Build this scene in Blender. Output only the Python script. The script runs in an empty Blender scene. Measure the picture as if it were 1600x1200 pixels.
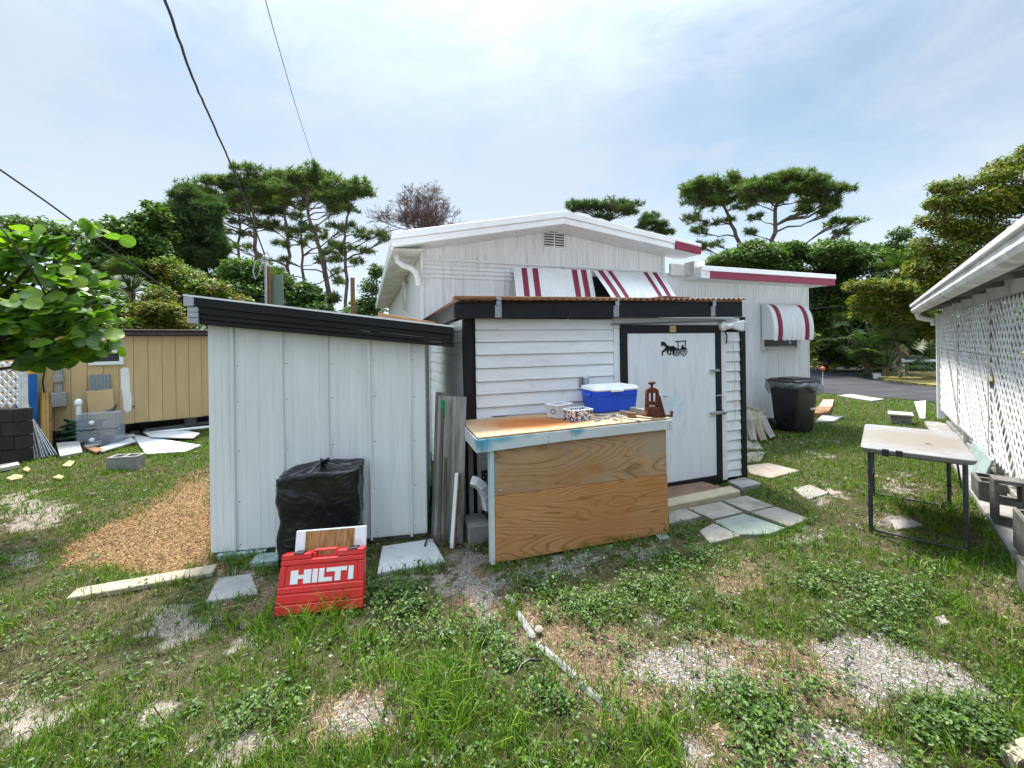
import bpy, bmesh, math, random
import numpy as np
from mathutils import Vector, Matrix

random.seed(7)
rng = np.random.default_rng(11)
SC = bpy.context.scene
COL = SC.collection

# ------------------------------------------------------------------ camera, sky, sun, exposure
F_PX, HOR, EYE, ROLL = 640.0, 535.0, 1.70, math.radians(-0.8)
cam_data = bpy.data.cameras.new('camera')
cam_data.lens = 36.0 * F_PX / 1600.0
cam_data.sensor_width = 36.0
cam_data.shift_y = (HOR - 600.0) / 1600.0
cam_data.clip_start = 0.05
cam_data.clip_end = 2000.0
cam = bpy.data.objects.new('camera', cam_data)
COL.objects.link(cam)
cam.matrix_world = Matrix.Translation((0, 0, EYE)) @ Matrix.Rotation(math.radians(90), 4, 'X') @ Matrix.Rotation(ROLL, 4, 'Z')
SC.camera = cam

SUN_ELEV, SUN_AZ = math.radians(66), math.radians(-14)      # azimuth from +Y towards +X
sun_dir = Vector((math.sin(SUN_AZ) * math.cos(SUN_ELEV), math.cos(SUN_AZ) * math.cos(SUN_ELEV), math.sin(SUN_ELEV)))

world = bpy.data.worlds.new('World')
SC.world = world
world.use_nodes = True
wn, wl = world.node_tree.nodes, world.node_tree.links
wn.clear()
w_out = wn.new('ShaderNodeOutputWorld')
w_bg = wn.new('ShaderNodeBackground')
w_bg.inputs['Strength'].default_value = 0.15
sky = wn.new('ShaderNodeTexSky')
sky.sky_type = 'NISHITA'
sky.sun_disc = False
sky.sun_elevation = SUN_ELEV
sky.sun_rotation = SUN_AZ
sky.air_density = 1.0
sky.dust_density = 1.2
sky.ozone_density = 1.5
tc = wn.new('ShaderNodeTexCoord')
sep = wn.new('ShaderNodeSeparateXYZ')
wl.new(tc.outputs['Generated'], sep.inputs[0])
zc = wn.new('ShaderNodeMath'); zc.operation = 'MAXIMUM'; zc.inputs[1].default_value = 0.0
wl.new(sep.outputs['Z'], zc.inputs[0])
za = wn.new('ShaderNodeMath'); za.operation = 'ADD'; za.inputs[1].default_value = 0.18
wl.new(zc.outputs[0], za.inputs[0])
cmb = wn.new('ShaderNodeCombineXYZ')
for k, ax in enumerate('XY'):
    dv = wn.new('ShaderNodeMath'); dv.operation = 'DIVIDE'
    wl.new(sep.outputs[ax], dv.inputs[0]); wl.new(za.outputs[0], dv.inputs[1])
    wl.new(dv.outputs[0], cmb.inputs[k])
# broad veil of high cloud
mp1 = wn.new('ShaderNodeMapping'); mp1.inputs['Location'].default_value = (0.35, 0.2, 0.4); mp1.inputs['Scale'].default_value = (1, 1, 1.6)
wl.new(tc.outputs['Generated'], mp1.inputs[0])
n1 = wn.new('ShaderNodeTexNoise'); n1.inputs['Scale'].default_value = 1.7; n1.inputs['Detail'].default_value = 4; n1.inputs['Distortion'].default_value = 0.4
wl.new(mp1.outputs[0], n1.inputs['Vector'])
# fine streaks of cirrus
mp2 = wn.new('ShaderNodeMapping'); mp2.inputs['Rotation'].default_value = (0, 0.35, 0.3); mp2.inputs['Scale'].default_value = (1.0, 1.0, 2.4)
wl.new(tc.outputs['Generated'], mp2.inputs[0])
n2 = wn.new('ShaderNodeTexNoise'); n2.inputs['Scale'].default_value = 4.5; n2.inputs['Detail'].default_value = 10; n2.inputs['Roughness'].default_value = 0.66; n2.inputs['Distortion'].default_value = 0.5
wl.new(mp2.outputs[0], n2.inputs['Vector'])
r1 = wn.new('ShaderNodeMapRange'); r1.inputs[1].default_value = 0.32; r1.inputs[2].default_value = 0.62; r1.inputs[3].default_value = 0.12; r1.inputs[4].default_value = 0.9
wl.new(n1.outputs['Fac'], r1.inputs[0])
r2 = wn.new('ShaderNodeMapRange'); r2.inputs[1].default_value = 0.42; r2.inputs[2].default_value = 0.75; r2.inputs[3].default_value = 0.0; r2.inputs[4].default_value = 0.6
wl.new(n2.outputs['Fac'], r2.inputs[0])
addc = wn.new('ShaderNodeMath'); addc.operation = 'ADD'; addc.use_clamp = True
hz = wn.new('ShaderNodeMapRange'); hz.inputs[1].default_value = 0.0; hz.inputs[2].default_value = 0.45; hz.inputs[3].default_value = 0.6; hz.inputs[4].default_value = 0.0
wl.new(zc.outputs[0], hz.inputs[0])
adh = wn.new('ShaderNodeMath'); adh.operation = 'ADD'
wl.new(r1.outputs[0], adh.inputs[0]); wl.new(hz.outputs[0], adh.inputs[1])
wl.new(adh.outputs[0], addc.inputs[0]); wl.new(r2.outputs[0], addc.inputs[1])
# the veil glows around the hidden sun
dot = wn.new('ShaderNodeVectorMath'); dot.operation = 'DOT_PRODUCT'; dot.inputs[1].default_value = sun_dir
wl.new(tc.outputs['Generated'], dot.inputs[0])
dmx = wn.new('ShaderNodeMath'); dmx.operation = 'MAXIMUM'; dmx.inputs[1].default_value = 0.0
wl.new(dot.outputs['Value'], dmx.inputs[0])
pw = wn.new('ShaderNodeMath'); pw.operation = 'POWER'; pw.inputs[1].default_value = 6.0
wl.new(dmx.outputs[0], pw.inputs[0])
gl = wn.new('ShaderNodeMath'); gl.operation = 'MULTIPLY_ADD'; gl.inputs[1].default_value = 1.0; gl.inputs[2].default_value = 1.36
wl.new(pw.outputs[0], gl.inputs[0])
# the overcast sky gets an added zenith boost, above the view, to light facades
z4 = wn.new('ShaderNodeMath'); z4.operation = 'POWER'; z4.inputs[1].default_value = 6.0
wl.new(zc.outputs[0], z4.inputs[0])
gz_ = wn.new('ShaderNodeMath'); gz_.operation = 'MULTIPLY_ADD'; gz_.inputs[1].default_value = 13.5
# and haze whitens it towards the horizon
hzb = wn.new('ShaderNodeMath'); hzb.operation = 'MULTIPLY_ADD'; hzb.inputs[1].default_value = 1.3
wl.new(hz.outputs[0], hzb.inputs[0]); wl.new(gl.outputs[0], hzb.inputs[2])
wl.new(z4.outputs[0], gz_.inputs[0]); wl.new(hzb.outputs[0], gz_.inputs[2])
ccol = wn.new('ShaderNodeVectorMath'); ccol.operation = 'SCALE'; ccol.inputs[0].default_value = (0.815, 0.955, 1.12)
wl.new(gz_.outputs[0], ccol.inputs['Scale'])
mixs = wn.new('ShaderNodeMix'); mixs.data_type = 'RGBA'
wl.new(addc.outputs[0], mixs.inputs['Factor'])
skd = wn.new('ShaderNodeVectorMath'); skd.operation = 'SCALE'; skd.inputs['Scale'].default_value = 0.36
sth = wn.new('ShaderNodeVectorMath'); sth.operation = 'MULTIPLY'; sth.inputs[1].default_value = (1.0, 1.03, 0.90)     # thin haze takes the violet out
wl.new(sky.outputs[0], sth.inputs[0]); wl.new(sth.outputs[0], skd.inputs[0])
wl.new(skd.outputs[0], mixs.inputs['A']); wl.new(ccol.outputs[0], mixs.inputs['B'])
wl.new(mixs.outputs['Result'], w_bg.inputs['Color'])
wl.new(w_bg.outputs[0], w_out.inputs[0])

sun_data = bpy.data.lights.new('sun', 'SUN')
sun_data.energy = 2.5
sun_data.angle = math.radians(8)
sun_data.color = (1.0, 0.95, 0.86)
sun = bpy.data.objects.new('sun', sun_data)
COL.objects.link(sun)
sun.rotation_euler = sun_dir.to_track_quat('Z', 'Y').to_euler()

SC.view_settings.view_transform = 'Standard'
SC.view_settings.look = 'None'
SC.view_settings.gamma = 1.0
SC.view_settings.use_curve_mapping = False
SC.view_settings.exposure = 1.82

# ------------------------------------------------------------------ survey helpers: photo measurements to metres
def ray(px, py):
    u, v = px - 800.0, HOR - py
    c, s = math.cos(ROLL), math.sin(ROLL)
    return Vector((u * c - v * s, F_PX, u * s + v * c))

def G(px, py, z=0.0):
    r = ray(px, py)
    t = (z - EYE) / r.z
    return Vector((r.x * t, r.y * t, z))

def W(px, py, Y):
    r = ray(px, py)
    t = Y / r.y
    return Vector((r.x * t, Y, EYE + r.z * t))

class Frame:
    """a building's own axes: s along its front, d into its depth, z up"""
    def __init__(self, o, ex):
        self.o = Vector((o[0], o[1], 0)); e = Vector((ex[0], ex[1], 0)); e.normalize()
        self.ex = e; self.ey = Vector((-e.y, e.x, 0)); self.ez = Vector((0, 0, 1))
    def p(self, s, d, z):
        return self.o + self.ex * s + self.ey * d + self.ez * z
    def pix(self, px, py, d=0.0):
        r = ray(px, py)
        c = Vector((0, 0, EYE))
        t = ((self.o + self.ey * d) - c).dot(self.ey) / r.dot(self.ey)
        q = c + r * t
        return (q - self.o).dot(self.ex), q.z
    def side(self, px, py, s=0.0):
        r = ray(px, py)
        c = Vector((0, 0, EYE))
        t = ((self.o + self.ex * s) - c).dot(self.ex) / r.dot(self.ex)
        q = c + r * t
        return (q - self.o).dot(self.ey), q.z

# ------------------------------------------------------------------ object helpers
ORG = {}
def tag(o, label=None, cat=None, group=None, kind=None):
    if label: o['label'] = label
    if cat: o['category'] = cat
    if group: o['group'] = group
    if kind: o['kind'] = kind
    return o

def thing(name, loc, label=None, cat=None, group=None, kind=None):
    o = bpy.data.objects.new(name, None)
    o.empty_display_size = 0.1
    COL.objects.link(o)
    o.location = loc
    ORG[o] = Vector(loc)
    return tag(o, label, cat, group, kind)

def dup(root, loc=None, rot=None, label=None, group=None, parent=None):
    c = root.copy(); COL.objects.link(c)
    if loc is not None: c.location = loc
    if rot is not None: c.rotation_euler = rot
    if label: c['label'] = label
    if group: c['group'] = group
    if parent is not None: c.parent = parent
    for ch in root.children:
        dup(ch, parent=c)
    return c

def box_corners(o, ax, ay, az, x, y, z):
    out = []
    for k in (0, 1):
        for (i, j) in ((0, 0), (1, 0), (1, 1), (0, 1)):
            out.append(o + ax * x[i] + ay * y[j] + az * z[k])
    return out

X_, Y_, Z_ = Vector((1, 0, 0)), Vector((0, 1, 0)), Vector((0, 0, 1))
O_ = Vector((0, 0, 0))

class MB:
    def __init__(self):
        self.v = []; self.f = []
    def add(self, pts, faces):
        n = len(self.v)
        self.v += [Vector(p) for p in pts]
        self.f += [tuple(i + n for i in f) for f in faces]
        return self
    def hexa(self, c, bev=0.0):
        """c: four lower then four upper corners, counter-clockwise from above"""
        c = [Vector(p) for p in c]
        if bev <= 0:
            return self.add(c, [(3, 2, 1, 0), (4, 5, 6, 7), (0, 1, 5, 4), (1, 2, 6, 5), (2, 3, 7, 6), (3, 0, 4, 7)])
        idx = {(0, 0, 0): 0, (1, 0, 0): 1, (1, 1, 0): 2, (0, 1, 0): 3, (0, 0, 1): 4, (1, 0, 1): 5, (1, 1, 1): 6, (0, 1, 1): 7}
        def P(x, y, z):
            q = Vector((0, 0, 0))
            for (i, j, k), n in idx.items():
                q += c[n] * ((x if i else 1 - x) * (y if j else 1 - y) * (z if k else 1 - z))
            return q
        L = [(c[1] - c[0]).length, (c[3] - c[0]).length, (c[4] - c[0]).length]
        b = [min(0.45, bev / max(l, 1e-6)) for l in L]
        pts = []; vid = {}
        for i in (0, 1):
            for j in (0, 1):
                for k in (0, 1):
                    for a in range(3):
                        q = [i, j, k]
                        for m in range(3):
                            if m != a:
                                q[m] = b[m] if q[m] == 0 else 1 - b[m]
                        vid[(i, j, k, a)] = len(pts); pts.append(P(*q))
        fs = []
        for a in range(3):
            m, n = (a + 1) % 3, (a + 2) % 3
            for s in (0, 1):
                loop = []
                for (p, q) in ((0, 0), (1, 0), (1, 1), (0, 1)):
                    t = [0, 0, 0]; t[a] = s; t[m] = p; t[n] = q
                    loop.append(vid[(t[0], t[1], t[2], a)])
                fs.append(tuple(loop if s else loop[::-1]))
            # edges along axis a
            for (p, q) in ((0, 0), (1, 0), (1, 1), (0, 1)):
                t0 = [0, 0, 0]; t0[m] = p; t0[n] = q; t1 = list(t0); t1[a] = 1
                l = [vid[(*t0, m)], vid[(*t0, n)], vid[(*t1, n)], vid[(*t1, m)]]
                fs.append(tuple(l if (p == q) else l[::-1]))
        for i in (0, 1):
            for j in (0, 1):
                for k in (0, 1):
                    l = [vid[(i, j, k, a)] for a in range(3)]
                    fs.append(tuple(l if (i + j + k) % 2 else l[::-1]))
        return self.add(pts, fs)
    def box(self, x, y, z, o=O_, fr=None, bev=0.0):
        ax, ay, az = (X_, Y_, Z_) if fr is None else (fr.ex, fr.ey, fr.ez)
        if fr is not None: o = fr.o + Vector(o)
        return self.hexa(box_corners(o, ax, ay, az, x, y, z), bev)
    def obox(self, o, ax, ay, az, x, y, z, bev=0.0):
        return self.hexa(box_corners(Vector(o), ax, ay, az, x, y, z), bev)
    def beam(self, a, b, w, h, up=Z_, bev=0.0):
        """a bar from a to b, w wide (sideways) and h tall (along up), centred"""
        a, b = Vector(a), Vector(b)
        d = (b - a); L = d.length; d.normalize()
        s = d.cross(Vector(up)); s.normalize(); u = s.cross(d)
        return self.obox(a, d, -s, u, (0, L), (-w / 2, w / 2), (-h / 2, h / 2), bev)
    def prism(self, poly, vec):
        """flat polygon (list of points) pushed along vec"""
        n = len(poly); vec = Vector(vec)
        pts = [Vector(p) for p in poly] + [Vector(p) + vec for p in poly]
        fs = [tuple(range(n))[::-1], tuple(range(n, 2 * n))]
        for i in range(n):
            j = (i + 1) % n
            fs.append((i, j, n + j, n + i))
        return self.add(pts, fs)
    def tube(self, path, r, n=8, cap=True, sx=1.0):
        path = [Vector(p) for p in path]
        rs = r if isinstance(r, (list, tuple)) else [r] * len(path)
        base = len(self.v); m = len(path)
        ref = None
        for i, p in enumerate(path):
            t = (path[min(i + 1, m - 1)] - path[max(i - 1, 0)])
            if t.length < 1e-9: t = Vector((0, 0, 1))
            t.normalize()
            if ref is None:
                ref = t.cross(Z_ if abs(t.z) < 0.9 else X_)
            ref = ref - t * ref.dot(t); ref.normalize()
            b = t.cross(ref)
            for k in range(n):
                a = 2 * math.pi * k / n
                self.v.append(p + ref * (math.cos(a) * rs[i] * sx) + b * (math.sin(a) * rs[i]))
        for i in range(m - 1):
            for k in range(n):
                l = (k + 1) % n
                self.f.append((base + i * n + k, base + i * n + l, base + (i + 1) * n + l, base + (i + 1) * n + k))
        if cap:
            self.f.append(tuple(base + k for k in range(n))[::-1])
            self.f.append(tuple(base + (m - 1) * n + k for k in range(n)))
        return self
    def lathe(self, c, prof, n=16, axis=Z_, cap=True):
        """prof: (radius, height) pairs along axis from c"""
        c = Vector(c); a = Vector(axis).normalized()
        r0 = a.cross(X_ if abs(a.x) < 0.9 else Y_); r0.normalize(); r1 = a.cross(r0)
        base = len(self.v)
        for (r, h) in prof:
            for k in range(n):
                t = 2 * math.pi * k / n
                self.v.append(c + a * h + r0 * (math.cos(t) * r) + r1 * (math.sin(t) * r))
        for i in range(len(prof) - 1):
            for k in range(n):
                l = (k + 1) % n
                self.f.append((base + i * n + k, base + i * n + l, base + (i + 1) * n + l, base + (i + 1) * n + k))
        if cap:
            self.f.append(tuple(base + k for k in range(n))[::-1])
            self.f.append(tuple(base + (len(prof) - 1) * n + k for k in range(n)))
        return self
    def sheet(self, rows, thick):
        """grid of points, rows[i][j], given a thickness vector"""
        m, n = len(rows), len(rows[0]); b = len(self.v); th = Vector(thick)
        for r in rows: self.v += [Vector(p) for p in r]
        for r in rows: self.v += [Vector(p) + th for p in r]
        t = m * n
        for i in range(m - 1):
            for j in range(n - 1):
                a = b + i * n + j
                self.f.append((a, a + 1, a + n + 1, a + n)); self.f.append((a + t + n, a + t + n + 1, a + t + 1, a + t))
        for j in range(n - 1):
            a = b + j; self.f.append((a + t, a + t + 1, a + 1, a))
            a = b + (m - 1) * n + j; self.f.append((a, a + 1, a + t + 1, a + t))
        for i in range(m - 1):
            a = b + i * n; self.f.append((a, a + n, a + n + t, a + t))
            a = b + i * n + n - 1; self.f.append((a + t, a + n + t, a + n, a))
        return self
    def build(self, name, mat, parent=None, smooth=False, label=None, cat=None, group=None, kind=None, origin=None):
        if parent is not None:
            og = ORG[parent]
        elif origin is not None:
            og = Vector(origin)
        else:
            lo = [min(p[i] for p in self.v) for i in range(3)]; hi = [max(p[i] for p in self.v) for i in range(3)]
            og = Vector(((lo[0] + hi[0]) / 2, (lo[1] + hi[1]) / 2, lo[2]))
        me = bpy.data.meshes.new(name)
        me.from_pydata([tuple(p - og) for p in self.v], [], self.f)
        me.update()
        if smooth:
            me.polygons.foreach_set('use_smooth', [True] * len(me.polygons))
            try: me.set_sharp_from_angle(angle=math.radians(smooth if smooth is not True else 45))
            except Exception: pass
        me.materials.append(mat)
        o = bpy.data.objects.new(name, me)
        COL.objects.link(o)
        if parent is not None:
            o.parent = parent
        else:
            o.location = og
        ORG[o] = og
        return tag(o, label, cat, group, kind)

def np_mesh(name, verts, tris, mat, parent=None, kind=None, label=None, cat=None, smooth=False, attrs=None):
    """tris: (M,3) or quads (M,4)"""
    me = bpy.data.meshes.new(name)
    k = tris.shape[1]
    og = ORG[parent] if parent is not None else Vector((0, 0, 0))
    v = np.asarray(verts, dtype=np.float32) - np.array(og, dtype=np.float32)
    me.vertices.add(len(v)); me.vertices.foreach_set('co', v.ravel())
    me.loops.add(tris.size); me.loops.foreach_set('vertex_index', np.asarray(tris, dtype=np.int32).ravel())
    me.polygons.add(len(tris))
    me.polygons.foreach_set('loop_start', np.arange(0, tris.size, k, dtype=np.int32))
    if smooth: me.polygons.foreach_set('use_smooth', np.ones(len(tris), dtype=bool))
    for nm, arr in (attrs or {}).items():
        at = me.attributes.new(nm, 'FLOAT_COLOR', 'POINT')
        at.data.foreach_set('color', np.asarray(arr, dtype=np.float32).ravel())
    me.update(calc_edges=True)
    me.validate()
    me.materials.append(mat)
    o = bpy.data.objects.new(name, me)
    COL.objects.link(o)
    if parent is not None: o.parent = parent
    ORG[o] = og
    return tag(o, label, cat, None, kind)

# ------------------------------------------------------------------ material helpers
def ramp(nt, fac, cols, pos=None, interp='LINEAR'):
    r = nt.nodes.new('ShaderNodeValToRGB')
    cr = r.color_ramp; cr.interpolation = interp
    n = len(cols)
    pos = pos or [i / max(1, n - 1) for i in range(n)]
    while len(cr.elements) < n: cr.elements.new(0.5)
    for e, c, p in zip(cr.elements, cols, pos):
        e.position = p; e.color = (*c[:3], 1)
    nt.links.new(fac, r.inputs[0])
    return r.outputs[0]

def noise(nt, vec, scale, detail=6, rough=0.55, dist=0.0, stretch=None, loc=None):
    if stretch or loc:
        m = nt.nodes.new('ShaderNodeMapping')
        if stretch: m.inputs['Scale'].default_value = stretch
        if loc: m.inputs['Location'].default_value = loc
        nt.links.new(vec, m.inputs[0]); vec = m.outputs[0]
    n = nt.nodes.new('ShaderNodeTexNoise')
    n.inputs['Scale'].default_value = scale; n.inputs['Detail'].default_value = detail
    n.inputs['Roughness'].default_value = rough; n.inputs['Distortion'].default_value = dist
    nt.links.new(vec, n.inputs['Vector'])
    return n.outputs['Fac']

def mrange(nt, x, a, b, c=0.0, d=1.0):
    n = nt.nodes.new('ShaderNodeMapRange')
    for i, v in zip((1, 2, 3, 4), (a, b, c, d)): n.inputs[i].default_value = v
    nt.links.new(x, n.inputs[0]); return n.outputs[0]

def mixc(nt, fac, a, b, mode='MIX'):
    n = nt.nodes.new('ShaderNodeMix'); n.data_type = 'RGBA'; n.blend_type = mode
    for sock, val in (('Factor', fac), ('A', a), ('B', b)):
        s = [i for i in n.inputs if i.name == sock and (i.type == 'RGBA' if sock != 'Factor' else i.type == 'VALUE')][0]
        if hasattr(val, 'links'): nt.links.new(val, s)
        elif sock == 'Factor': s.default_value = val
        else: s.default_value = (*val[:3], 1)
    return [o for o in n.outputs if o.type == 'RGBA'][0]

def mth(nt, op, a, b=None):
    n = nt.nodes.new('ShaderNodeMath'); n.operation = op
    for i, v in enumerate((a, b)):
        if v is None: continue
        if hasattr(v, 'links'): nt.links.new(v, n.inputs[i])
        else: n.inputs[i].default_value = v
    return n.outputs[0]

def new_mat(name):
    m = bpy.data.materials.new(name); m.use_nodes = True
    nt = m.node_tree
    b = nt.nodes['Principled BSDF']
    geo = nt.nodes.new('ShaderNodeNewGeometry')
    return m, nt, b, geo

def bump(nt, b, h, strength, dist=0.01):
    n = nt.nodes.new('ShaderNodeBump'); n.inputs['Strength'].default_value = strength; n.inputs['Distance'].default_value = dist
    nt.links.new(h, n.inputs['Height']); nt.links.new(n.outputs[0], b.inputs['Normal'])

def pm(name, cols, rough=0.7, scale=4.0, stretch=None, detail=6, bmp=0.0, bscale=40.0, bstretch=None, metal=0.0, spec=0.4,
       dirt=None, dirt2=None, ovar=0.0, dist=0.0, rvar=0.12, pos=None, alpha=None, rot=None):
    """procedural paint, wood, stone or metal; dirt = (colour, scale, stretch, low, high)"""
    m, nt, b, geo = new_mat(name)
    P = geo.outputs['Position']
    if rot is not None:
        mm = nt.nodes.new('ShaderNodeMapping'); mm.inputs['Rotation'].default_value = rot
        nt.links.new(P, mm.inputs[0]); P = mm.outputs[0]
    n = noise(nt, P, scale, detail, 0.6, dist, stretch)
    if len(cols) == 1: cols = [tuple(c * 0.93 for c in cols[0]), tuple(min(1, c * 1.05) for c in cols[0])]
    n_ = mrange(nt, n, 0.3, 0.7)
    c = ramp(nt, n_, cols, pos)
    for i, dd in enumerate((dirt, dirt2)):
        if dd:
            col, sc, st, lo, hi = dd
            f = mrange(nt, noise(nt, P, sc, 7, 0.65, 0.3, st, (3.1 * i, 1.7, 0.4)), lo, hi)
            c = mixc(nt, f, c, col)
    if ovar:
        oi = nt.nodes.new('ShaderNodeObjectInfo')
        k = mrange(nt, oi.outputs['Random'], 0, 1, 1 - ovar, 1 + ovar)
        vm = nt.nodes.new('ShaderNodeVectorMath'); vm.operation = 'SCALE'
        nt.links.new(c, vm.inputs[0]); nt.links.new(k, vm.inputs['Scale']); c = vm.outputs[0]
    nt.links.new(c, b.inputs['Base Color'])
    rr = mrange(nt, n, 0.3, 0.7, max(0.02, rough - rvar), min(1, rough + rvar))
    nt.links.new(rr, b.inputs['Roughness'])
    b.inputs['Metallic'].default_value = metal
    b.inputs['Specular IOR Level'].default_value = spec
    if alpha is not None: b.inputs['Alpha'].default_value = alpha
    if bmp:
        bump(nt, b, noise(nt, P, bscale, 5, 0.6, 0, bstretch or stretch), bmp)
    return m

def leafmat(name, cols, trans=0.35, rough=0.55, pos=None, spec=0.3, big=None, tcol=None):
    """foliage: colour differs leaf by leaf, light shines through"""
    m, nt, b, geo = new_mat(name)
    rnd = geo.outputs['Random Per Island']
    c = ramp(nt, rnd, cols, pos)
    if big:
        f = mrange(nt, noise(nt, geo.outputs['Position'], big[1], 3), 0.42, 0.62)
        c = mixc(nt, mth(nt, 'MULTIPLY', f, big[2]), c, big[0])
    nt.links.new(c, b.inputs['Base Color'])
    b.inputs['Roughness'].default_value = rough
    b.inputs['Specular IOR Level'].default_value = spec
    t = nt.nodes.new('ShaderNodeBsdfTranslucent')
    tc_ = mixc(nt, 1.0, c, tcol or (1.0, 1.25, 0.45), 'MULTIPLY')
    nt.links.new(tc_, t.inputs['Color'])
    mx = nt.nodes.new('ShaderNodeMixShader'); mx.inputs[0].default_value = trans
    nt.links.new(b.outputs[0], mx.inputs[1]); nt.links.new(t.outputs[0], mx.inputs[2])
    out = [n for n in nt.nodes if n.type == 'OUTPUT_MATERIAL'][0]
    nt.links.new(mx.outputs[0], out.inputs['Surface'])
    return m

# ------------------------------------------------------------------ numeric noise for layouts
def vnoise(x, y, scale, seed=0, octaves=3):
    x = np.asarray(x, float) * scale; y = np.asarray(y, float) * scale
    out = np.zeros_like(x); amp, tot = 1.0, 0.0
    for o in range(octaves):
        r = np.random.default_rng(seed * 31 + o).random((128, 128))
        xi, yi = np.floor(x).astype(int), np.floor(y).astype(int)
        fx, fy = x - xi, y - yi
        fx = fx * fx * (3 - 2 * fx); fy = fy * fy * (3 - 2 * fy)
        a = r[xi % 128, yi % 128]; b_ = r[(xi + 1) % 128, yi % 128]; c_ = r[xi % 128, (yi + 1) % 128]; d = r[(xi + 1) % 128, (yi + 1) % 128]
        out += amp * ((a * (1 - fx) + b_ * fx) * (1 - fy) + (c_ * (1 - fx) + d * fx) * fy)
        tot += amp; amp *= 0.5; x = x * 2.03 + 7.1; y = y * 2.03 + 3.7
    return out / tot

def inpoly(x, y, poly):
    x = np.asarray(x); y = np.asarray(y); ins = np.zeros(x.shape, bool)
    n = len(poly); j = n - 1
    for i in range(n):
        xi, yi = poly[i]; xj, yj = poly[j]
        if yi != yj:
            c = ((yi > y) != (yj > y)) & (x < (xj - xi) * (y - yi) / (yj - yi) + xi)
            ins ^= c
        j = i
    return ins

def gp(pts):
    """photo outline of something lying on the ground -> ground polygon"""
    return [(G(*p).x, G(*p).y) for p in pts]
# ------------------------------------------------------------------ building frames (shared by the ground layout)
SA, SB = G(330, 870), G(668, 838)
SHED = Frame(SA, SB - SA); SHED_W = (SB - SA).length; SHED_D = 1.35
WA, WB = G(733, 819), G(1162, 748)
WORK = Frame(WA, WB - WA); WORK_W = (WB - WA).length; WORK_D = 2.30
HOUSE = Frame((-1.29, 5.89), WORK.ex); HOUSE_D = 9.0
HOUSE_W = HOUSE.pix(1262, 560)[0]
LAT = Frame((4.42 + 0.23, 3.96 - 0.20), (0.656, 0.754))       # s grows away from the camera, d points into the porch
LAT.ey = Vector((LAT.ex.y, -LAT.ex.x, 0))
LAT_S0, LAT_S1 = -3.1, 5.45
TAN_A, TAN_B = Vector((-8.75, 6.45, 0)), Vector((-6.25, 8.55, 0))
TAN = Frame(TAN_A, TAN_B - TAN_A)

def ground_px(x, y):
    """where a ground point sat in the survey photograph"""
    t = F_PX / np.maximum(y, 0.05)
    a, b = x * t, -EYE * t
    c, s = math.cos(ROLL), math.sin(ROLL)
    return 800 + a * c + b * s, HOR - (-a * s + b * c)

# patches on the ground (survey outlines)
SHELL = [[(700, 870), (760, 850), (775, 930), (765, 985), (725, 935)],
         [(770, 890), (1040, 842), (1060, 850), (930, 885), (800, 905)],
         [(1265, 1005), (1350, 985), (1430, 1010), (1500, 1045), (1570, 1092), (1500, 1100), (1420, 1085), (1365, 1108), (1305, 1060)],
         [(985, 1015), (1090, 1005), (1165, 1035), (1140, 1075), (1085, 1110), (1040, 1090), (980, 1050)],
         [(1050, 1110), (1110, 1120), (1130, 1160), (1060, 1200), (1040, 1160)],
         [(1225, 1105), (1300, 1125), (1395, 1175), (1400, 1215), (1290, 1210), (1240, 1170)],
         [(1000, 955), (1040, 965), (1055, 985), (1030, 990)], [(905, 925), (950, 930), (940, 950)],
         [(1225, 835), (1290, 830), (1280, 850), (1240, 855)], [(1340, 800), (1445, 815), (1430, 835), (1370, 825)],
         [(1560, 860), (1590, 900), (1600, 960), (1580, 930)], [(510, 1105), (600, 1085), (620, 1120), (560, 1150), (520, 1140)]]
LITTER = [[(790, 930), (870, 930), (1000, 985), (1050, 1060), (1040, 1140), (960, 1130), (880, 1040), (820, 985)],
          [(1040, 985), (1180, 1000), (1280, 1000), (1310, 1070), (1400, 1130), (1300, 1130), (1180, 1080), (1120, 1090), (1060, 1020)],
          [(1090, 1120), (1230, 1130), (1300, 1215), (1050, 1215)], [(700, 880), (770, 870), (780, 960), (720, 940)],
          [(1100, 880), (1180, 870), (1200, 920), (1110, 930)], [(330, 890), (440, 900), (430, 960), (330, 960)],
          [(470, 1080), (620, 1060), (640, 1140), (470, 1160)], [(1530, 880), (1600, 950), (1600, 1010), (1540, 930)]]
BARE = [[(215, 965), (270, 940), (320, 950), (400, 965), (400, 1010), (300, 1020), (230, 995)], [(330, 885), (430, 890), (420, 945), (325, 940)],
        [(0, 765), (70, 770), (130, 790), (100, 815), (0, 830)], [(0, 850), (60, 855), (40, 890), (0, 895)],
        [(0, 1070), (90, 1060), (140, 1110), (60, 1150), (0, 1165)], [(190, 1090), (280, 1080), (290, 1130), (210, 1140)],
        [(300, 1150), (400, 1120), (460, 1160), (380, 1200), (280, 1200)], [(490, 1080), (630, 1065), (640, 1130), (500, 1150)],
        [(1120, 1000), (1200, 1000), (1190, 1035), (1120, 1035)], [(600, 880), (700, 870), (720, 930), (640, 930)],
        [(1230, 690), (1300, 695), (1300, 715), (1240, 712)], [(1375, 740), (1440, 735), (1440, 760), (1380, 762)],
        [(1240, 760), (1310, 755), (1330, 785), (1270, 795)], [(1150, 1170), (1400, 1160), (1420, 1215), (1150, 1215)]]
MULCH = [[(338, 730), (290, 757), (255, 780), (205, 800), (150, 822), (112, 850), (92, 885), (150, 880), (215, 900), (338, 885)]]
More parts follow.
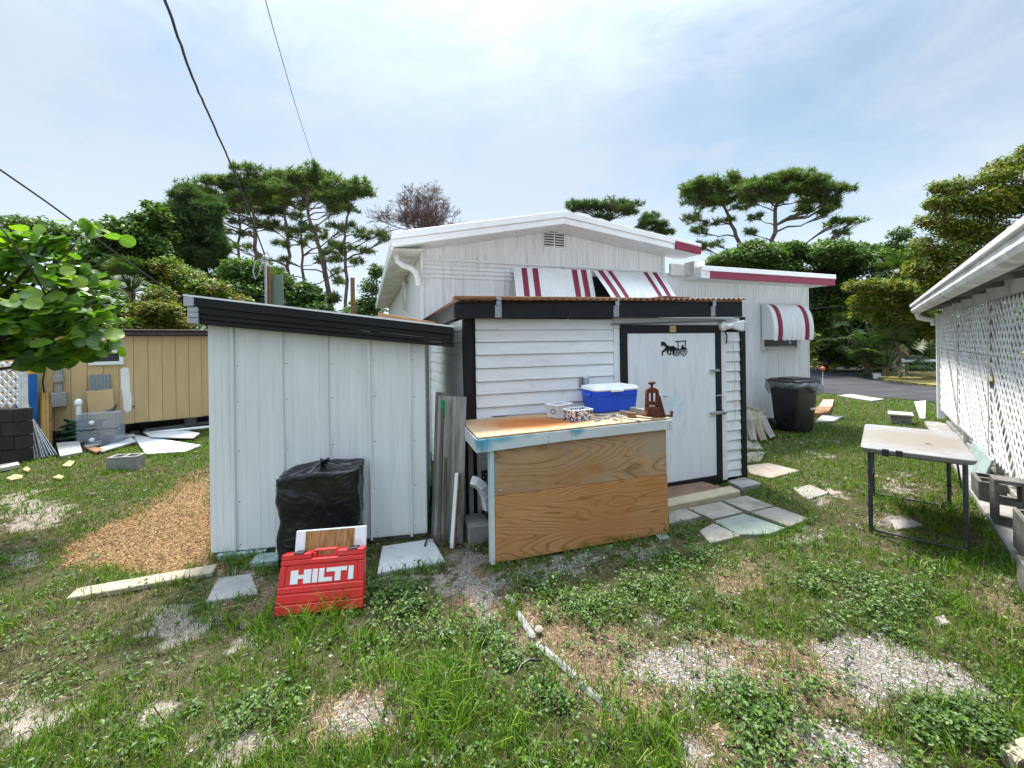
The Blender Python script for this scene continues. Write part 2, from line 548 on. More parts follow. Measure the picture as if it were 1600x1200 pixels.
WEEDS = [[(575, 905), (640, 880), (700, 885), (745, 940), (800, 985), (830, 1030), (770, 1070), (700, 1020), (600, 970)],
         [(785, 895), (930, 880), (1060, 845), (1150, 890), (1140, 950), (1060, 960), (1020, 1020), (920, 1005), (830, 950)],
         [(1160, 1060), (1290, 1080), (1330, 1160), (1400, 1215), (1150, 1215), (1120, 1110)], [(500, 915), (590, 900), (590, 965), (500, 965)],
         [(1045, 825), (1100, 820), (1110, 860), (1040, 865)], [(690, 845), (725, 840), (720, 880), (695, 885)],
         [(780, 1080), (880, 1070), (900, 1120), (800, 1130)], [(1240, 900), (1430, 900), (1500, 1000), (1300, 985)],
         [(310, 1120), (430, 1090), (440, 1130), (330, 1160)], [(1400, 1100), (1600, 1090), (1600, 1215), (1440, 1200)]]
LONG = [[(600, 1000), (760, 1030), (900, 1090), (1060, 1140), (1060, 1215), (560, 1215)], [(330, 985), (480, 960), (640, 975), (680, 1040), (460, 1060)],
        [(330, 905), (400, 880), (420, 920), (350, 945)], [(1190, 1060), (1260, 1070), (1260, 1130), (1200, 1120)],
        [(1370, 770), (1500, 760), (1520, 830), (1400, 830)], [(400, 985), (560, 950), (580, 985), (420, 1030)], [(1270, 600), (1340, 605), (1330, 625), (1270, 622)]]

def soft(px, py, polys, jit=14.0, seed=3, x=None, y=None):
    """graded cover 0..1: patches break up and thin out towards their edges"""
    jx = (vnoise(x, y, 3.0, seed) - 0.5) * 2 * jit + (vnoise(x, y, 11.0, seed + 5) - 0.5) * jit
    jy = (vnoise(x, y, 3.0, seed + 1) - 0.5) * 1.2 * jit + (vnoise(x, y, 11.0, seed + 6) - 0.5) * jit * .6
    r_ = np.random.default_rng(seed + 900)
    tot = np.zeros(np.shape(px))
    for k in range(6):
        gx_, gy_ = r_.normal(0, jit * .55, np.shape(px)), r_.normal(0, jit * .3, np.shape(px))
        m = np.zeros(np.shape(px))
        for p in polys:
            m = np.maximum(m, inpoly(px + jx + gx_, py + jy + gy_, p).astype(float))
        tot += m
    return tot / 6

def frame_rect(fr, s0, s1, d0, d1):
    return [tuple(fr.p(s, d, 0)[:2]) for s, d in ((s0, d0), (s1, d0), (s1, d1), (s0, d1))]

ROAD_POLY = [tuple(p) for p in ((8.75, 13.2), (9.7, 12.55), (10.95, 10.75), (13.2, 7.6), (30, 2), (60, 0), (60, 16), (30, 24), (22, 26), (16, 22.5), (8.6, 23.5), (-8, 25.5), (-30, 27), (-30, 21), (-8, 20.5), (4, 18.5))]
SLABS = {   # flagstones before the door and along the side, survey outlines
    'grey': [[(1074, 797), (1116, 787), (1162, 803), (1112, 813)], [(1046, 806), (1072, 799), (1108, 814), (1060, 824)]],
}
BUILT = [frame_rect(SHED, 0, SHED_W, -0.02, SHED_D), frame_rect(WORK, -0.05, WORK_W + .05, -0.05, WORK_D), frame_rect(HOUSE, -0.1, HOUSE_W, -0.02, HOUSE_D),
         frame_rect(LAT, LAT_S0 - 3, LAT_S1, -0.25, 5.0), frame_rect(TAN, -6, 4.2, 0.2, 5), ROAD_POLY]
for q_ in ([(597, 857), (676, 845), (696, 881), (589, 900)], [(206, 681), (228, 712), (291, 708), (314, 698), (250, 688)], [(222, 680), (236, 688), (302, 690), (312, 684)], [(145, 707), (205, 687), (213, 693), (160, 709)],
           [(1075, 797), (1127, 786.6), (1161, 803), (1113, 814)], [(1129, 785), (1166, 777), (1209, 793), (1171, 802)], [(1115, 817), (1162, 805), (1228, 828), (1202, 837), (1154, 838)], [(1173, 803), (1212, 794.5), (1264, 813), (1234, 826)],
           [(1040, 803), (1160, 778), (1150, 758), (1040, 770)], [(1166, 729), (1202, 725), (1250, 737), (1204, 749)], [(88, 705), (124, 702), (129, 712), (94, 719)], [(118, 645 + 52), (188, 690), (188, 680), (118, 685)], [(1045, 801), (1072, 797), (1096, 809), (1045, 821)], [(1308, 619), (1330, 617), (1382, 625), (1362, 628)], [(1428, 628), (1447, 626), (1446, 655), (1437, 655)], [(1273, 661), (1284, 651), (1318, 652), (1303, 660)], [(1272, 652), (1276, 641), (1286, 627), (1303, 627), (1300, 641), (1294, 650)],
           [(1092, 832), (1115, 820), (1157, 840), (1110, 852)], [(1390, 812), (1425, 812), (1444, 821), (1400, 828)], [(340, 905), (392, 898), (405, 930), (322, 942)]):
    BUILT.append(gp(q_))

def patch_fields(x, y):
    px, py = ground_px(x, y)
    sh = soft(px, py, SHELL, 30, 3, x, y)
    sh = np.where(y < 1.2, 0, sh) * np.clip((vnoise(x, y, 5.5, 33, 3) - .22) * 5, 0, 1)
    li = soft(px, py, LITTER, 36, 8, x, y)
    ba = soft(px, py, BARE, 34, 13, x, y) * np.clip((vnoise(x, y, 4.5, 34, 3) - .30) * 5, 0, 1)
    mu = soft(px, py, MULCH, 22, 18, x, y)
    we = soft(px, py, WEEDS, 36, 23, x, y)
    lo = soft(px, py, LONG, 36, 28, x, y)
    return sh, li, ba, mu, we, lo

def ground_z(x, y):
    fade = np.clip((y - 0.6) / 0.8, 0, 1) * np.clip((13.5 - y) / 2.0, 0, 1) * np.clip((12.5 - np.abs(x)) / 2, 0, 1)
    return ((vnoise(x, y, 1.3, 40, 2) - 0.5) * 0.035 + (vnoise(x, y, 7.0, 41, 2) - 0.5) * 0.012) * fade - 0.012

# ground: one sheet, finely divided near the camera and reaching the horizon
def ground_axis(a, b, step, far):
    inner = list(np.arange(a, b + step / 2, step))
    out_l = [a - f for f in far[::-1]]; out_r = [b + f for f in far]
    return np.array(out_l + inner + out_r)
far = [0.5, 1.5, 4, 10, 25, 60, 140, 320, 700]
gx, gy = ground_axis(-13, 13, 0.06, far), ground_axis(0.2, 14, 0.05, far)
GX, GY = np.meshgrid(gx, gy)
gxf, gyf = GX.ravel(), GY.ravel()
near = (np.abs(gxf) < 13.2) & (gyf > 0.1) & (gyf < 14.1)
fields = [np.zeros(len(gxf)) for _ in range(6)]
for k, a in enumerate(patch_fields(gxf[near], gyf[near])):
    fields[k][near] = a
gz = np.full(len(gxf), -0.012); gz[near] = ground_z(gxf[near], gyf[near])
nx, ny = len(gx), len(gy)
ii = (np.arange(ny - 1)[:, None] * nx + np.arange(nx - 1)[None, :]).ravel()
quads = np.stack([ii, ii + 1, ii + nx + 1, ii + nx], 1)

m, nt, b, geo = new_mat('soil')
P = geo.outputs['Position']
at = nt.nodes.new('ShaderNodeAttribute'); at.attribute_name = 'cover'
sp = nt.nodes.new('ShaderNodeSeparateColor'); nt.links.new(at.outputs['Color'], sp.inputs[0])
nb = noise(nt, P, 9, 8, 0.65)
nf = noise(nt, P, 60, 6, 0.7)
soil = ramp(nt, mrange(nt, nb, 0.3, 0.7), [(0.028, 0.028, 0.012), (0.055, 0.052, 0.024), (0.10, 0.088, 0.052)])
straw = mixc(nt, mrange(nt, noise(nt, P, 35, 6, 0.7, 1.5, (1, 3, 1)), 0.52, 0.66), soil, (0.16, 0.13, 0.066))
sand = ramp(nt, mrange(nt, nf, 0.3, 0.7), [(0.20, 0.165, 0.135), (0.30, 0.262, 0.225), (0.37, 0.335, 0.295)])
sand = mixc(nt, mrange(nt, nb, 0.45, 0.7), sand, (0.17, 0.13, 0.095))
vor = nt.nodes.new('ShaderNodeTexVoronoi'); vor.inputs['Scale'].default_value = 130; nt.links.new(P, vor.inputs['Vector'])
vs = nt.nodes.new('ShaderNodeSeparateColor'); nt.links.new(vor.outputs['Color'], vs.inputs[0])
shell = ramp(nt, vs.outputs[0], [(0.10, 0.08, 0.062), (0.18, 0.155, 0.135), (0.255, 0.235, 0.215), (0.34, 0.325, 0.31)], [0, .4, .75, 1])
lit = ramp(nt, mrange(nt, noise(nt, P, 45, 7, 0.7, 1.2), 0.3, 0.7), [(0.06, 0.04, 0.025), (0.15, 0.098, 0.062), (0.26, 0.19, 0.135)])
vor2 = nt.nodes.new('ShaderNodeTexVoronoi'); vor2.inputs['Scale'].default_value = 48; nt.links.new(P, vor2.inputs['Vector'])
vs2 = nt.nodes.new('ShaderNodeSeparateColor'); nt.links.new(vor2.outputs['Color'], vs2.inputs[0])
mul = ramp(nt, vs2.outputs[0], [(0.06, 0.028, 0.011), (0.14, 0.07, 0.024), (0.21, 0.115, 0.044), (0.28, 0.175, 0.08)])
def edge(v, n_, lo=0.32, hi=0.62):
    s_ = mth(nt, 'ADD', v, mth(nt, 'MULTIPLY', mth(nt, 'SUBTRACT', n_, 0.5), 0.9))
    return mrange(nt, s_, lo, hi)
c = straw
c = mixc(nt, edge(at.outputs['Alpha'], nb), c, sand)
c = mixc(nt, edge(sp.outputs[2], nf), c, lit)
c = mixc(nt, edge(sp.outputs[0], nf), c, shell)
c = mixc(nt, edge(sp.outputs[1], nf), c, mul)
nt.links.new(c, b.inputs['Base Color'])
b.inputs['Roughness'].default_value = 0.95
b.inputs['Specular IOR Level'].default_value = 0.15
hh = mth(nt, 'ADD', mth(nt, 'MULTIPLY', nf, 1.0), mth(nt, 'MULTIPLY', vor.outputs['Distance'], 0.6))
bump(nt, b, hh, 0.7, 0.02)
M_SOIL = m
ground = np_mesh('ground', np.stack([gxf, gyf, gz], 1), quads, M_SOIL, kind='structure', smooth=True,
                 attrs={'cover': np.stack([fields[0], fields[3], fields[1], fields[2]], 1)})
ground['label'] = 'patchy yard of sandy soil under grass and weeds'

# road behind the yard
M_ASPHALT = pm('asphalt', [(0.028, 0.028, 0.032), (0.05, 0.05, 0.054)], 0.9, 1.2, None, 8, 0.35, 120, spec=.2, dirt=((0.075, 0.072, 0.07), 0.5, (1, 4, 1), 0.5, 0.75))
mb = MB()
mb.prism([(x, y, -0.06) for x, y in ROAD_POLY], (0, 0, 0.068))
road = mb.build('road', M_ASPHALT, kind='structure', label='curving dark asphalt road beyond the yard')
# planted island in the bend of the road
ISLAND = [G(1365, 590), G(1385, 596), G(1420, 601), G(1470, 606), G(1540, 604), G(1560, 592), G(1480, 583), G(1410, 582)]
M_LEAFBED = pm('leaf_bed', [(0.07, 0.06, 0.025), (0.22, 0.17, 0.06), (0.30, 0.25, 0.07), (0.10, 0.12, 0.03)], 0.95, 6, None, 8, 0.8, 30)
mb = MB(); mb.prism([(p.x, p.y, -0.02) for p in ISLAND], (0, 0, 0.10))
mb.build('verge', M_LEAFBED, kind='structure', label='leaf strewn island in the bend of the road')
mb = MB(); mb.prism([(p[0], p[1], -0.05) for p in ((-30, 27.3), (-8, 25.8), (8.6, 23.8), (16, 22.8), (22, 26.4), (60, 20), (60, 60), (-60, 60), (-60, 29))], (0, 0, 0.10))
mb.build('verge', M_LEAFBED, kind='structure', label='leaf strewn verge under the trees beyond the road')

# ------------------------------------------------------------------ grass, weeds, litter, shells, wood chips
def blocked(x, y):
    bl = np.zeros(x.shape, bool)
    for p in BUILT: bl |= inpoly(x, y, p)
    return bl

def scatter(n, y0, y1, power=1.0, spread=1.55):
    """points over the wedge of yard the camera faces, thinning with distance"""
    u = rng.random(n)
    if power == 1.0: y = y0 * (y1 / y0) ** u
    else:
        q = 1 - power
        y = (y0 ** q + u * (y1 ** q - y0 ** q)) ** (1 / q)
    x = (rng.random(n) * 2 - 1) * (spread * y + 1.3)
    return x, y

def blades(x, y, h, w, lean, seed_dir=None):
    n = len(x)
    z = ground_z(x, y) - 0.004
    a = rng.random(n) * 2 * np.pi
    ca, sa = np.cos(a), np.sin(a)
    ld = rng.random(n) * 2 * np.pi
    lx, ly = np.cos(ld) * lean * h, np.sin(ld) * lean * h
    v = np.zeros((n, 5, 3), np.float32)
    v[:, 0] = np.stack([x - ca * w, y - sa * w, z], 1); v[:, 1] = np.stack([x + ca * w, y + sa * w, z], 1)
    mx_, my_, mz = x + lx * .32, y + ly * .32, z + h * .58
    v[:, 2] = np.stack([mx_ - ca * w * .8, my_ - sa * w * .8, mz], 1); v[:, 3] = np.stack([mx_ + ca * w * .8, my_ + sa * w * .8, mz], 1)
    v[:, 4] = np.stack([x + lx, y + ly, z + h * np.sqrt(np.clip(1 - (lean * .75) ** 2, .08, 1))], 1)
    t = np.array([[0, 1, 3], [0, 3, 2], [2, 3, 4]])
    f = (np.arange(n)[:, None, None] * 5 + t[None]).reshape(-1, 3)
    return v.reshape(-1, 3), f

def leaves_np(c, d, up, L, Wd, fold=0.25):
    """oval leaves: c base points, d directions, up normals"""
    n = len(L)
    s = np.cross(d, up); s /= np.linalg.norm(s, axis=1, keepdims=True) + 1e-9
    u2 = np.cross(s, d)
    L_, W_ = L[:, None], Wd[:, None]
    v = np.zeros((n, 6, 3), np.float32)
    v[:, 0] = c; v[:, 1] = c + d * L_ * .3 + s * W_ * .46 + u2 * W_ * fold; v[:, 2] = c + d * L_ * .68 + s * W_ * .40 + u2 * W_ * fold * .7
    v[:, 3] = c + d * L_ + u2 * W_ * -.1; v[:, 4] = c + d * L_ * .68 - s * W_ * .40 + u2 * W_ * fold * .7; v[:, 5] = c + d * L_ * .3 - s * W_ * .46 + u2 * W_ * fold
    t = np.array([[0, 1, 2], [0, 2, 3], [0, 3, 4], [0, 4, 5]])
    f = (np.arange(n)[:, None, None] * 6 + t[None]).reshape(-1, 3)
    return v.reshape(-1, 3), f

def join_np(parts):
    vs_, fs_, o = [], [], 0
    for v, f in parts:
        vs_.append(v); fs_.append(f + o); o += len(v)
    return np.concatenate(vs_), np.concatenate(fs_)

M_GRASS = leafmat('grass_blades', [(0.04, 0.08, 0.008), (0.07, 0.15, 0.010), (0.11, 0.215, 0.013), (0.165, 0.27, 0.02), (0.27, 0.27, 0.065)], 0.3, 0.5, [0, .25, .55, .85, 1])
M_DRY = leafmat('dry_grass', [(0.16, 0.125, 0.06), (0.24, 0.2, 0.10), (0.13, 0.12, 0.045), (0.10, 0.11, 0.03)], 0.2, 0.7)
M_WEED = leafmat('weed_leaves', [(0.025, 0.055, 0.009), (0.045, 0.095, 0.012), (0.07, 0.14, 0.016), (0.115, 0.195, 0.024)], 0.32, 0.45, spec=0.4)
M_STICK = leafmat('litter_sticks', [(0.07, 0.045, 0.03), (0.16, 0.10, 0.06), (0.26, 0.19, 0.12), (0.34, 0.26, 0.15)], 0.0, 0.9)
M_CHIP = leafmat('shell_chips', [(0.12, 0.10, 0.085), (0.21, 0.19, 0.172), (0.30, 0.285, 0.27), (0.48, 0.475, 0.465)], 0.0, 0.85)
M_WOODCHIP = leafmat('wood_chips', [(0.06, 0.03, 0.012), (0.13, 0.07, 0.027), (0.20, 0.115, 0.05), (0.29, 0.20, 0.11)], 0.0, 0.9)

PARTS = []
# short turf
x, y = scatter(640000, 1.0, 14.0, 1.12)
sh, li, ba, mu, we, lo = patch_fields(x, y)
tuft = vnoise(x, y, 2.3, 60); fine = vnoise(x, y, 9.0, 61)
dens = np.clip(0.35 + 1.5 * (tuft - 0.42), 0.08, 1) * np.clip(0.4 + 1.6 * (fine - 0.3), 0.1, 1)
dens = np.clip(dens * 1.15, 0, 1); dens = np.where(y > 4.6, np.maximum(dens, 0.8), dens)
dens *= (1 - .93 * sh) * (1 - .75 * li) * (1 - .8 * ba) * (1 - .96 * mu) * (1 - .4 * we)
keep = (rng.random(len(x)) < dens * 1.25) & ~blocked(x, y)
x, y = x[keep], y[keep]; lo, tuft = lo[keep], tuft[keep]
h = (0.022 + 0.045 * rng.random(len(x)) ** 1.6) * (0.7 + .8 * tuft) * (1 + 0.15 * (y > 6))
w = 0.0014 + 0.0004 * y
dry = (vnoise(x, y, 1.1, 66) * .6 + vnoise(x, y, 6, 67) * .4 + 0.09 * np.clip((-x - .3) / 1.5, -.6, 1) * (y < 4.5) + rng.random(len(x)) * .16) > 0.725
PARTS.append(blades(x[~dry], y[~dry], h[~dry], w[~dry], 0.25 + 0.6 * rng.random((~dry).sum())))
DRYP = [blades(x[dry], y[dry], h[dry] * .9, w[dry], 0.5 + 0.45 * rng.random(dry.sum()))]
# long tufts
cx, cy = scatter(11500, 1.05, 9.0, 1.3)
f6 = patch_fields(cx, cy)
pr = (0.05 + .85 * f6[5] * np.clip((vnoise(cx, cy, 3.5, 48) - .3) * 3, 0, 1)) * (1 - .97 * f6[0]) * (1 - .97 * f6[3]) * (1 - .6 * f6[1])
k = (rng.random(len(cx)) < pr) & ~blocked(cx, cy)
cx, cy, lg = cx[k], cy[k], f6[5][k]
nb_ = 14
tx = np.repeat(cx, nb_) + rng.normal(0, 0.028, len(cx) * nb_); ty = np.repeat(cy, nb_) + rng.normal(0, 0.028, len(cx) * nb_)
hh_ = np.repeat(0.05 + 0.10 * rng.random(len(cx)) ** 1.5 + 0.085 * lg, nb_) * (0.45 + .7 * rng.random(len(tx)))
ok = ~blocked(tx, ty)
PARTS.append(blades(tx[ok], ty[ok], hh_[ok], (0.0022 + 0.0005 * ty[ok]), 0.3 + 0.68 * rng.random(ok.sum())))
EDGES = [(SHED.p(0, -.04, 0), SHED.p(.95, -.06, 0)), (SHED.p(0, -.04, 0), SHED.p(0, .6, 0) - SHED.ex * .03), (WORK.p(WORK_W + .05, .05, 0), WORK.p(WORK_W + .05, 2.2, 0)), (HOUSE.p(5.2, -.06, 0), HOUSE.p(HOUSE_W, -.06, 0)),
         (G(427, 970), G(570, 955)), (G(768, 886), G(1043, 838)), (G(110, 940), G(336, 899)), (G(124, 922), G(336, 884)), (LAT.p(-2.4, -.27, 0), LAT.p(4.5, -.27, 0)), (G(589, 901), G(697, 882)), (G(790, 936), G(835, 1000)), (G(840, 1010), G(975, 1124)),
         (G(1114, 819), G(1204, 840)), (G(1204, 838), G(1266, 815)), (G(1209, 792), G(1264, 812)), (G(88, 721), G(130, 714)), (G(160, 740), G(203, 736)), (G(1205, 684), G(1275, 682)), (G(322, 944), G(405, 932)), (G(206, 714), G(292, 712))]
ex_, ey2 = [], []
for a_, b_ in EDGES:
    L_ = (b_ - a_).length; n_ = int(L_ * 26)
    u_ = rng.random(n_); u_ = u_[vnoise(u_ * L_ + a_.x, u_ * 0 + a_.y, 2.5, 49) > .36]
    q_ = np.outer(1 - u_, np.array(a_)) + np.outer(u_, np.array(b_))
    ex_.append(np.repeat(q_[:, 0], 11)); ey2.append(np.repeat(q_[:, 1], 11))
tx = np.concatenate(ex_); ty = np.concatenate(ey2); tx = tx + rng.normal(0, .022, len(tx)); ty = ty + rng.normal(0, .022, len(ty)) - .01
ok = ~blocked(tx, ty); tx, ty = tx[ok], ty[ok]
PARTS.append(blades(tx, ty, .03 + .09 * rng.random(len(tx)) ** 1.8, 0.0015 + 0.00042 * ty, 0.2 + 0.6 * rng.random(len(tx))))
v, f = join_np(PARTS)
np_mesh('grass', v, f, M_GRASS, kind='stuff', label='green grass in tufts and worn turf over the yard', cat='grass')
# straw on the ground
x, y = scatter(70000, 1.0, 7.0, 1.3)
sh, li, ba, mu, we, lo = patch_fields(x, y)
k = (rng.random(len(x)) < (0.12 + .25 * ba + .3 * li) * (1 - .8 * sh) * (1 - mu)) & ~blocked(x, y)
x, y = x[k], y[k]
DRYP.append(blades(x, y, 0.03 + .05 * rng.random(len(x)), 0.0013 + 0.0005 * y, np.full(len(x), 0.97)))
v, f = join_np(DRYP)
np_mesh('dry_grass', v, f, M_DRY, kind='stuff', label='dry straw coloured grass among the green', cat='grass')

# broad-leaved weeds: rosettes of small oval leaves
cx, cy = scatter(105000, 1.0, 12.0, 1.3)
sh, li, ba, mu, we, lo = patch_fields(cx, cy)
cl = vnoise(cx, cy, 5.0, 71)
pr = np.clip(we * 1.5 * (cl - .30), 0, .75) + 0.09 * (cl > .45) * (1 - .95 * sh) * (1 - .5 * li) * (1 - .6 * ba) * (1 - .97 * mu)
k = (rng.random(len(cx)) < pr) & ~blocked(cx, cy)
cx, cy, we = cx[k], cy[k], we[k]
nl = 8
n = len(cx) * nl
hx = np.repeat(cx, nl) + rng.normal(0, 0.02, n); hy = np.repeat(cy, nl) + rng.normal(0, 0.02, n)
ht = np.repeat(0.015 + 0.055 * rng.random(len(cx)) * (0.5 + we), nl) * (0.3 + .9 * rng.random(n))
az = rng.random(n) * 2 * np.pi; el = rng.random(n) * .7 - .15
d = np.stack([np.cos(az) * np.cos(el), np.sin(az) * np.cos(el), np.sin(el)], 1)
up = np.stack([rng.normal(0, .25, n), rng.normal(0, .25, n), np.ones(n)], 1)
L = (0.008 + 0.017 * rng.random(n) ** 1.7) * (1 + 0.10 * hy)
ok = ~blocked(hx, hy)
v, f = leaves_np(np.stack([hx, hy, ground_z(hx, hy) + ht], 1)[ok], d[ok], up[ok], L[ok], L[ok] * .72)
np_mesh('weeds', v, f, M_WEED, kind='stuff', label='low broad leaved weeds spreading over the yard', cat='weeds')

def slivers(x, y, L, W_, T, flat=0.25):
    """little three-sided chips lying on the ground"""
    n = len(x); a = rng.random(n) * 2 * np.pi; tl = rng.normal(0, flat, n)
    z = ground_z(x, y) + T * .4
    d = np.stack([np.cos(a), np.sin(a), tl], 1); s = np.stack([-np.sin(a), np.cos(a), rng.normal(0, flat, n)], 1)
    c = np.stack([x, y, z], 1)
    v = np.zeros((n, 5, 3), np.float32)
    v[:, 0] = c - d * L[:, None] / 2 - s * W_[:, None] * .4; v[:, 1] = c + d * L[:, None] / 2 - s * W_[:, None] * .3
    v[:, 2] = c + d * L[:, None] * .4 + s * W_[:, None] * .5; v[:, 3] = c - d * L[:, None] * .45 + s * W_[:, None] * .45
    v[:, 4] = c + np.array([0, 0, 1]) * T[:, None]
    t = np.array([[0, 1, 4], [1, 2, 4], [2, 3, 4], [3, 0, 4]])
    f = (np.arange(n)[:, None, None] * 5 + t[None]).reshape(-1, 3)
    return v.reshape(-1, 3), f

x, y = scatter(200000, 1.05, 7.0, 1.2)
sh, li, ba, mu, we, lo = patch_fields(x, y)
bl = blocked(x, y)
r = rng.random(len(x))
k = (r < sh * .8 + .02 + .08 * li + .05 * ba) & ~bl & (mu < .5)
n = k.sum(); L = (0.0035 + 0.010 * rng.random(n) ** 3) * (1 + .12 * y[k])
v, f = slivers(x[k], y[k], L, L * .8, L * .35)
np_mesh('shell_gravel', v, f, M_CHIP, kind='stuff', label='crushed white shell gravel in bare patches', cat='gravel')
k = (rng.random(len(x)) < li * .45 + .08 * sh + .1 * ba + .01) & ~bl & (mu < .5)
n = k.sum(); L = 0.012 + 0.05 * rng.random(n) ** 2
v, f = slivers(x[k], y[k], L, 0.002 + .0012 * y[k], np.full(n, .003), .12)
np_mesh('plant_litter', v, f, M_STICK, kind='stuff', label='brown twigs and dead leaves littering the ground', cat='litter')
x = rng.uniform(-5.2, -2.0, 120000); y = rng.uniform(2.8, 5.8, 120000)
sh, li, ba, mu, we, lo = patch_fields(x, y)
k = (rng.random(len(x)) < mu) & ~blocked(x, y)
x, y = x[k], y[k]; n = len(x); L = 0.008 + 0.017 * rng.random(n)
v, f = slivers(x, y, L, L * (.45 + .3 * rng.random(n)), L * .3, .3)
np_mesh('wood_chips', v, f, M_WOODCHIP, kind='stuff', label='orange wood chip bed beside the white shed', cat='mulch')
# ------------------------------------------------------------------ building materials
GRIME = (0.30, 0.30, 0.27)
M_SHEDW = pm('shed_white_metal', [(0.70, 0.71, 0.70), (0.80, 0.81, 0.80)], 0.5, 2.2, (6, 6, 0.5), 7, 0.35, 2.2, (1.6, 1.6, .8),
             dirt=((0.52, 0.52, 0.49), 1.6, (12, 12, .6), 0.56, 0.88), dirt2=((0.40, 0.40, 0.36), 2.3, (1, 1, .8), 0.62, 0.86), ovar=0.03)
M_CLAP = pm('clapboard_white', [(0.74, 0.76, 0.77), (0.84, 0.86, 0.87)], 0.55, 3.0, (1, 1, 5), 7, 0.12, 30, (1, 1, 6),
            dirt=((0.50, 0.51, 0.50), 2.4, (2.2, 2.2, 6), 0.58, 0.82), dirt2=((0.36, 0.36, 0.33), 30, (1, 1, 1), 0.70, 0.78), ovar=0.04)
M_DOORW = pm('door_white', [(0.74, 0.77, 0.80), (0.84, 0.86, 0.88)], 0.5, 3.0, (9, 9, 0.8), 7, 0.05, 30, (9, 9, .8),
             dirt=((0.55, 0.55, 0.55), 2.0, (7, 7, 1), 0.55, 0.85))
M_WHITE = pm('white_paint', [(0.74, 0.75, 0.75), (0.83, 0.84, 0.84)], 0.5, 3.0, None, 6, 0.05, 30, dirt=((0.42, 0.41, 0.38), 3.0, (1, 1, 1), 0.60, 0.85), ovar=0.03)
M_HOUSEW = pm('house_siding_white', [(0.68, 0.695, 0.70), (0.80, 0.815, 0.82)], 0.5, 2.0, (5, 5, .5), 7, 0.04, 30, (4, 4, .4),
              dirt=((0.40, 0.39, 0.36), 2.0, (7, 7, .7), 0.55, 0.80), dirt2=((0.28, 0.28, 0.25), 6, (3, 3, .5), 0.66, 0.82), ovar=0.02)
M_BLACK = pm('black_paint', [(0.007, 0.007, 0.008), (0.02, 0.02, 0.022)], 0.55, 8, None, 6, 0.1, 60, spec=.25, dirt=((0.45, 0.45, 0.45), 22, (1, 1, 2.5), 0.755, 0.80))
M_BLACKMETAL = pm('black_fascia_metal', [(0.007, 0.007, 0.008), (0.016, 0.016, 0.018)], 0.5, 3, None, 6, 0.03, 30, spec=.25, dirt=((0.25, 0.25, 0.25), 25, None, 0.76, 0.82))
M_SILVER = pm('bare_aluminium', [(0.35, 0.36, 0.38), (0.48, 0.49, 0.51)], 0.42, 12, None, 5, 0.05, 60, metal=0.7)
M_GALV = pm('galvanised_steel', [(0.30, 0.32, 0.34), (0.50, 0.52, 0.54)], 0.42, 30, None, 4, 0.04, 60, metal=0.75, dirt=((0.16, 0.10, 0.06), 14, None, 0.66, 0.8))
M_RED = pm('red_trim_paint', [(0.19, 0.012, 0.036), (0.26, 0.02, 0.055)], 0.5, 4, (2, 2, 6), 6, 0.05, 40, dirt=((0.5, 0.3, 0.3), 10, None, 0.70, 0.85))
M_RUSTWOOD = pm('weathered_brown_board', [(0.10, 0.045, 0.02), (0.24, 0.115, 0.05), (0.32, 0.19, 0.10)], 0.8, 4, (1, 1, 5), 8, 0.4, 30, (1, 1, 8), rot=(0, 0, -0.34))
M_RUSTROOF = pm('rusty_roofing', [(0.05, 0.035, 0.03), (0.16, 0.08, 0.05), (0.28, 0.2, 0.17)], 0.7, 5, None, 7, 0.2, 40, metal=0.2)
M_DARKIN = pm('dark_interior', [(0.03, 0.03, 0.03), (0.05, 0.05, 0.048)], 0.9, 3)
M_GLASS = pm('window_glass', [(0.02, 0.025, 0.03), (0.04, 0.045, 0.05)], 0.08, 1.0, spec=0.6, rvar=0.03)
M_CONC = pm('concrete', [(0.20, 0.195, 0.18), (0.34, 0.33, 0.31)], 0.95, 6, None, 8, 0.5, 70, dirt=((0.07, 0.075, 0.06), 3.5, None, 0.50, 0.72), ovar=0.12)
M_CONCL = pm('pale_concrete', [(0.22, 0.215, 0.20), (0.32, 0.312, 0.295)], 0.95, 5, None, 8, 0.4, 70, dirt=((0.16, 0.15, 0.125), 3.5, None, 0.55, 0.75), ovar=0.1)
M_TAN = pm('tan_siding', [(0.50, 0.355, 0.175), (0.58, 0.42, 0.225)], 0.8, 3, (2, 2, .6), 7, 0.15, 30, (6, 6, .6), ovar=0.05, dirt=((0.5, 0.44, 0.33), 9, None, 0.70, 0.76))
M_BROWN = pm('brown_metal_trim', [(0.055, 0.035, 0.032), (0.08, 0.055, 0.05)], 0.6, 4)
M_MILDEW = pm('mildewed_white', [(0.44, 0.43, 0.40), (0.70, 0.69, 0.66), (0.78, 0.78, 0.76)], 0.6, 3.2, None, 8, 0.08, 40, dirt=((0.16, 0.145, 0.11), 4.5, (1, 1, .5), 0.55, 0.78))
M_LATW = pm('lattice_white', [(0.74, 0.74, 0.74), (0.84, 0.84, 0.84)], 0.55, 4, dirt=((0.38, 0.37, 0.34), 2.2, None, 0.58, 0.82), ovar=0.05)
M_TEAL = pm('pale_teal_board', [(0.22, 0.30, 0.29), (0.33, 0.41, 0.40)], 0.8, 5, None, 7, 0.2, 40, dirt=((0.12, 0.13, 0.11), 6, None, 0.55, 0.75))

def slant(mb, fr, s0, s1, d0, d1, zb, zt, bev=0.0):
    c = [fr.p(s0, d0, zb[0]), fr.p(s1, d0, zb[1]), fr.p(s1, d1, zb[1]), fr.p(s0, d1, zb[0]),
         fr.p(s0, d0, zt[0]), fr.p(s1, d0, zt[1]), fr.p(s1, d1, zt[1]), fr.p(s0, d1, zt[0])]
    return mb.hexa(c, bev)

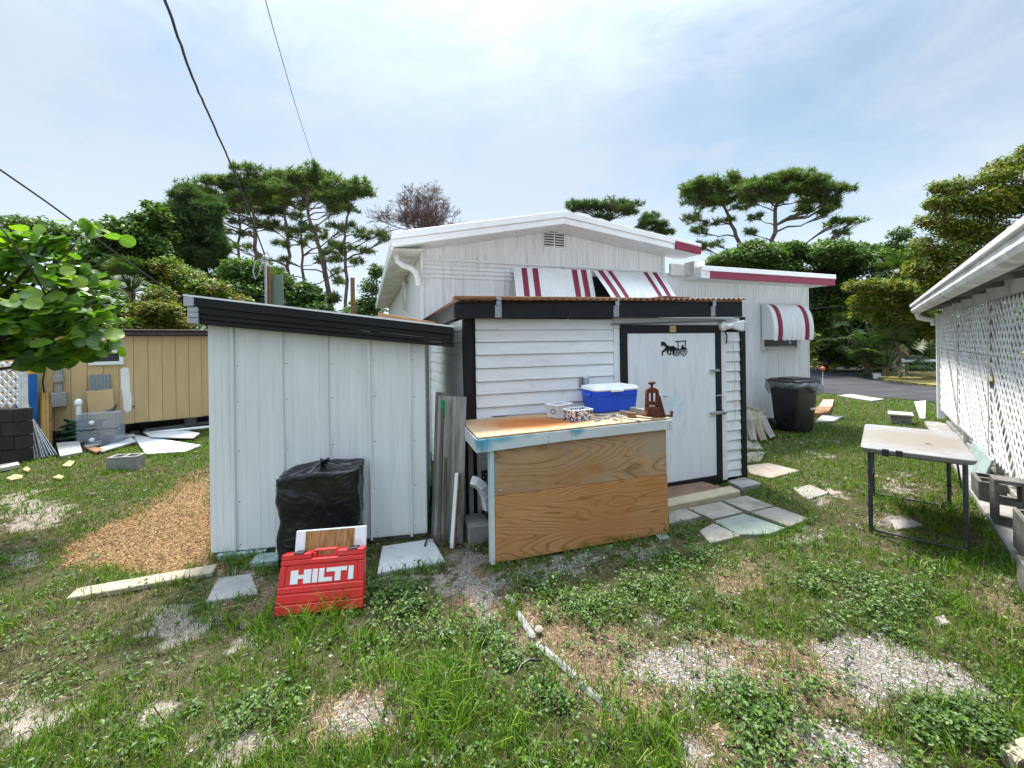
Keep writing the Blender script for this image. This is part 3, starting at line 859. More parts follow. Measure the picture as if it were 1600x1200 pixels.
def lap_wall(o, ax, nrm, segs, parent, mat, t=0.017, name='siding_board'):
    """lapped boards: segs = (a0, a1, z0, z1); each board's lower edge stands proud"""
    for (a0, a1, z0, z1) in segs:
        j = random.uniform(-.002, .002)
        lo, hi = o + nrm * (t + j), o + nrm * (0.003)
        b0 = o - nrm * 0.01
        pts = [lo + ax * a0 + Z_ * z0, lo + ax * a1 + Z_ * z0, b0 + ax * a1 + Z_ * z0, b0 + ax * a0 + Z_ * z0,
               hi + ax * a0 + Z_ * z1, hi + ax * a1 + Z_ * z1, b0 + ax * a1 + Z_ * z1, b0 + ax * a0 + Z_ * z1]
        MB().hexa(pts, 0.002).build(name, mat, parent)

def ribbed(mb, o, ax, nrm, L, z0f, z1f, pitch, depth, rib=0.35, back=0.02):
    """vertical ribbed metal siding; z0f and z1f give lower and upper edge along the wall"""
    n = max(1, int(round(L / pitch))); p = L / n
    xs = []
    for i in range(n):
        a = i * p
        xs += [(a, 0.0), (a + p * (1 - rib), 0.0), (a + p * (1 - rib * .75), depth), (a + p * (1 - rib * .25), depth)]
    xs.append((L, 0.0))
    base = len(mb.v)
    for a, h in xs:
        q = o + ax * a + nrm * h
        mb.v.append(q + Z_ * z0f(a)); mb.v.append(q + Z_ * z1f(a))
        q2 = o + ax * a - nrm * back
        mb.v.append(q2 + Z_ * z0f(a)); mb.v.append(q2 + Z_ * z1f(a))
    for i in range(len(xs) - 1):
        a, c = base + i * 4, base + (i + 1) * 4
        mb.f += [(a, c, c + 1, a + 1), (a + 3, c + 3, c + 2, a + 2), (a + 1, c + 1, c + 3, a + 3), (a + 2, c + 2, c, a)]
    e = base + (len(xs) - 1) * 4
    mb.f += [(base, base + 1, base + 3, base + 2), (e, e + 2, e + 3, e + 1)]
    return mb

# ------------------------------------------------------------------ white metal shed
shed = thing('metal_shed', SHED.p(SHED_W / 2, 0, 0), 'small white metal shed with black fascia on its sloping roof', 'shed')
zl, zr = SHED.pix(330, 507)[1], SHED.pix(668, 541)[1]
zt = lambda s: zl + (zr - zl) * s / SHED_W
BZ = 0.035
cuts = [0.0] + [SHED.pix(x, 600)[0] for x in (366, 442, 512.5, 578, 640.5)] + [SHED_W]
for a, b_ in zip(cuts[:-1], cuts[1:]):
    mb = MB()
    slant(mb, SHED, a + .003, b_ - .003, -0.012, 0.012, (BZ, BZ), (zt(a) + .08, zt(b_) + .08), 0.003)
    for k in (0.22, 0.5, 0.8):      # faint pressed lines in each sheet
        s = a + (b_ - a) * k
        slant(mb, SHED, s, s + .006, -0.0145, -0.0118, (BZ, BZ), (zt(s) + .05, zt(s) + .05))
    mb.build('wall_panel', M_SHEDW, shed)
for s in cuts[1:-1]:
    mb = MB(); ph = random.random() * 6; am = random.uniform(.002, .006)
    path = [SHED.p(s + am * math.sin(ph + z * 3.1) * math.sin(z * 1.9), -0.024, z) for z in np.linspace(BZ - .01, zt(s) + .06, 14)]
    mb.tube(path, 0.0125, 6); mb.build('batten', M_SHEDW, shed, smooth=True)
    for z in (.10, .45, .85, 1.25, 1.55):
        MB().lathe(SHED.p(s + .035 + random.uniform(-.004, .004), -.012, z + random.uniform(-.02, .02)), [(.0055, 0), (.004, .003)], 7, -SHED.ey).build('nail_head', M_RUSTROOF if random.random() < .6 else M_SILVER, shed)
mb = MB()
slant(mb, SHED, 0.0, 0.022, 0.014, SHED_D, (BZ, BZ), (zl + .07, zl + .07)); mb.build('side_wall', M_SHEDW, shed)
mb = MB(); slant(mb, SHED, SHED_W - .022, SHED_W, 0.014, SHED_D, (BZ, BZ), (zr + .07, zr + .07)); mb.build('side_wall', M_SHEDW, shed)
mb = MB(); slant(mb, SHED, 0.024, SHED_W - .024, SHED_D - .02, SHED_D, (BZ, BZ), (zl + .07, zr + .07)); mb.build('back_wall', M_SHEDW, shed)
mb = MB()
for d in (0.02, SHED_D - .1): mb.box((0.01, SHED_W - .01), (d, d + .08), (-0.03, BZ + .003), fr=SHED, bev=.004)
mb.build('floor_skid', M_CONC, shed)
# fascia in three stepped strips
fl_t, fl_b = SHED.pix(288, 463, -.11), SHED.pix(303, 501, -.11); fr_t, fr_b = SHED.pix(709, 512, -.11), SHED.pix(707, 541, -.11)
sL, sR = fl_t[0], fr_t[0]
hL, hR = fl_t[1] - fl_b[1] + .03, fr_t[1] - fr_b[1] + .01
slope = (fr_t[1] - fl_t[1]) / (sR - sL)
for i, (u0, u1, dd) in enumerate(((0.0, .36, -.125), (.37, .62, -.112), (.63, .80, -.105), (.81, 1.0, -.098))):
    mb = MB()
    slant(mb, SHED, sL + (.10 if i else 0.075), sR, dd, -.02, (fl_t[1] - hL * u1, fr_t[1] - hR * u1), (fl_t[1] - hL * u0, fr_t[1] - hR * u0), .004)
    mb.build('fascia_strip', M_BLACKMETAL, shed)
for i, (u0, u1) in enumerate(((0, .36), (.37, .56), (.57, .76), (.77, .97))):
    mb = MB()
    slant(mb, SHED, sL + (.0 if i == 0 else .02), sL + (.073 if i == 0 else .098), -.128 + .01 * (i > 0), -.02, (fl_t[1] - hL * u1,) * 2, (fl_t[1] - hL * u0,) * 2, .004)
    mb.build('end_cap', M_SILVER, shed)
mb = MB()
slant(mb, SHED, sL, sR, -.13, SHED_D + .1, (fl_t[1] + .002, fr_t[1] + .002), (fl_t[1] + .016, fr_t[1] + .016))
mb.build('roof', M_WHITE, shed)
# teal footing boards under the shed's left end
mb = MB(); mb.box((0.06, 0.42), (-.05, .02), (-.03, .028), fr=SHED, bev=.004)
mb.build('footing_board', M_TEAL, shed)
for (a, b_) in ((.36, .62),):
    MB().box((a, b_), (-.20, -.055), (-.03, .016), fr=SHED, bev=.004).build('footing_board', M_TEAL, shed)

# ------------------------------------------------------------------ workshop
work = thing('workshop', WORK.p(WORK_W / 2, 0, 0), 'low white clapboard workshop with black trim and a wide door', 'workshop')
WZ1 = 1.86
sd0, sd1 = WORK.pix(968, 600)[0], WORK.pix(1124, 600)[0]      # door frame
st = WORK.pix(958, 560)[0]
seams = [WORK.pix(726, y)[1] for y in (497, 515.6, 535, 555.3, 576.5, 597.5, 618, 638.5)]
pitch = 0.122
while seams[-1] - pitch > 0.10: seams.append(seams[-1] - pitch)
seams.append(0.03)
lap_wall(WORK.p(0, 0, 0), WORK.ex, -WORK.ey, [(0.085, st, seams[i + 1], seams[i] - .0045) for i in range(len(seams) - 1)], work, M_CLAP)
rz = [1.79]
while rz[-1] - .118 > .1: rz.append(rz[-1] - .118)
rz.append(.05)
s_r0, s_r1 = WORK.pix(1133, 600)[0], WORK_W - .045
lap_wall(WORK.p(0, 0, 0), WORK.ex, -WORK.ey, [(s_r0, s_r1, rz[i + 1], rz[i] - .0045) for i in range(len(rz) - 1)], work, M_CLAP)
MB().box((st + .002, sd0 - .003), (-.02, .01), (.03, 1.83), fr=WORK, bev=.003).build('trim_board', M_CLAP, work)
MB().box((sd1 + .003, s_r0 - .002), (-.022, .01), (.03, 1.79), fr=WORK, bev=.003).build('trim_board', M_CLAP, work)
MB().box((st + .002, WORK_W - .05), (-.019, .01), (1.832, 1.95), fr=WORK, bev=.003).build('trim_board', M_CLAP, work)
lap_wall(WORK.p(0, 0, 0), WORK.ey, -WORK.ex, [(0.03, WORK_D, seams[i + 1], seams[i] - .0045) for i in range(len(seams) - 1)], work, M_CLAP)
lap_wall(WORK.p(WORK_W, 0, 0), WORK.ey, WORK.ex, [(0.03, WORK_D, seams[i + 1], seams[i] - .0045) for i in range(len(seams) - 1)], work, M_CLAP)
MB().box((.01, WORK_W - .01), (.03, WORK_D), (.02, 1.93), fr=WORK).build('core_wall', M_DARKIN, work)
# black corner posts
MB().hexa([WORK.p(-.022, -.035, 0), WORK.p(.058, -.035, 0), WORK.p(.058, .025, 0), WORK.p(-.022, .025, 0),
           WORK.p(-.04, -.035, 1.97), WORK.p(.04, -.035, 1.97), WORK.p(.04, .025, 1.97), WORK.p(-.04, .025, 1.97)], .004).build('corner_post', M_BLACK, work)
MB().box((WORK_W - .045, WORK_W + .025), (-.035, .06), (.02, 1.97), fr=WORK, bev=.004).build('corner_post', M_BLACK, work)
# fascia, roof, batten with brackets
f0, f1 = WORK.pix(709, 480, -.09)[0], WORK.pix(1158, 480, -.09)[0]
fz0, fz1 = WORK.pix(715, 498, -.09)[1], WORK.pix(715, 474, -.09)[1]
gz0, gz1 = WORK.pix(1150, 495, -.09)[1], WORK.pix(1150, 470.5, -.09)[1]
mb = MB(); slant(mb, WORK, f0, f1, -.11, -.07, (fz0, gz0), (fz1, gz1), .005); mb.build('fascia', M_BLACK, work)
mb = MB(); mb.hexa([WORK.p(f0, -.068, fz0), WORK.p(f0 + .04, -.068, fz0), WORK.p(f0 + .04, WORK_D, fz0 - .06), WORK.p(f0, WORK_D, fz0 - .06),
                    WORK.p(f0, -.068, fz1), WORK.p(f0 + .04, -.068, fz1), WORK.p(f0 + .04, WORK_D, fz1 - .06), WORK.p(f0, WORK_D, fz1 - .06)], .004)
mb.build('side_fascia', M_BLACK, work)
rows = []
for d in (-.15, .8, WORK_D):
    rows.append([WORK.p(s, d, fz1 + .022 + (gz1 - fz1) * (s - f0) / (f1 - f0) + .008 * math.sin(s * 2 * math.pi / .076) - .06 * (d + .15) / WORK_D) for s in np.arange(f0 - .02, f1 + .02, .0127)])
MB().sheet(rows, (0, 0, .002)).build('corrugated_roof', M_RUSTROOF, work)
b0, b1 = WORK.pix(709, 466, -.12), WORK.pix(1158, 470, -.12)
mb = MB(); slant(mb, WORK, b0[0], b1[0], -.13, -.03, (b0[1] - .012, b1[1] - .012), (b0[1] + .024, b1[1] + .024), .004); mb.build('roof_batten', M_RUSTWOOD, work)
for px in (779, 963.5, 1115):
    s = WORK.pix(px, 480, -.12)[0]
    zb = fz0 + (gz0 - fz0) * (s - f0) / (f1 - f0)
    pt = MB()
    pt.box((s - .032, s + .032), (-.1145, -.1105), (zb + .006, zb + .125), fr=WORK, bev=.001)
    pt.box((s - .024, s + .024), (-.134, -.1305), (zb + .125, zb + .20), fr=WORK)
    pt.box((s - .024, s + .024), (-.134, -.1105), (zb + .121, zb + .125), fr=WORK)
    br = pt.build('bracket', M_GALV, work)
    for k in range(5):
        MB().lathe(WORK.p(s + (-.015 if k % 2 else .015), -.1145, zb + .018 + .022 * k), [(.0055, 0), (.0045, .003)], 8, -WORK.ey).build('screw', M_SILVER, br)
# door
dz0 = 0.02
zt0 = WORK.pix(1045, 508)[1]
frm = thing('door', WORK.p((sd0 + sd1) / 2, -.03, 0)); frm.parent = work; frm.location = ORG[frm] - ORG[work]
fwid = 0.085
MB().box((sd0, sd0 + fwid), (-.038, .01), (dz0, zt0), fr=WORK, bev=.004).build('frame_post', M_BLACK, frm)
MB().box((sd1 - fwid, sd1), (-.038, .01), (dz0, zt0), fr=WORK, bev=.004).build('frame_post', M_BLACK, frm)
MB().box((sd0 + fwid, sd1 - fwid), (-.0375, .01), (zt0 - .09, zt0), fr=WORK, bev=.004).build('frame_head', M_BLACK, frm)
MB().box((sd0 + fwid, sd1 - fwid), (-.0375, .01), (dz0, dz0 + .085), fr=WORK, bev=.004).build('frame_sill', M_BLACK, frm)
# the door leaf, with a faint blue overspray
m, nt, b, geo = new_mat('door_paint')
P = geo.outputs['Position']
c = ramp(nt, mrange(nt, noise(nt, P, 3, 7, .6, 0, (9, 9, .8)), .3, .7), [(0.72, 0.75, 0.79), (0.83, 0.855, 0.88)])
c = mixc(nt, mrange(nt, noise(nt, P, 2.0, 7, .65, .3, (6, 6, 1)), .54, .85), c, (0.52, 0.53, 0.54))
sprayc = WORK.p(WORK.pix(1052, 632)[0], -.03, WORK.pix(1052, 632)[1])
vd = nt.nodes.new('ShaderNodeVectorMath'); vd.operation = 'DISTANCE'; vd.inputs[1].default_value = sprayc
nt.links.new(P, vd.inputs[0])
f_ = mth(nt, 'MULTIPLY', mrange(nt, vd.outputs['Value'], 0.03, 0.19, 0.75, 0.0), mrange(nt, noise(nt, P, 12, 6), .35, .65))
c = mixc(nt, f_, c, (0.28, 0.62, 0.85))
nt.links.new(c, b.inputs['Base Color']); b.inputs['Roughness'].default_value = .5
bump(nt, b, noise(nt, P, 30, 5, .6, 0, (8, 8, .8)), 0.06)
M_DOORLEAF = m
MB().box((sd0 + fwid + .002, sd1 - fwid - .002), (-.03, .012), (dz0 + .087, zt0 - .092), fr=WORK, bev=.003).build('door_leaf', M_DOORLEAF, frm)
mb = MB(); e0, e1 = WORK.pix(957, 506.5, -.06), WORK.pix(1135, 501, -.06)
slant(mb, WORK, e0[0], e1[0], -.062, -.0195, (e0[1] - .003, e1[1] - .003), (e0[1] + .004, e1[1] + .004)); mb.build('drip_edge', M_BLACKMETAL, work)
M_BRASS = pm('raw_wood_block', [(0.42, 0.28, 0.12), (0.55, 0.40, 0.2)], .6, 12, (1, 1, 4))
q = WORK.pix(1051, 514, -.04)
tb = MB().box((q[0] - .042, q[0] + .042), (-.048, -.0385), (q[1] - .036, q[1] + .036), fr=WORK, bev=.002).build('turn_button', M_BRASS, frm)
for k in (-.018, .018): MB().lathe(WORK.p(q[0] + k, -.048, q[1]), [(.005, 0), (.004, .003)], 8, -WORK.ey).build('screw', M_BLACK, tb)
# hasp, pull, latch bar
q = WORK.pix(1117, 579, -.04)
hp = MB().box((q[0] - .075, q[0] + .065), (-.046, -.0385), (q[1] - .016, q[1] + .016), fr=WORK, bev=.002)
hp.box((q[0] - .02, q[0] + .05), (-.058, -.046), (q[1] - .008, q[1] + .008), fr=WORK, bev=.002); hp.build('hasp', M_GALV, frm)
q = WORK.pix(1120, 618, -.04)
MB().tube([WORK.p(q[0] - .02, -.038, q[1]), WORK.p(q[0] - .01, -.06, q[1]), WORK.p(q[0] + .02, -.06, q[1] + .004), WORK.p(q[0] + .05, -.062, q[1] + .003)], .008, 8).build('bolt', M_SILVER, frm)
q = WORK.pix(1120, 645, -.04)
lt = MB().box((q[0] - .105, q[0] + .09), (-.056, -.040), (q[1] - .016, q[1] + .018), fr=WORK, bev=.003); lb = lt.build('latch_bar', M_GALV, frm)
MB().lathe(WORK.p(q[0] + .10, -.042, q[1] + .004), [(.03, 0), (.032, .012), (.026, .03), (.012, .042), (.0, .044)], 16, -WORK.ey, cap=False).build('knob', M_SILVER, lb, smooth=True)
q = WORK.pix(1038, 619, -.03)
MB().tube([WORK.p(q[0] - .012, -.03, q[1]), WORK.p(q[0], -.055, q[1]), WORK.p(q[0] + .03, -.056, q[1] - .003)], .007, 8).build('door_pull', M_SILVER, frm)
# horse and carriage silhouette
q0 = WORK.pix(1033, 556, -.031); q1 = WORK.pix(1073, 531, -.031)
ow, oh = q1[0] - q0[0], q1[1] - q0[1]
orn = thing('carriage_ornament', WORK.p(q0[0] + ow / 2, -.034, q0[1]), 'black horse and carriage silhouette on the white workshop door', 'ornament')
def opol(mb, pts, t=.005):
    mb.prism([WORK.p(q0[0] + u * ow, -.0315, q0[1] + v * oh) for u, v in pts], -WORK.ey * t)
mb = MB()
for poly in ([(.0, .83), (.03, .93), (.09, .9), (.16, .84), (.24, .62), (.17, .55), (.12, .66), (.06, .66), (.02, .60)],       # head and neck
             [(.15, .62), (.22, .68), (.34, .60), (.46, .62), (.52, .56), (.50, .38), (.40, .34), (.26, .36), (.18, .45)],      # body
             [(.17, .50), (.24, .42), (.12, .25), (.055, .22), (.06, .02), (.03, .0), (.02, .28)],
             [(.22, .42), (.30, .38), (.26, .2), (.33, .08), (.31, .05), (.21, .19)],
             [(.42, .42), (.51, .5), (.52, .28), (.47, .12), (.49, .02), (.44, .02), (.43, .14), (.44, .28)],
             [(.36, .40), (.44, .38), (.38, .22), (.37, .04), (.33, .04), (.34, .22)],
             [(.50, .55), (.56, .52), (.57, .36), (.54, .3), (.52, .4)]):
    opol(mb, poly)
mb.build('horse', M_BLACK, orn)
mb = MB()
opol(mb, [(.55, .93), (.97, .96), (.98, .90), (.55, .87)]); opol(mb, [(.64, .90), (.66, .90), (.67, .40), (.65, .40)]); opol(mb, [(.93, .92), (.955, .92), (.955, .60), (.93, .55)])
opol(mb, [(.50, .44), (.62, .46), (.68, .40), (.76, .42), (.80, .66), (.86, .68), (.84, .5), (.95, .52), (.97, .36), (.60, .34)]); opol(mb, [(.30, .50), (.62, .42), (.62, .39), (.30, .46)])
mb.build('carriage', M_BLACK, orn)
for (u, v, r) in ((.60, .20, .105), (.87, .26, .13)):
    mb = MB(); c0 = WORK.p(q0[0] + u * ow, -.034, q0[1] + v * oh)
    pts = [c0 + (WORK.ex * math.cos(t) + Z_ * math.sin(t)) * r * ow for t in np.linspace(0, 2 * math.pi, 21)]
    mb.tube(pts, .0042, 5, cap=False)
    for k in range(4):
        t = k * math.pi / 4; dv = (WORK.ex * math.cos(t) + Z_ * math.sin(t)) * r * ow
        mb.tube([c0 - dv, c0 + dv], .002, 5)
    mb.build('wheel', M_BLACK, orn)
# electric box on the clapboards, flood light by the door
q = WORK.pix(913.5, 597, -.02)
ob = thing('outlet_box', WORK.p(q[0], -.016, q[1]), 'grey electrical outlet box on the clapboards above the cooler', 'outlet')
MB().box((q[0] - .032, q[0] + .032), (-.06, -.014), (q[1] - .055, q[1] + .055), fr=WORK, bev=.006).build('box', M_SILVER, ob)
MB().box((q[0] - .024, q[0] + .024), (-.066, -.0605), (q[1] - .04, q[1] + .04), fr=WORK, bev=.004).build('cover', M_GALV, ob)
MB().box((q[0] - .066, q[0] - .045), (-.03, -.014), (q[1] - .055, q[1] + .05), fr=WORK, bev=.003).build('conduit_strip', M_GALV, ob)
q = WORK.pix(1136, 510, -.08)
fl = thing('flood_light', WORK.p(q[0], -.02, q[1]), 'white caged motion flood light beside the workshop door', 'light')
mb = MB().lathe(WORK.p(q[0] - .03, -.02, q[1]), [(.05, 0), (.055, .02), (.05, .05), (.03, .065)], 16, -WORK.ey); mb.build('base', M_WHITE, fl, smooth=40)
a0 = WORK.p(q[0] - .01, -.08, q[1]); a1 = WORK.p(q[0] + .05, -.12, q[1] + .008)
MB().tube([WORK.p(q[0] - .03, -.08, q[1]), a0, a1], [.03, .034, .036], 12).build('neck', M_WHITE, fl, smooth=40)
ax = (WORK.ex * .80 - WORK.ey * .55 + Z_ * -.05).normalized(); si = ax.cross(Z_).normalized(); upv = si.cross(ax)
MB().hexa([a1 + si * x * .055 + upv * z * .045 + ax * t for t in (0,) for x, z in ()] or
          [a1 + si * -.04 + upv * -.035, a1 + ax * .10 + si * -.072 + upv * -.066, a1 + ax * .10 + si * .072 + upv * -.066, a1 + si * .04 + upv * -.035,
           a1 + si * -.04 + upv * .035, a1 + ax * .10 + si * -.072 + upv * .066, a1 + ax * .10 + si * .072 + upv * .066, a1 + si * .04 + upv * .035], .006).build('lamp_housing', M_WHITE, fl)
M_LENS = pm('lamp_lens', [(0.55, 0.56, 0.55), (0.65, 0.66, 0.65)], .12, 30, rvar=.05)
hq = a1 + ax * .101
MB().obox(hq, ax, si, upv, (0, .03), (-.064, .064), (-.058, .058), .012).build('lens', M_LENS, fl)
mb = MB().tube([WORK.p(q[0] - .02, -.05, q[1] - .04), WORK.p(q[0] + .0, -.07, q[1] - .09), WORK.p(q[0] + .03, -.05, q[1] - .13), WORK.p(q[0] + .032, -.035, q[1] - .20)], .007, 7)
mb.build('cable', M_BLACK, fl)
# a wire hanging down the boards
M_WIRE = pm('thin_wire', [(0.30, 0.29, 0.28), (0.42, 0.41, 0.4)], .6)
pts = [WORK.p(WORK.pix(x, y, -.03)[0], -.025, WORK.pix(x, y, -.03)[1]) for x, y in ((1146, 536), (1148, 560), (1150, 590), (1147, 620), (1150, 645), (1148, 658), (1143, 664))]
MB().tube(pts, .0022, 5).build('hanging_wire', M_WIRE, label='thin wire hanging down the boards right of the door', cat='wire')

# ------------------------------------------------------------------ main house
house = thing('white_house', HOUSE.p(2, 0, 0), 'white metal sided house with low gable roof and striped awnings', 'house')
sg = HOUSE.pix(1036, 400)[0]
z_gb = HOUSE.pix(664, 404)[1]
ev_l, pk, ev_r = HOUSE.pix(613, 366, -.45), HOUSE.pix(880, 333, -.45), HOUSE.pix(1092, 384, -.45)
sP = pk[0]
rk = lambda s: (ev_l[1] + (pk[1] - ev_l[1]) * (s - ev_l[0]) / (sP - ev_l[0])) if s < sP else (pk[1] + (ev_r[1] - pk[1]) * (s - sP) / (ev_r[0] - sP))
FD = 0.20
gab = lambda s: rk(s) - FD + .06
hp_ = lambda s, d, z: HOUSE.p(s, d, z)
z_lap = HOUSE.pix(664, 434)[1]
# gable siding, lap band, lower siding
mb = MB()
ribbed(mb, HOUSE.p(0, 0, 0), HOUSE.ex, -HOUSE.ey, sP, lambda a: z_gb + .008, lambda a: gab(a), .10, .008)
ribbed(mb, HOUSE.p(sP, 0, 0), HOUSE.ex, -HOUSE.ey, sg - sP, lambda a: z_gb + .008, lambda a: gab(sP + a), .10, .008)
mb.build('gable_siding', M_HOUSEW, house)
s_aw0 = HOUSE.pix(801, 430)[0]
n = 4
for i in range(n):
    z1 = z_gb - .025 - (z_gb - .025 - z_lap) * i / n; z0 = z_gb - .025 - (z_gb - .025 - z_lap) * (i + 1) / n
    lap_wall(HOUSE.p(0, 0, 0), HOUSE.ex, -HOUSE.ey, [(0.03, sg - .01, z0 + .002, z1)], house, M_HOUSEW, .016)
MB().box((.0, sg), (-.03, .0), (z_gb - .024, z_gb + .006), fr=HOUSE, bev=.003).build('trim_strip', M_HOUSEW, house)
s_an = sg
mb = MB(); ribbed(mb, HOUSE.p(0, 0, 0), HOUSE.ex, -HOUSE.ey, sg, lambda a: .15, lambda a: z_lap, .105, .009)
mb.build('lower_siding', M_HOUSEW, house)
z_an = HOUSE.pix(1180, 446)[1] + .05
s_sm = HOUSE.pix(1187, 500)[0]
for a, b_ in ((sg + .004, HOUSE.pix(1102, 460)[0]), (HOUSE.pix(1102, 460)[0] + .004, s_sm), (s_sm + .004, HOUSE_W)):
    mb = MB(); ribbed(mb, HOUSE.p(a, -.004, 0), HOUSE.ex, -HOUSE.ey, b_ - a, lambda t: .12, lambda t: z_an + .10, .075, .005)
    mb.build('annex_siding', M_HOUSEW, house)
MB().box((HOUSE_W - .002, HOUSE_W + .028), (-.022, .03), (.1, z_an + .1), fr=HOUSE, bev=.003).build('corner_trim', M_WHITE, house)
MB().box((-.012, .026), (-.03, .03), (.12, gab(0.0) - .02), fr=HOUSE, bev=.003).build('corner_trim', M_WHITE, house)
MB().box((sg - .03, sg + .012), (-.036, .0), (z_lap - .02, gab(sg) + .02), fr=HOUSE, bev=.003).build('corner_trim', M_WHITE, house)
mb = MB(); ribbed(mb, HOUSE.p(0, .02, 0), HOUSE.ey, -HOUSE.ex, HOUSE_D, lambda a: .15, lambda a: gab(0) + .02, .12, .008)
mb.build('side_siding', M_HOUSEW, house)
mb = MB(); ribbed(mb, HOUSE.p(HOUSE_W, .03, 0), HOUSE.ey, HOUSE.ex, 5.0, lambda a: .12, lambda a: z_an + .1, .12, .008)
mb.build('side_siding', M_HOUSEW, house)
MB().box((.03, HOUSE_W - .01), (.03, 5.0), (0, z_an), fr=HOUSE).build('core_wall', M_HOUSEW, house)
MB().box((.03, HOUSE_W - .01), (.0, 5.0), (-.05, .118), fr=HOUSE).build('foundation', M_CONC, house)
# roof: two pitched sheets, rake fascia in two steps
def rake(mb, s0, s1, d0, d1, up, dn, bev=.004):
    slant(mb, HOUSE, s0, s1, d0, d1, (rk(s0) - dn, rk(s1) - dn), (rk(s0) - up, rk(s1) - up), bev)
for s0, s1 in ((ev_l[0], sP), (sP, ev_r[0])):
    mb = MB(); rake(mb, s0, s1, -.45, HOUSE_D + .3, -.02, .015, 0); mb.build('roof_sheet', M_WHITE, house)
s_rd = HOUSE.pix(1053, 375, -.46)[0]
for s0, s1, mt in ((ev_l[0] - .01, sP, M_WHITE), (sP, s_rd, M_WHITE), (s_rd, ev_r[0] + .01, M_RED)):
    mb = MB(); rake(mb, s0, s1, -.495, -.46, -.022 if mt is M_WHITE else .03, .072 if mt is M_WHITE else .155); mb.build('rake_fascia', mt, house)
    if mt is M_WHITE:
        mb = MB(); rake(mb, s0, s1, -.478, -.458, .075, .165); mb.build('rake_fascia', mt, house)
    else:
        mb = MB(); rake(mb, s0, s1, -.50, -.46, -.024, .027); mb.build('rake_fascia', M_WHITE, house)
for s0, s1 in ((ev_l[0] + .02, sP), (sP, ev_r[0] - .02)):
    mb = MB(); rake(mb, s0, s1, -.455, -.012, FD - .05, FD - .035, 0); mb.build('soffit', M_HOUSEW, house)
# left eave: fascia along the side and slatted soffit
zE = rk(ev_l[0]) - .195
MB().box((ev_l[0] - .012, ev_l[0] + .016), (-.44, HOUSE_D + .3), (zE + .0, rk(ev_l[0]) - .02), fr=HOUSE, bev=.003).build('eave_fascia', M_WHITE, house)
k = 0; d = -.40
while d < HOUSE_D:
    mb = MB(); slant(mb, HOUSE, ev_l[0] + .018, -.014, d, d + .195, (zE + .012, zE + .03), (zE + .024, zE + .042), .002); mb.build('soffit_slat', M_MILDEW, house); d += .2
# vent in the gable
v0, v1 = HOUSE.pix(849, 387, -.02), HOUSE.pix(883, 361, -.02)
vent = thing('gable_vent', HOUSE.p((v0[0] + v1[0]) / 2, -.02, v0[1])); vent.parent = house; vent.location = ORG[vent] - ORG[house]
MB().box((v0[0], v1[0]), (-.018, .0), (v0[1], v1[1]), fr=HOUSE, bev=.004).build('vent_plate', M_WHITE, vent)
mid = (v0[0] + v1[0]) / 2
for a, b_ in ((v0[0] + .02, mid - .012), (mid + .012, v1[0] - .02)):
    MB().box((a, b_), (-.0205, -.0185), (v0[1] + .02, v1[1] - .025), fr=HOUSE).build('vent_opening', M_DARKIN, vent)
    nz = 6
    for i in range(nz):
        z = v0[1] + .02 + (v1[1] - v0[1] - .045) * (i + .3) / nz
        MB().hexa([HOUSE.p(a, -.036, z - .012), HOUSE.p(b_, -.036, z - .012), HOUSE.p(b_, -.022, z + .005), HOUSE.p(a, -.022, z + .005),
                   HOUSE.p(a, -.036, z - .006), HOUSE.p(b_, -.036, z - .006), HOUSE.p(b_, -.022, z + .011), HOUSE.p(a, -.022, z + .011)]).build('louvre', M_WHITE, vent)
# flat annex roof with red band
a0, a1 = HOUSE.pix(1095, 418, -.42), HOUSE.pix(1302, 432, -.42)
zA0, zA1 = a0[1], a1[1]
mb = MB(); slant(mb, HOUSE, a0[0], a1[0], -.42, 4.6, (zA0 - .17, zA1 - .17), (zA0 + .012, zA1 + .012)); mb.build('annex_roof', M_WHITE, house)
mb = MB(); slant(mb, HOUSE, a0[0] - .02, a1[0] + .02, -.46, -.422, (zA0 - .055, zA1 - .055), (zA0 + .03, zA1 + .03), .004); mb.build('annex_fascia', M_WHITE, house)
s_rb = HOUSE.pix(1109, 428, -.44)[0]
mb = MB(); slant(mb, HOUSE, s_rb, a1[0] + .01, -.448, -.423, (zA0 - .185, zA1 - .185), (zA0 - .057, zA1 - .057), .004); mb.build('annex_fascia', M_RED, house)
mb = MB(); slant(mb, HOUSE, a0[0] - .02, s_rb - .002, -.448, -.423, (zA0 - .185, zA0 - .185), (zA0 - .057, zA0 - .057), .004); mb.build('annex_fascia', M_WHITE, house)
g0, g1 = HOUSE.pix(1078, 430, -.2), HOUSE.pix(1095, 411, -.2)
MB().box((g0[0], g1[0]), (-.30, -.06), (g0[1], g1[1] + .02), fr=HOUSE, bev=.006).build('gutter_box', M_MILDEW, house)
MB().box((HOUSE.pix(1044, 420)[0], g0[0]), (-.07, -.013), (g0[1] + .01, g1[1] - .01), fr=HOUSE, bev=.006).build('gutter_box', M_WHITE, house)

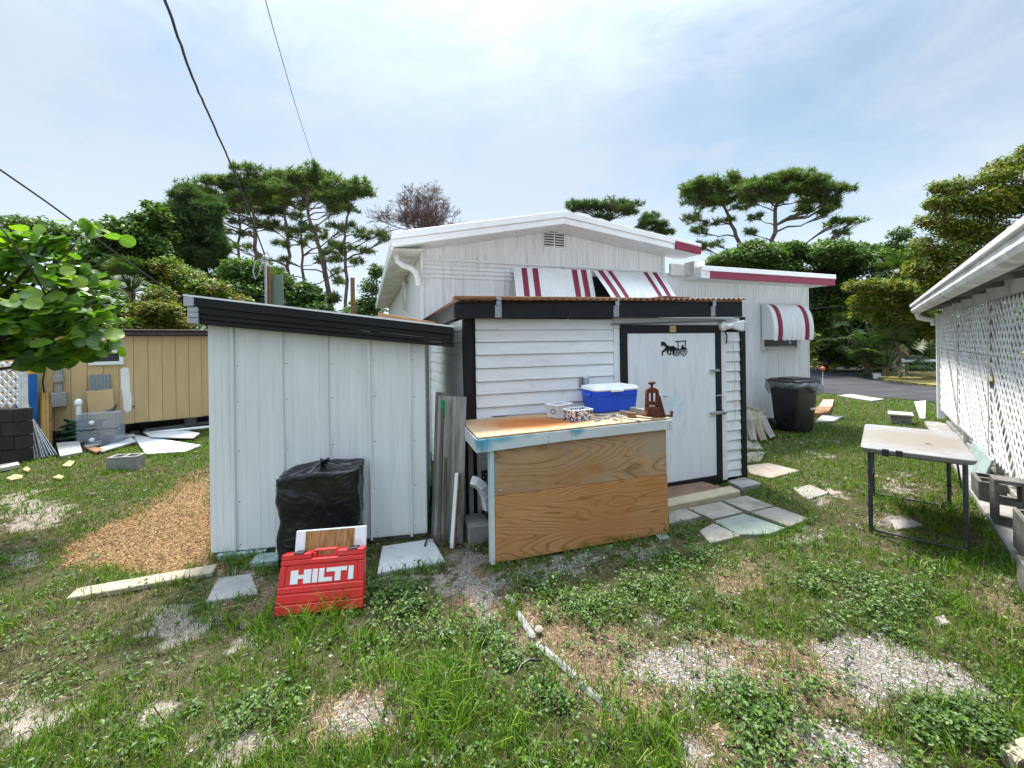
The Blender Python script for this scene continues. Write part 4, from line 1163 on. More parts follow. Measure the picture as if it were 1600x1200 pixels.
def stripe_awning(top0, top1, bot0, bot1, stripes, name, label):
    """ribbed metal awning panel: four corners (world) and stripe intervals along its width"""
    t = thing(name, (top0 + top1) / 2); t.parent = house; t.location = ORG[t] - ORG[house]
    if label: t['label'] = label
    Wd = (top1 - top0).length; nrib = int(Wd / .055)
    nrm = (top1 - top0).cross(bot0 - top0).normalized()
    if nrm.y > 0: nrm = -nrm
    edges = sorted(set([0.0, 1.0] + [u for ab in stripes for u in ab]))
    for u0, u1 in zip(edges[:-1], edges[1:]):
        red = any(abs(u0 - a) < 1e-6 for a, _ in stripes)
        us = np.linspace(u0, u1, max(2, int((u1 - u0) * nrib * 6)))
        rows = []
        for v in (0, .5, 1):
            rows.append([(top0.lerp(top1, u)).lerp(bot0.lerp(bot1, u), v) + nrm * (.006 * math.sin(u * nrib * 2 * math.pi) + .012 * math.sin(v * 3.14)) for u in us])
        MB().sheet(rows, nrm * -.003).build('stripe' if red else 'panel', M_RED if red else M_WHITE, t, smooth=True)
    return t
def hpx(px, py, d):
    s, z = HOUSE.pix(px, py, d); return HOUSE.p(s, d, z)
zt_a = HOUSE.pix(801, 417, -.04)[1]
t0, t1 = hpx(802, 418, -.045), hpx(923, 422, -.045)
bL, bR = hpx(806.5, 468, -.25), hpx(931, 469, -.25)
ext = lambda a, b_, k: a + (b_ - a) * k
stripe_awning(t0, t1, ext(t0, bL, 1.5), ext(t1, bR, 1.5), [(.095, .165), (.23, .30), (.74, .81), (.865, .935)], 'awning', 'white awning with maroon stripes hanging nearly flat on the left')
t0, t1 = hpx(926, 422, -.045), hpx(1033, 426, -.045)
bL, bR = hpx(957, 468, -.62), hpx(1058, 467, -.62)
stripe_awning(t0, t1, ext(t0, bL, 1.35), ext(t1, bR, 1.35), [(.07, .14), (.20, .27), (.72, .79), (.855, .925)], 'awning', 'white awning with maroon stripes propped out over the window')
w0, w1 = HOUSE.pix(806, 424, -.02), HOUSE.pix(1030, 480, -.02)
win = thing('window', HOUSE.p((w0[0] + w1[0]) / 2, -.02, w1[1] - .5)); win.parent = house; win.location = ORG[win] - ORG[house]
MB().box((w0[0], w1[0]), (-.022, -.012), (w1[1] - .45, w0[1]), fr=HOUSE).build('pane', M_GLASS, win)
for a, b_ in ((w0[0], w0[0] + .04), (sP + .25, sP + .29), (w1[0] - .04, w1[0])):
    MB().box((a, b_), (-.034, -.0225), (w1[1] - .45, w0[1] - .042), fr=HOUSE, bev=.003).build('frame', M_SILVER, win)
MB().box((HOUSE.pix(798, 415)[0], HOUSE.pix(1036, 415)[0]), (-.052, -.0225), (w0[1] - .03, w0[1] + .03), fr=HOUSE, bev=.004).build('frame', M_WHITE, win)
# curved awning over the annex window
c0, c1 = HOUSE.pix(1190, 475, -.03), HOUSE.pix(1252, 478, -.03)
zb = HOUSE.pix(1195, 531, -.25)[1]
aw = thing('curved_awning', HOUSE.p((c0[0] + c1[0]) / 2, -.1, zb)); aw.parent = house; aw.location = ORG[aw] - ORG[house]
aw['label'] = 'barrel shaped white awning with two maroon stripes'
wA = c1[0] - c0[0]; nst = 9
def cprof(u):
    t = u * 1.95
    return -.03 - .25 * math.sin(min(t, 1.95)) ** .9, c0[1] - (c0[1] - zb) * (1 - math.cos(t)) / (1 - math.cos(1.95))
for i in range(nst):
    red = i in (1, 7)
    rows = []
    for u in np.linspace(0, 1, 13):
        d, z = cprof(u)
        row = []
        for j in range(7):
            q = j / 6
            bul = math.sin(q * math.pi) * .012
            z2 = z - (.02 * math.sin(q * math.pi) if u > .99 else 0)
            row.append(HOUSE.p(c0[0] + wA * (i + .02 + .96 * q) / nst, d - bul, z2))
        rows.append(row)
    MB().sheet(rows, HOUSE.ey * .004).build('stripe' if red else 'slat', M_RED if red else M_WHITE, aw, smooth=True)
for s in (c0[0], c1[0] - .006):
    pts = [HOUSE.p(s, cprof(u)[0] + .006, cprof(u)[1]) for u in np.linspace(0, 1, 11)] + [HOUSE.p(s, -.03, zb)]
    MB().prism(pts, HOUSE.ex * .006).build('side_panel', M_WHITE, aw)
x0, x1 = HOUSE.pix(1192, 545, -.03), HOUSE.pix(1246, 527, -.03)
win = thing('window', HOUSE.p((x0[0] + x1[0]) / 2, -.02, x0[1])); win.parent = house; win.location = ORG[win] - ORG[house]
M_SCREEN = pm('frosted_pane', [(0.05, 0.05, 0.05), (0.13, 0.13, 0.125)], .35, 3, None, 6, dist=1)
zT = c0[1] - .03
MB().box((x0[0] + .03, x1[0] - .03), (-.022, -.012), (x0[1] + .04, zT), fr=HOUSE).build('pane', M_SCREEN, win)
MB().box((x0[0], x0[0] + .03), (-.04, -.01), (x0[1] + .005, zT), fr=HOUSE, bev=.003).build('frame', M_MILDEW, win)
MB().box((x1[0] - .03, x1[0]), (-.04, -.01), (x0[1] + .005, zT), fr=HOUSE, bev=.003).build('frame', M_MILDEW, win)
MB().box((x0[0] - .02, x1[0] + .02), (-.055, -.01), (x0[1] - .03, x0[1] + .004), fr=HOUSE, bev=.004).build('sill', M_MILDEW, win)
q = HOUSE.pix(1235, 535, -.03)
MB().box((q[0] - .04, q[0] + .04), (-.0245, -.0225), (q[1] - .025, q[1] + .025), fr=HOUSE).build('sticker', pm('pale_blue_sticker', [(0.45, 0.6, 0.75)], .5), win)
# downspout elbow and coiled hose on the left side
pts = []
for px, py, dd in ((620, 388, .05), (620, 398, .05), (622, 409, .0), (632, 416, -.04), (644, 420, -.08), (650, 427, -.10), (653, 436, -.10), (654, 447, -.10)):
    s, z = HOUSE.pix(px, py, dd); pts.append(HOUSE.p(s, dd, z))
mb = MB(); mb.tube(pts, .042, 12)
dsp = mb.build('downspout', M_WHITE, house, smooth=40)
for i in range(1, len(pts) - 1):
    for t in (0, .33, .66):
        p = pts[i].lerp(pts[i + 1], t); dr = (pts[i + 1] - pts[i]).normalized()
        MB().lathe(p, [(.043, -.006), (.0475, 0), (.043, .006)], 12, dr, cap=False).build('crimp', M_WHITE, dsp, smooth=True)
M_HOSE = pm('white_hose', [(0.70, 0.70, 0.69), (0.8, 0.8, 0.79)], .45, 5)
dH, zH = HOUSE.side(624, 473, -.04)
dH = min(dH, 2.0)
hose = thing('hose_coil', HOUSE.p(-.03, dH, zH - .3), 'white hose coil hanging on the left side of the house', 'hose')
mb = MB(); path = []
for t in np.linspace(0, 3.2 * 2 * math.pi, 90):
    path.append(HOUSE.p(-.05 - .03 * math.sin(t * .31) - .01 * t / 6, dH + .30 * math.cos(t) * (1 + .06 * math.sin(t * .7)), zH + .26 * math.sin(t) * (1 + .05 * math.cos(t * .5)) - .02))
mb.tube(path, .016, 8); mb.build('coil', M_HOSE, hose, smooth=True)
MB().box((-.10, -.008), (dH - .06, dH + .06), (zH + .2, zH + .235), fr=HOUSE, bev=.004).build('hook', M_WHITE, hose)
# short conduit lamp on the house wall low by the workshop corner
q = HOUSE.pix(1164, 632, -.1)
wl_ = MB().lathe(HOUSE.p(q[0] - .12, -.10, q[1]), [(.02, -.12), (.045, -.1), (.05, .1), (.03, .12)], 12, HOUSE.ex)
wl_.box((q[0] - .04, q[0] + .0), (-.08, -.008), (q[1] - .02, q[1] + .02), fr=HOUSE)
wl_.build('meter_fitting', M_BLACK, house, smooth=40)

# ------------------------------------------------------------------ porch with lattice on the right
porch = thing('lattice_porch', LAT.p(1.5, 0, 0), 'white lattice walled porch with a gutter along its low roof', 'porch')
zG = 2.17
LP = [(LAT_S0 + i * (LAT_S1 - LAT_S0) / 4, LAT_S0 + (i + 1) * (LAT_S1 - LAT_S0) / 4) for i in range(4)]
PIT, SWD = 0.148, 0.038
def lattice_panel(s0, s1, z0, z1, dd, parent, fr=LAT, mat=M_LATW, name='strip', wav=0.0, P0=PIT):
    n0 = 0
    for layer, sg_ in ((0, 1), (1, -1)):
        H_ = z1 - z0; Wd = s1 - s0
        k = -int(H_ / P0) - 1
        while k * P0 < Wd + H_:
            # strip runs through (c, z0) at 45 degrees
            c = k * P0 + (0.03 if layer else 0)
            if sg_ == 1: a, e = max(0, c), min(Wd, c + H_); za, ze = a - c, e - c
            else: a, e = max(0, c - H_), min(Wd, c); za, ze = c - a, c - e
            k += 1
            if e - a < .03: continue
            A_ = fr.p(s0 + a, dd + layer * .008, z0 + za); B_ = fr.p(s0 + e, dd + layer * .008, z0 + ze)
            dirv = (B_ - A_).normalized(); sd = dirv.cross(fr.ey).normalized()
            if random.random() < .018: continue
            j = random.uniform(-.003, .003); A_ = A_ + Z_ * random.gauss(0, .003); B_ = B_ + Z_ * random.gauss(0, .003)
            dirv = (B_ - A_).normalized(); sd = dirv.cross(fr.ey).normalized()
            MB().obox(A_ + fr.ey * j, dirv, fr.ey, sd, (0, (B_ - A_).length), (-.0035, .0035), (-SWD / 2, SWD / 2)).build(name, mat, parent)
for i, (s0, s1) in enumerate(LP):
    for (z0, z1) in ((.30, 1.465), (1.475, 2.08)):
        off = random.uniform(-.012, .012)
        pn = thing('lattice_panel', LAT.p((s0 + s1) / 2, off, z0)); pn.parent = porch; pn.location = ORG[pn] - ORG[porch]
        lattice_panel(s0 + .006, s1 - .006, z0 + random.uniform(-.01, .01), z1 + random.uniform(-.012, .012), off, pn)
# end post, gutter downspout, posts behind the lattice
MB().box((LAT_S1, LAT_S1 + .10), (-.05, .05), (.12, zG - .02), fr=LAT, bev=.006).build('end_post', M_WHITE, porch)
for s0, s1 in LP[:-1]:
    MB().box((s1 - .022, s1 + .022), (.03, .09), (.02, zG - .06), fr=LAT, bev=.004).build('stud', M_MILDEW, porch)
    pts = [LAT.p(s1 + .01 * math.sin(z * 5), -.02, z) for z in np.linspace(.35, zG + .05, 10)]
    MB().tube(pts, .006, 6).build('cable', M_MILDEW, porch)
# roof sheet, gutter in pieces, fascia board, rafters
mb = MB(); mb.hexa([LAT.p(LAT_S0 - 2, -.36, zG + .13), LAT.p(LAT_S1 + .28, -.36, zG + .13), LAT.p(LAT_S1 + .28, 4.2, zG + .62), LAT.p(LAT_S0 - 2, 4.2, zG + .62),
                    LAT.p(LAT_S0 - 2, -.36, zG + .16), LAT.p(LAT_S1 + .28, -.36, zG + .16), LAT.p(LAT_S1 + .28, 4.2, zG + .65), LAT.p(LAT_S0 - 2, 4.2, zG + .65)])
mb.build('roof_sheet', M_WHITE, porch)
prof = [(-.37, .125), (-.385, .05), (-.37, .01), (-.33, -.012), (-.27, -.012), (-.26, .0), (-.26, .12)]
s = LAT_S0 - 2
while s < LAT_S1 + .25:
    e = min(s + 2.1, LAT_S1 + .27)
    MB().prism([LAT.p(s, d, zG + z + .004) for d, z in prof], LAT.ex * (e - s - .006)).build('gutter', M_MILDEW, porch, smooth=30)
    s += 2.1
MB().box((LAT_S0 - 2, LAT_S1 + .26), (-.40, -.345), (zG + .131, zG + .18), fr=LAT, bev=.004).build('drip_edge', M_WHITE, porch)
MB().box((LAT_S0 - 2, LAT_S1 + .05), (.05, .11), (zG - .05, zG + .125), fr=LAT, bev=.004).build('header_beam', M_MILDEW, porch)
for s in np.arange(LAT_S0 - 1.5, LAT_S1, .9):
    mb = MB(); mb.hexa([LAT.p(s, -.25, zG + .02), LAT.p(s + .045, -.25, zG + .02), LAT.p(s + .045, 4.1, zG + .50), LAT.p(s, 4.1, zG + .50),
                        LAT.p(s, -.25, zG + .12), LAT.p(s + .045, -.25, zG + .12), LAT.p(s + .045, 4.1, zG + .60), LAT.p(s, 4.1, zG + .60)])
    mb.build('rafter', M_CONC, porch)
pts = [LAT.p(LAT_S1 + .12, -.30, zG - .01), LAT.p(LAT_S1 + .12, -.28, zG - .09), LAT.p(LAT_S1 + .11, -.18, zG - .13), LAT.p(LAT_S1 + .08, -.09, zG - .15), LAT.p(LAT_S1 + .06, -.075, zG - .25)]
MB().tube(pts, .045, 10).build('downspout', M_WHITE, porch, smooth=40)
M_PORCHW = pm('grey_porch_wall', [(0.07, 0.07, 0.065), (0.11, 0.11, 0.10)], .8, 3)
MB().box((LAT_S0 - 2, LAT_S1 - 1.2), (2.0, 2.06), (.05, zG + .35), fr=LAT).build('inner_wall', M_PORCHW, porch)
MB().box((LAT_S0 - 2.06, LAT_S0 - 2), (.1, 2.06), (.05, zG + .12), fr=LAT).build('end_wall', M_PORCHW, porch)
MB().box((LAT_S0 - 2, LAT_S1), (.06, 4.0), (-.05, .10), fr=LAT, bev=.01).build('floor_slab', M_CONC, porch)
MB().box((LAT_S0 - 2, LAT_S1 + .05), (-.23, .06), (-.05, .045), fr=LAT, bev=.012).build('footing', M_CONC, porch)

# ------------------------------------------------------------------ tan mobile home on the left
tan = thing('tan_mobile_home', TAN.p(0, 0, 0), 'tan board sided mobile home with a brown roof edge', 'mobile home')
tz0, tz1 = .27, 1.92
BW = .205
s = -4.1
while s < 4.9:
    MB().box((s + .0022, s + BW - .0022), (-.012, .01), (tz0 + random.uniform(-.006, .006), tz1), fr=TAN, bev=.003).build('siding_board', M_TAN, tan); s += BW
MB().box((-4.1, 4.9), (.012, 3.0), (tz0 + .03, tz1 - .02), fr=TAN).build('core_wall', M_BROWN, tan)
MB().box((-4.2, 5.0), (-.10, 3.1), (tz1 + .01, tz1 + .09), fr=TAN, bev=.01).build('roof_edge', M_BROWN, tan)
MB().box((-4.2, 5.0), (-.13, -.03), (tz1 + .092, tz1 + .125), fr=TAN, bev=.006).build('roof_edge', M_BROWN, tan)
for s in np.arange(-3.8, 4.9, 1.1):
    MB().box((s, s + .2), (.3, .7), (-.05, tz0 + .028), fr=TAN, bev=.005).build('pier', M_CONC, tan)
q0, q1 = TAN.pix(138, 571, -.03), TAN.pix(193, 546, -.03)
win = thing('window', TAN.p((q0[0] + q1[0]) / 2, -.02, q0[1])); win.parent = tan; win.location = ORG[win] - ORG[tan]
MB().box((q0[0] + .06, q1[0] - .06), (-.024, -.014), (q0[1] + .06, q1[1] - .06), fr=TAN).build('pane', M_GLASS, win)
for a, b_, c_, d in ((q0[0], q1[0], q0[1], q0[1] + .06), (q0[0], q1[0], q1[1] - .06, q1[1]), (q0[0], q0[0] + .06, q0[1] + .06, q1[1] - .06), (q1[0] - .06, q1[0], q0[1] + .06, q1[1] - .06)):
    MB().box((a, b_), (-.04, -.0125), (c_, d), fr=TAN, bev=.003).build('frame', M_WHITE, win)
pts = []
for px, py in ((188, 577), (193, 574), (201, 575), (203, 590), (203, 606), (206, 625), (205, 641), (198, 645), (193, 640), (192, 622), (189, 604), (189, 590)):
    a, z = TAN.pix(px, py, -.014); pts.append(TAN.p(a, -.0128, z))
MB().prism(pts, -TAN.ey * .003).build('paint_patch', M_WHITE, tan)

# ------------------------------------------------------------------ block wall with lattice at the far left
BWF = Frame((-9.6, 6.22), (1, -.02))
M_DARKBLOCK = pm('dark_stained_block', [(0.018, 0.015, 0.011), (0.04, 0.034, 0.026)], .95, 5, None, 8, .5, 60, ovar=.2)
bwall = thing('block_wall', BWF.p(1.2, 0, 0), 'dark stained block wall topped with lattice at the left edge', 'wall')
z = 0
for r in range(4):
    off = .2 if r % 2 else 0
    a = -off
    while a < 2.25:
        a0_, a1_ = max(0, a), min(2.25, a + .39)
        if a1_ - a0_ > .05: MB().box((a0_, a1_), (-.1 + random.uniform(-.004, .004), .1), (z + .005, z + .198), fr=BWF, bev=.006).build('block', M_DARKBLOCK, bwall)
        a += .4
    z += .203
lp = thing('lattice_panel', BWF.p(1.2, 0, .83)); lp.parent = bwall; lp.location = ORG[lp] - ORG[bwall]
lattice_panel(1.1, 2.2, .83, 1.5, 0, lp, BWF, M_LATW, 'strip', 0, .13)
MB().box((2.19, 2.25), (-.04, .04), (.815, 1.62), fr=BWF, bev=.004).build('post', M_MILDEW, bwall)

# ------------------------------------------------------------------ object materials
def plywood(name, org, ex, base, dark, k=9.0, warp=1.0, seed=0.0, weather=None):
    """rotary cut face: grain lines are contours of a stretched height field"""
    m, nt, b, geo = new_mat(name)
    P = geo.outputs['Position']
    sub = nt.nodes.new('ShaderNodeVectorMath'); sub.operation = 'SUBTRACT'; sub.inputs[1].default_value = org; nt.links.new(P, sub.inputs[0])
    dx = nt.nodes.new('ShaderNodeVectorMath'); dx.operation = 'DOT_PRODUCT'; dx.inputs[1].default_value = ex; nt.links.new(sub.outputs[0], dx.inputs[0])
    sz = nt.nodes.new('ShaderNodeSeparateXYZ'); nt.links.new(sub.outputs[0], sz.inputs[0])
    cb = nt.nodes.new('ShaderNodeCombineXYZ'); nt.links.new(dx.outputs['Value'], cb.inputs[0]); nt.links.new(sz.outputs['Z'], cb.inputs[1]); cb.inputs[2].default_value = seed
    V = cb.outputs[0]
    field = noise(nt, V, 1.0, 2.0, .4, .35 * warp, (.6, 3.9, 1))
    # knots pull the lines around them
    vo = nt.nodes.new('ShaderNodeTexVoronoi'); vo.inputs['Scale'].default_value = 1.0
    mp = nt.nodes.new('ShaderNodeMapping'); mp.inputs['Scale'].default_value = (1.5, 3.0, 1); nt.links.new(V, mp.inputs[0]); nt.links.new(mp.outputs[0], vo.inputs['Vector'])
    kn = mrange(nt, vo.outputs['Distance'], 0.0, 0.30, 0.6, 0.0)
    fl = mth(nt, 'ADD', mth(nt, 'MULTIPLY', field, k), mth(nt, 'MULTIPLY', kn, 3.0))
    fl = mth(nt, 'ADD', fl, mth(nt, 'MULTIPLY', noise(nt, V, 30, 4, .6, 0, (.4, 3, 1)), .22))
    fr_ = mth(nt, 'FRACT', fl)
    c = ramp(nt, fr_, [dark, tuple(.35 * d + .65 * a for d, a in zip(dark, base)), base, tuple(min(1, a * 1.12) for a in base), base, tuple(.7 * d + .3 * a for d, a in zip(dark, base))], [0, .07, .2, .55, .9, 1])
    c = mixc(nt, mrange(nt, noise(nt, V, 1.4, 4, .6, .6, (1, 1.6, 1)), .42, .70), c, tuple(d * 1.15 for d in (base[0] * .80, base[1] * .66, base[2] * .5)))
    c = mixc(nt, mrange(nt, vo.outputs['Distance'], 0.03, 0.075, .85, 0), c, (dark[0] * .45, dark[1] * .4, dark[2] * .4))
    if weather:
        c = mixc(nt, mth(nt, 'MULTIPLY', mrange(nt, noise(nt, V, 2.4, 5, .6), .45, .68), weather[1]), c, weather[0])
    c = mixc(nt, mrange(nt, noise(nt, V, 160, 3, .6, 0, (.15, 2, 1)), .58, .75, 0, .35), c, dark)
    nt.links.new(c, b.inputs['Base Color']); b.inputs['Roughness'].default_value = .72; b.inputs['Specular IOR Level'].default_value = .25
    bump(nt, b, noise(nt, V, 120, 4, .6, 0, (.2, 2, 1)), .12, .004)
    return m

def stained(name, cols, spots, rough=.6, scale=4, stretch=None, bmp=.05, dirt=None):
    """paint with sprayed stains: spots = (centre, radius, colour, amount, squash vector)"""
    m, nt, b, geo = new_mat(name)
    P = geo.outputs['Position']
    c = ramp(nt, mrange(nt, noise(nt, P, scale, 6, .6, 0, stretch), .3, .7), cols)
    if dirt: c = mixc(nt, mrange(nt, noise(nt, P, dirt[1], 7, .65, .3, dirt[2]), dirt[3], dirt[4]), c, dirt[0])
    for (ce, rad, col, amt, sq) in spots:
        sb = nt.nodes.new('ShaderNodeVectorMath'); sb.operation = 'SUBTRACT'; sb.inputs[1].default_value = ce; nt.links.new(P, sb.inputs[0])
        ml = nt.nodes.new('ShaderNodeVectorMath'); ml.operation = 'MULTIPLY'; ml.inputs[1].default_value = sq; nt.links.new(sb.outputs[0], ml.inputs[0])
        ln = nt.nodes.new('ShaderNodeVectorMath'); ln.operation = 'LENGTH'; nt.links.new(ml.outputs[0], ln.inputs[0])
        d = mth(nt, 'ADD', ln.outputs['Value'], mth(nt, 'MULTIPLY', mth(nt, 'SUBTRACT', noise(nt, P, 14, 7, .7), .5), rad * .9))
        c = mixc(nt, mrange(nt, d, rad * .45, rad, amt, 0), c, col)
    nt.links.new(c, b.inputs['Base Color']); b.inputs['Roughness'].default_value = rough
    if bmp: bump(nt, b, noise(nt, P, 60, 5), bmp, .005)
    return m

M_PALEWOOD = pm('pale_lumber', [(0.29, 0.24, 0.165), (0.40, 0.345, 0.25)], .85, 5, (1, 1, 4), 8, .3, 50, (2, 2, 8), ovar=.1, dirt=((0.2, 0.18, 0.15), 6, None, .58, .8))
M_GREYWOOD = pm('grey_lumber', [(0.30, 0.28, 0.24), (0.46, 0.44, 0.39)], .9, 6, None, 8, .35, 50, ovar=.12, dirt=((0.15, 0.13, 0.10), 5, None, .55, .8))
M_BROWNWOOD = pm('brown_wood', [(0.13, 0.065, 0.03), (0.28, 0.155, 0.07)], .75, 7, (1, 1, 3), 8, .3, 50, ovar=.1)
M_BLACKPL = pm('black_plastic', [(0.010, 0.010, 0.011), (0.02, 0.02, 0.021)], .42, 5, None, 5, .06, 50, spec=.5)
M_RUST = pm('rusted_iron', [(0.045, 0.014, 0.008), (0.12, 0.035, 0.017), (0.19, 0.065, 0.03)], .8, 14, None, 8, .5, 80, metal=.25)
M_DKSTEEL = pm('dark_steel_tube', [(0.035, 0.04, 0.045), (0.09, 0.095, 0.10)], .45, 9, None, 6, .05, 60, metal=.5, dirt=((0.16, 0.15, 0.14), 9, None, .62, .8))
M_WHITEPL = pm('white_plastic', [(0.76, 0.77, 0.78), (0.84, 0.85, 0.86)], .38, 5, dirt=((0.5, 0.48, 0.42), 7, None, .62, .9))
M_SCREW = M_SILVER

def loose(name, mb, mat, label, cat, group=None, smooth=False):
    return mb.build(name, mat, None, smooth, label, cat, group)

# ------------------------------------------------------------------ workbench
BA, BB = G(768, 882), G(1043, 833)
BEN = Frame(BA, BB - BA); BWI = (BB - BA).length
bz0 = 1.7 - 0  # placeholder replaced below
zBL = BEN.pix(765, 681.5, -.02)[1]; zBR = BEN.pix(1045, 652.5, -.02)[1]
BDEP = .70
bz = lambda s: zBL + (zBR - zBL) * s / BWI
bench = thing('workbench', BEN.p(BWI / 2, .35, 0), 'plywood fronted workbench against the white workshop wall', 'workbench')
rc = BEN.p(.46, .31, bz(.4))
M_BTOP = stained('bench_top_ply', [(0.36, 0.23, 0.125), (0.46, 0.32, 0.19)], [(rc, .56, (0.36, 0.098, 0.004), .97, (1.0, 1.75, 1)), (rc + BEN.ex * .2, .30, (0.14, 0.045, 0.008), .4, (.9, 1.9, 1))], .75, 5, (2, 9, 1), .1, ((0.25, 0.18, 0.11), 8, (1, 3, 1), .58, .8))
slab = MB(); slant(slab, BEN, -.10, BWI + .03, -.025, BDEP, (bz(-.1) - .018, bz(BWI) - .018), (bz(-.1), bz(BWI)), .002); slab.build('top', M_BTOP, bench)
BLUE = (0.015, 0.30, 0.45)
sp_ = [(BEN.p(-.06, -.03, bz(0) - .03), .10, BLUE, .95, (1, 1, 1)), (BEN.p(.10, -.03, bz(0) - .01), .075, BLUE, .9, (.6, .6, 1.3)), (BEN.p(.30, -.03, bz(.3)), .055, BLUE, .8, (.7, .7, 1.3)),
       (BEN.p(.72, -.03, bz(.7) - .01), .085, BLUE, .8, (.9, .9, 1.2)), (BEN.p(.5, -.03, bz(.5) + .02), .05, BLUE, .5, (.8, .8, 1)), (BEN.p(.2, -.03, bz(0) - .06), .30, (0.45, 0.66, 0.72), .3, (.8, .8, 1))]
M_APRON = stained('apron_metal', [(0.56, 0.58, 0.59), (0.68, 0.70, 0.71)], sp_, .45, 4, (1, 1, 3), .04, ((0.38, 0.36, 0.33), 5, None, .6, .85))
AH = .098
mb = MB(); slant(mb, BEN, -.105, BWI * .42, -.032, -.026, (bz(-.1) - AH - .018, bz(BWI * .42) - AH), (bz(-.1) - .016, bz(BWI * .42) - .016), .001); mb.build('apron', M_APRON, bench)
mb = MB(); slant(mb, BEN, BWI * .42 + .002, BWI + .035, -.033, -.026, (bz(BWI * .42) - AH, bz(BWI) - AH), (bz(BWI * .42) - .016, bz(BWI) - .016), .001); mb.build('apron', M_APRON, bench)
MB().box((-.112, -.105), (-.032, BDEP), (bz(-.1) - AH - .018, bz(-.1) - .014), fr=BEN, bev=.001).build('apron', M_APRON, bench)
for s_, w_ in ((-.07, .03), (BWI + .012, .024)):
    cp = MB().box((s_ - w_, s_ + w_), (-.037, -.0335), (bz(s_) - AH - .01, bz(s_) - .018), fr=BEN, bev=.001).build('corner_plate', M_APRON, bench)
    for k in range(3): MB().lathe(BEN.p(s_, -.037, bz(s_) - .04 - .025 * k), [(.005, 0), (.004, .002)], 7, -BEN.ey).build('screw', M_BLACK, cp)
for k in (0, 1): MB().lathe(BEN.p(.47, -.033, bz(.47) - .05 - .04 * k), [(.005, 0), (.004, .002)], 7, -BEN.ey).build('screw', M_BLACK, bench)
zs0, zs1 = BEN.pix(768, 776, 0)[1], BEN.pix(1042, 740.5, 0)[1]
M_PLY1 = plywood('plywood_upper', BA, BEN.ex, (0.43, 0.26, 0.14), (0.20, 0.096, 0.042), 22, .8, 1.3, ((0.40, 0.315, 0.235), .9))
M_PLY2 = plywood('plywood_lower', BA, BEN.ex, (0.50, 0.258, 0.105), (0.225, 0.09, 0.031), 24, .9, 4.7)
mb = MB(); mb.hexa([BEN.p(.03, -.010, zs0 + .004), BEN.p(BWI - .008, -.010, zs1 + .004), BEN.p(BWI - .008, .006, zs1 + .004), BEN.p(.03, .006, zs0 + .004),
                    BEN.p(.03, -.010, bz(0) - AH + .03), BEN.p(BWI - .008, -.010, bz(BWI) - AH + .03), BEN.p(BWI - .008, .006, bz(BWI) - AH + .03), BEN.p(.03, .006, bz(0) - AH + .03)], .0015)
pu = mb.build('front_panel', M_PLY1, bench)
mb = MB(); mb.hexa([BEN.p(.032, -.014, .012), BEN.p(BWI + .004, -.014, .012), BEN.p(BWI + .004, .004, .012), BEN.p(.032, .004, .012),
                    BEN.p(.03, -.014, zs0), BEN.p(BWI - .004, -.014, zs1), BEN.p(BWI - .004, .004, zs1), BEN.p(.03, .004, zs0)], .0015)
pl_ = mb.build('front_panel', M_PLY2, bench)
for s, z in ((.08, .82), (.08, .56), (BWI - .05, .87), (BWI - .05, .62)): MB().lathe(BEN.p(s, -.010, z), [(.008, 0), (.005, .004)], 8, -BEN.ey).build('screw', M_SCREW, pu)
for s, z in ((.08, .44), (.08, .06), (BWI - .05, .5), (BWI - .05, .07), (.5, .42), (1.1, .46)): MB().lathe(BEN.p(s, -.014, z), [(.007, 0), (.005, .004)], 8, -BEN.ey).build('screw', M_SCREW, pl_)
M_LEGW = stained('leg_paint', [(0.56, 0.59, 0.60), (0.66, 0.685, 0.69)], [(BEN.p(0, 0, .8), .2, (0.3, 0.6, 0.68), .5, (1, 1, .5))], .6)
MB().box((-.008, .028), (-.018, .05), (.0, bz(0) - .02), fr=BEN, bev=.003).build('leg', M_LEGW, bench)
MB().box((BWI - .05, BWI - .012), (.008, .06), (.0, bz(BWI) - .02), fr=BEN, bev=.003).build('leg', M_LEGW, bench)
MB().box((-.04, .0), (BDEP - .06, BDEP - .01), (.0, bz(0) - .02), fr=BEN, bev=.003).build('leg', M_GREYWOOD, bench)
MB().box((BWI - .05, BWI - .01), (BDEP - .06, BDEP - .01), (.0, bz(BWI) - .02), fr=BEN, bev=.003).build('leg', M_GREYWOOD, bench)

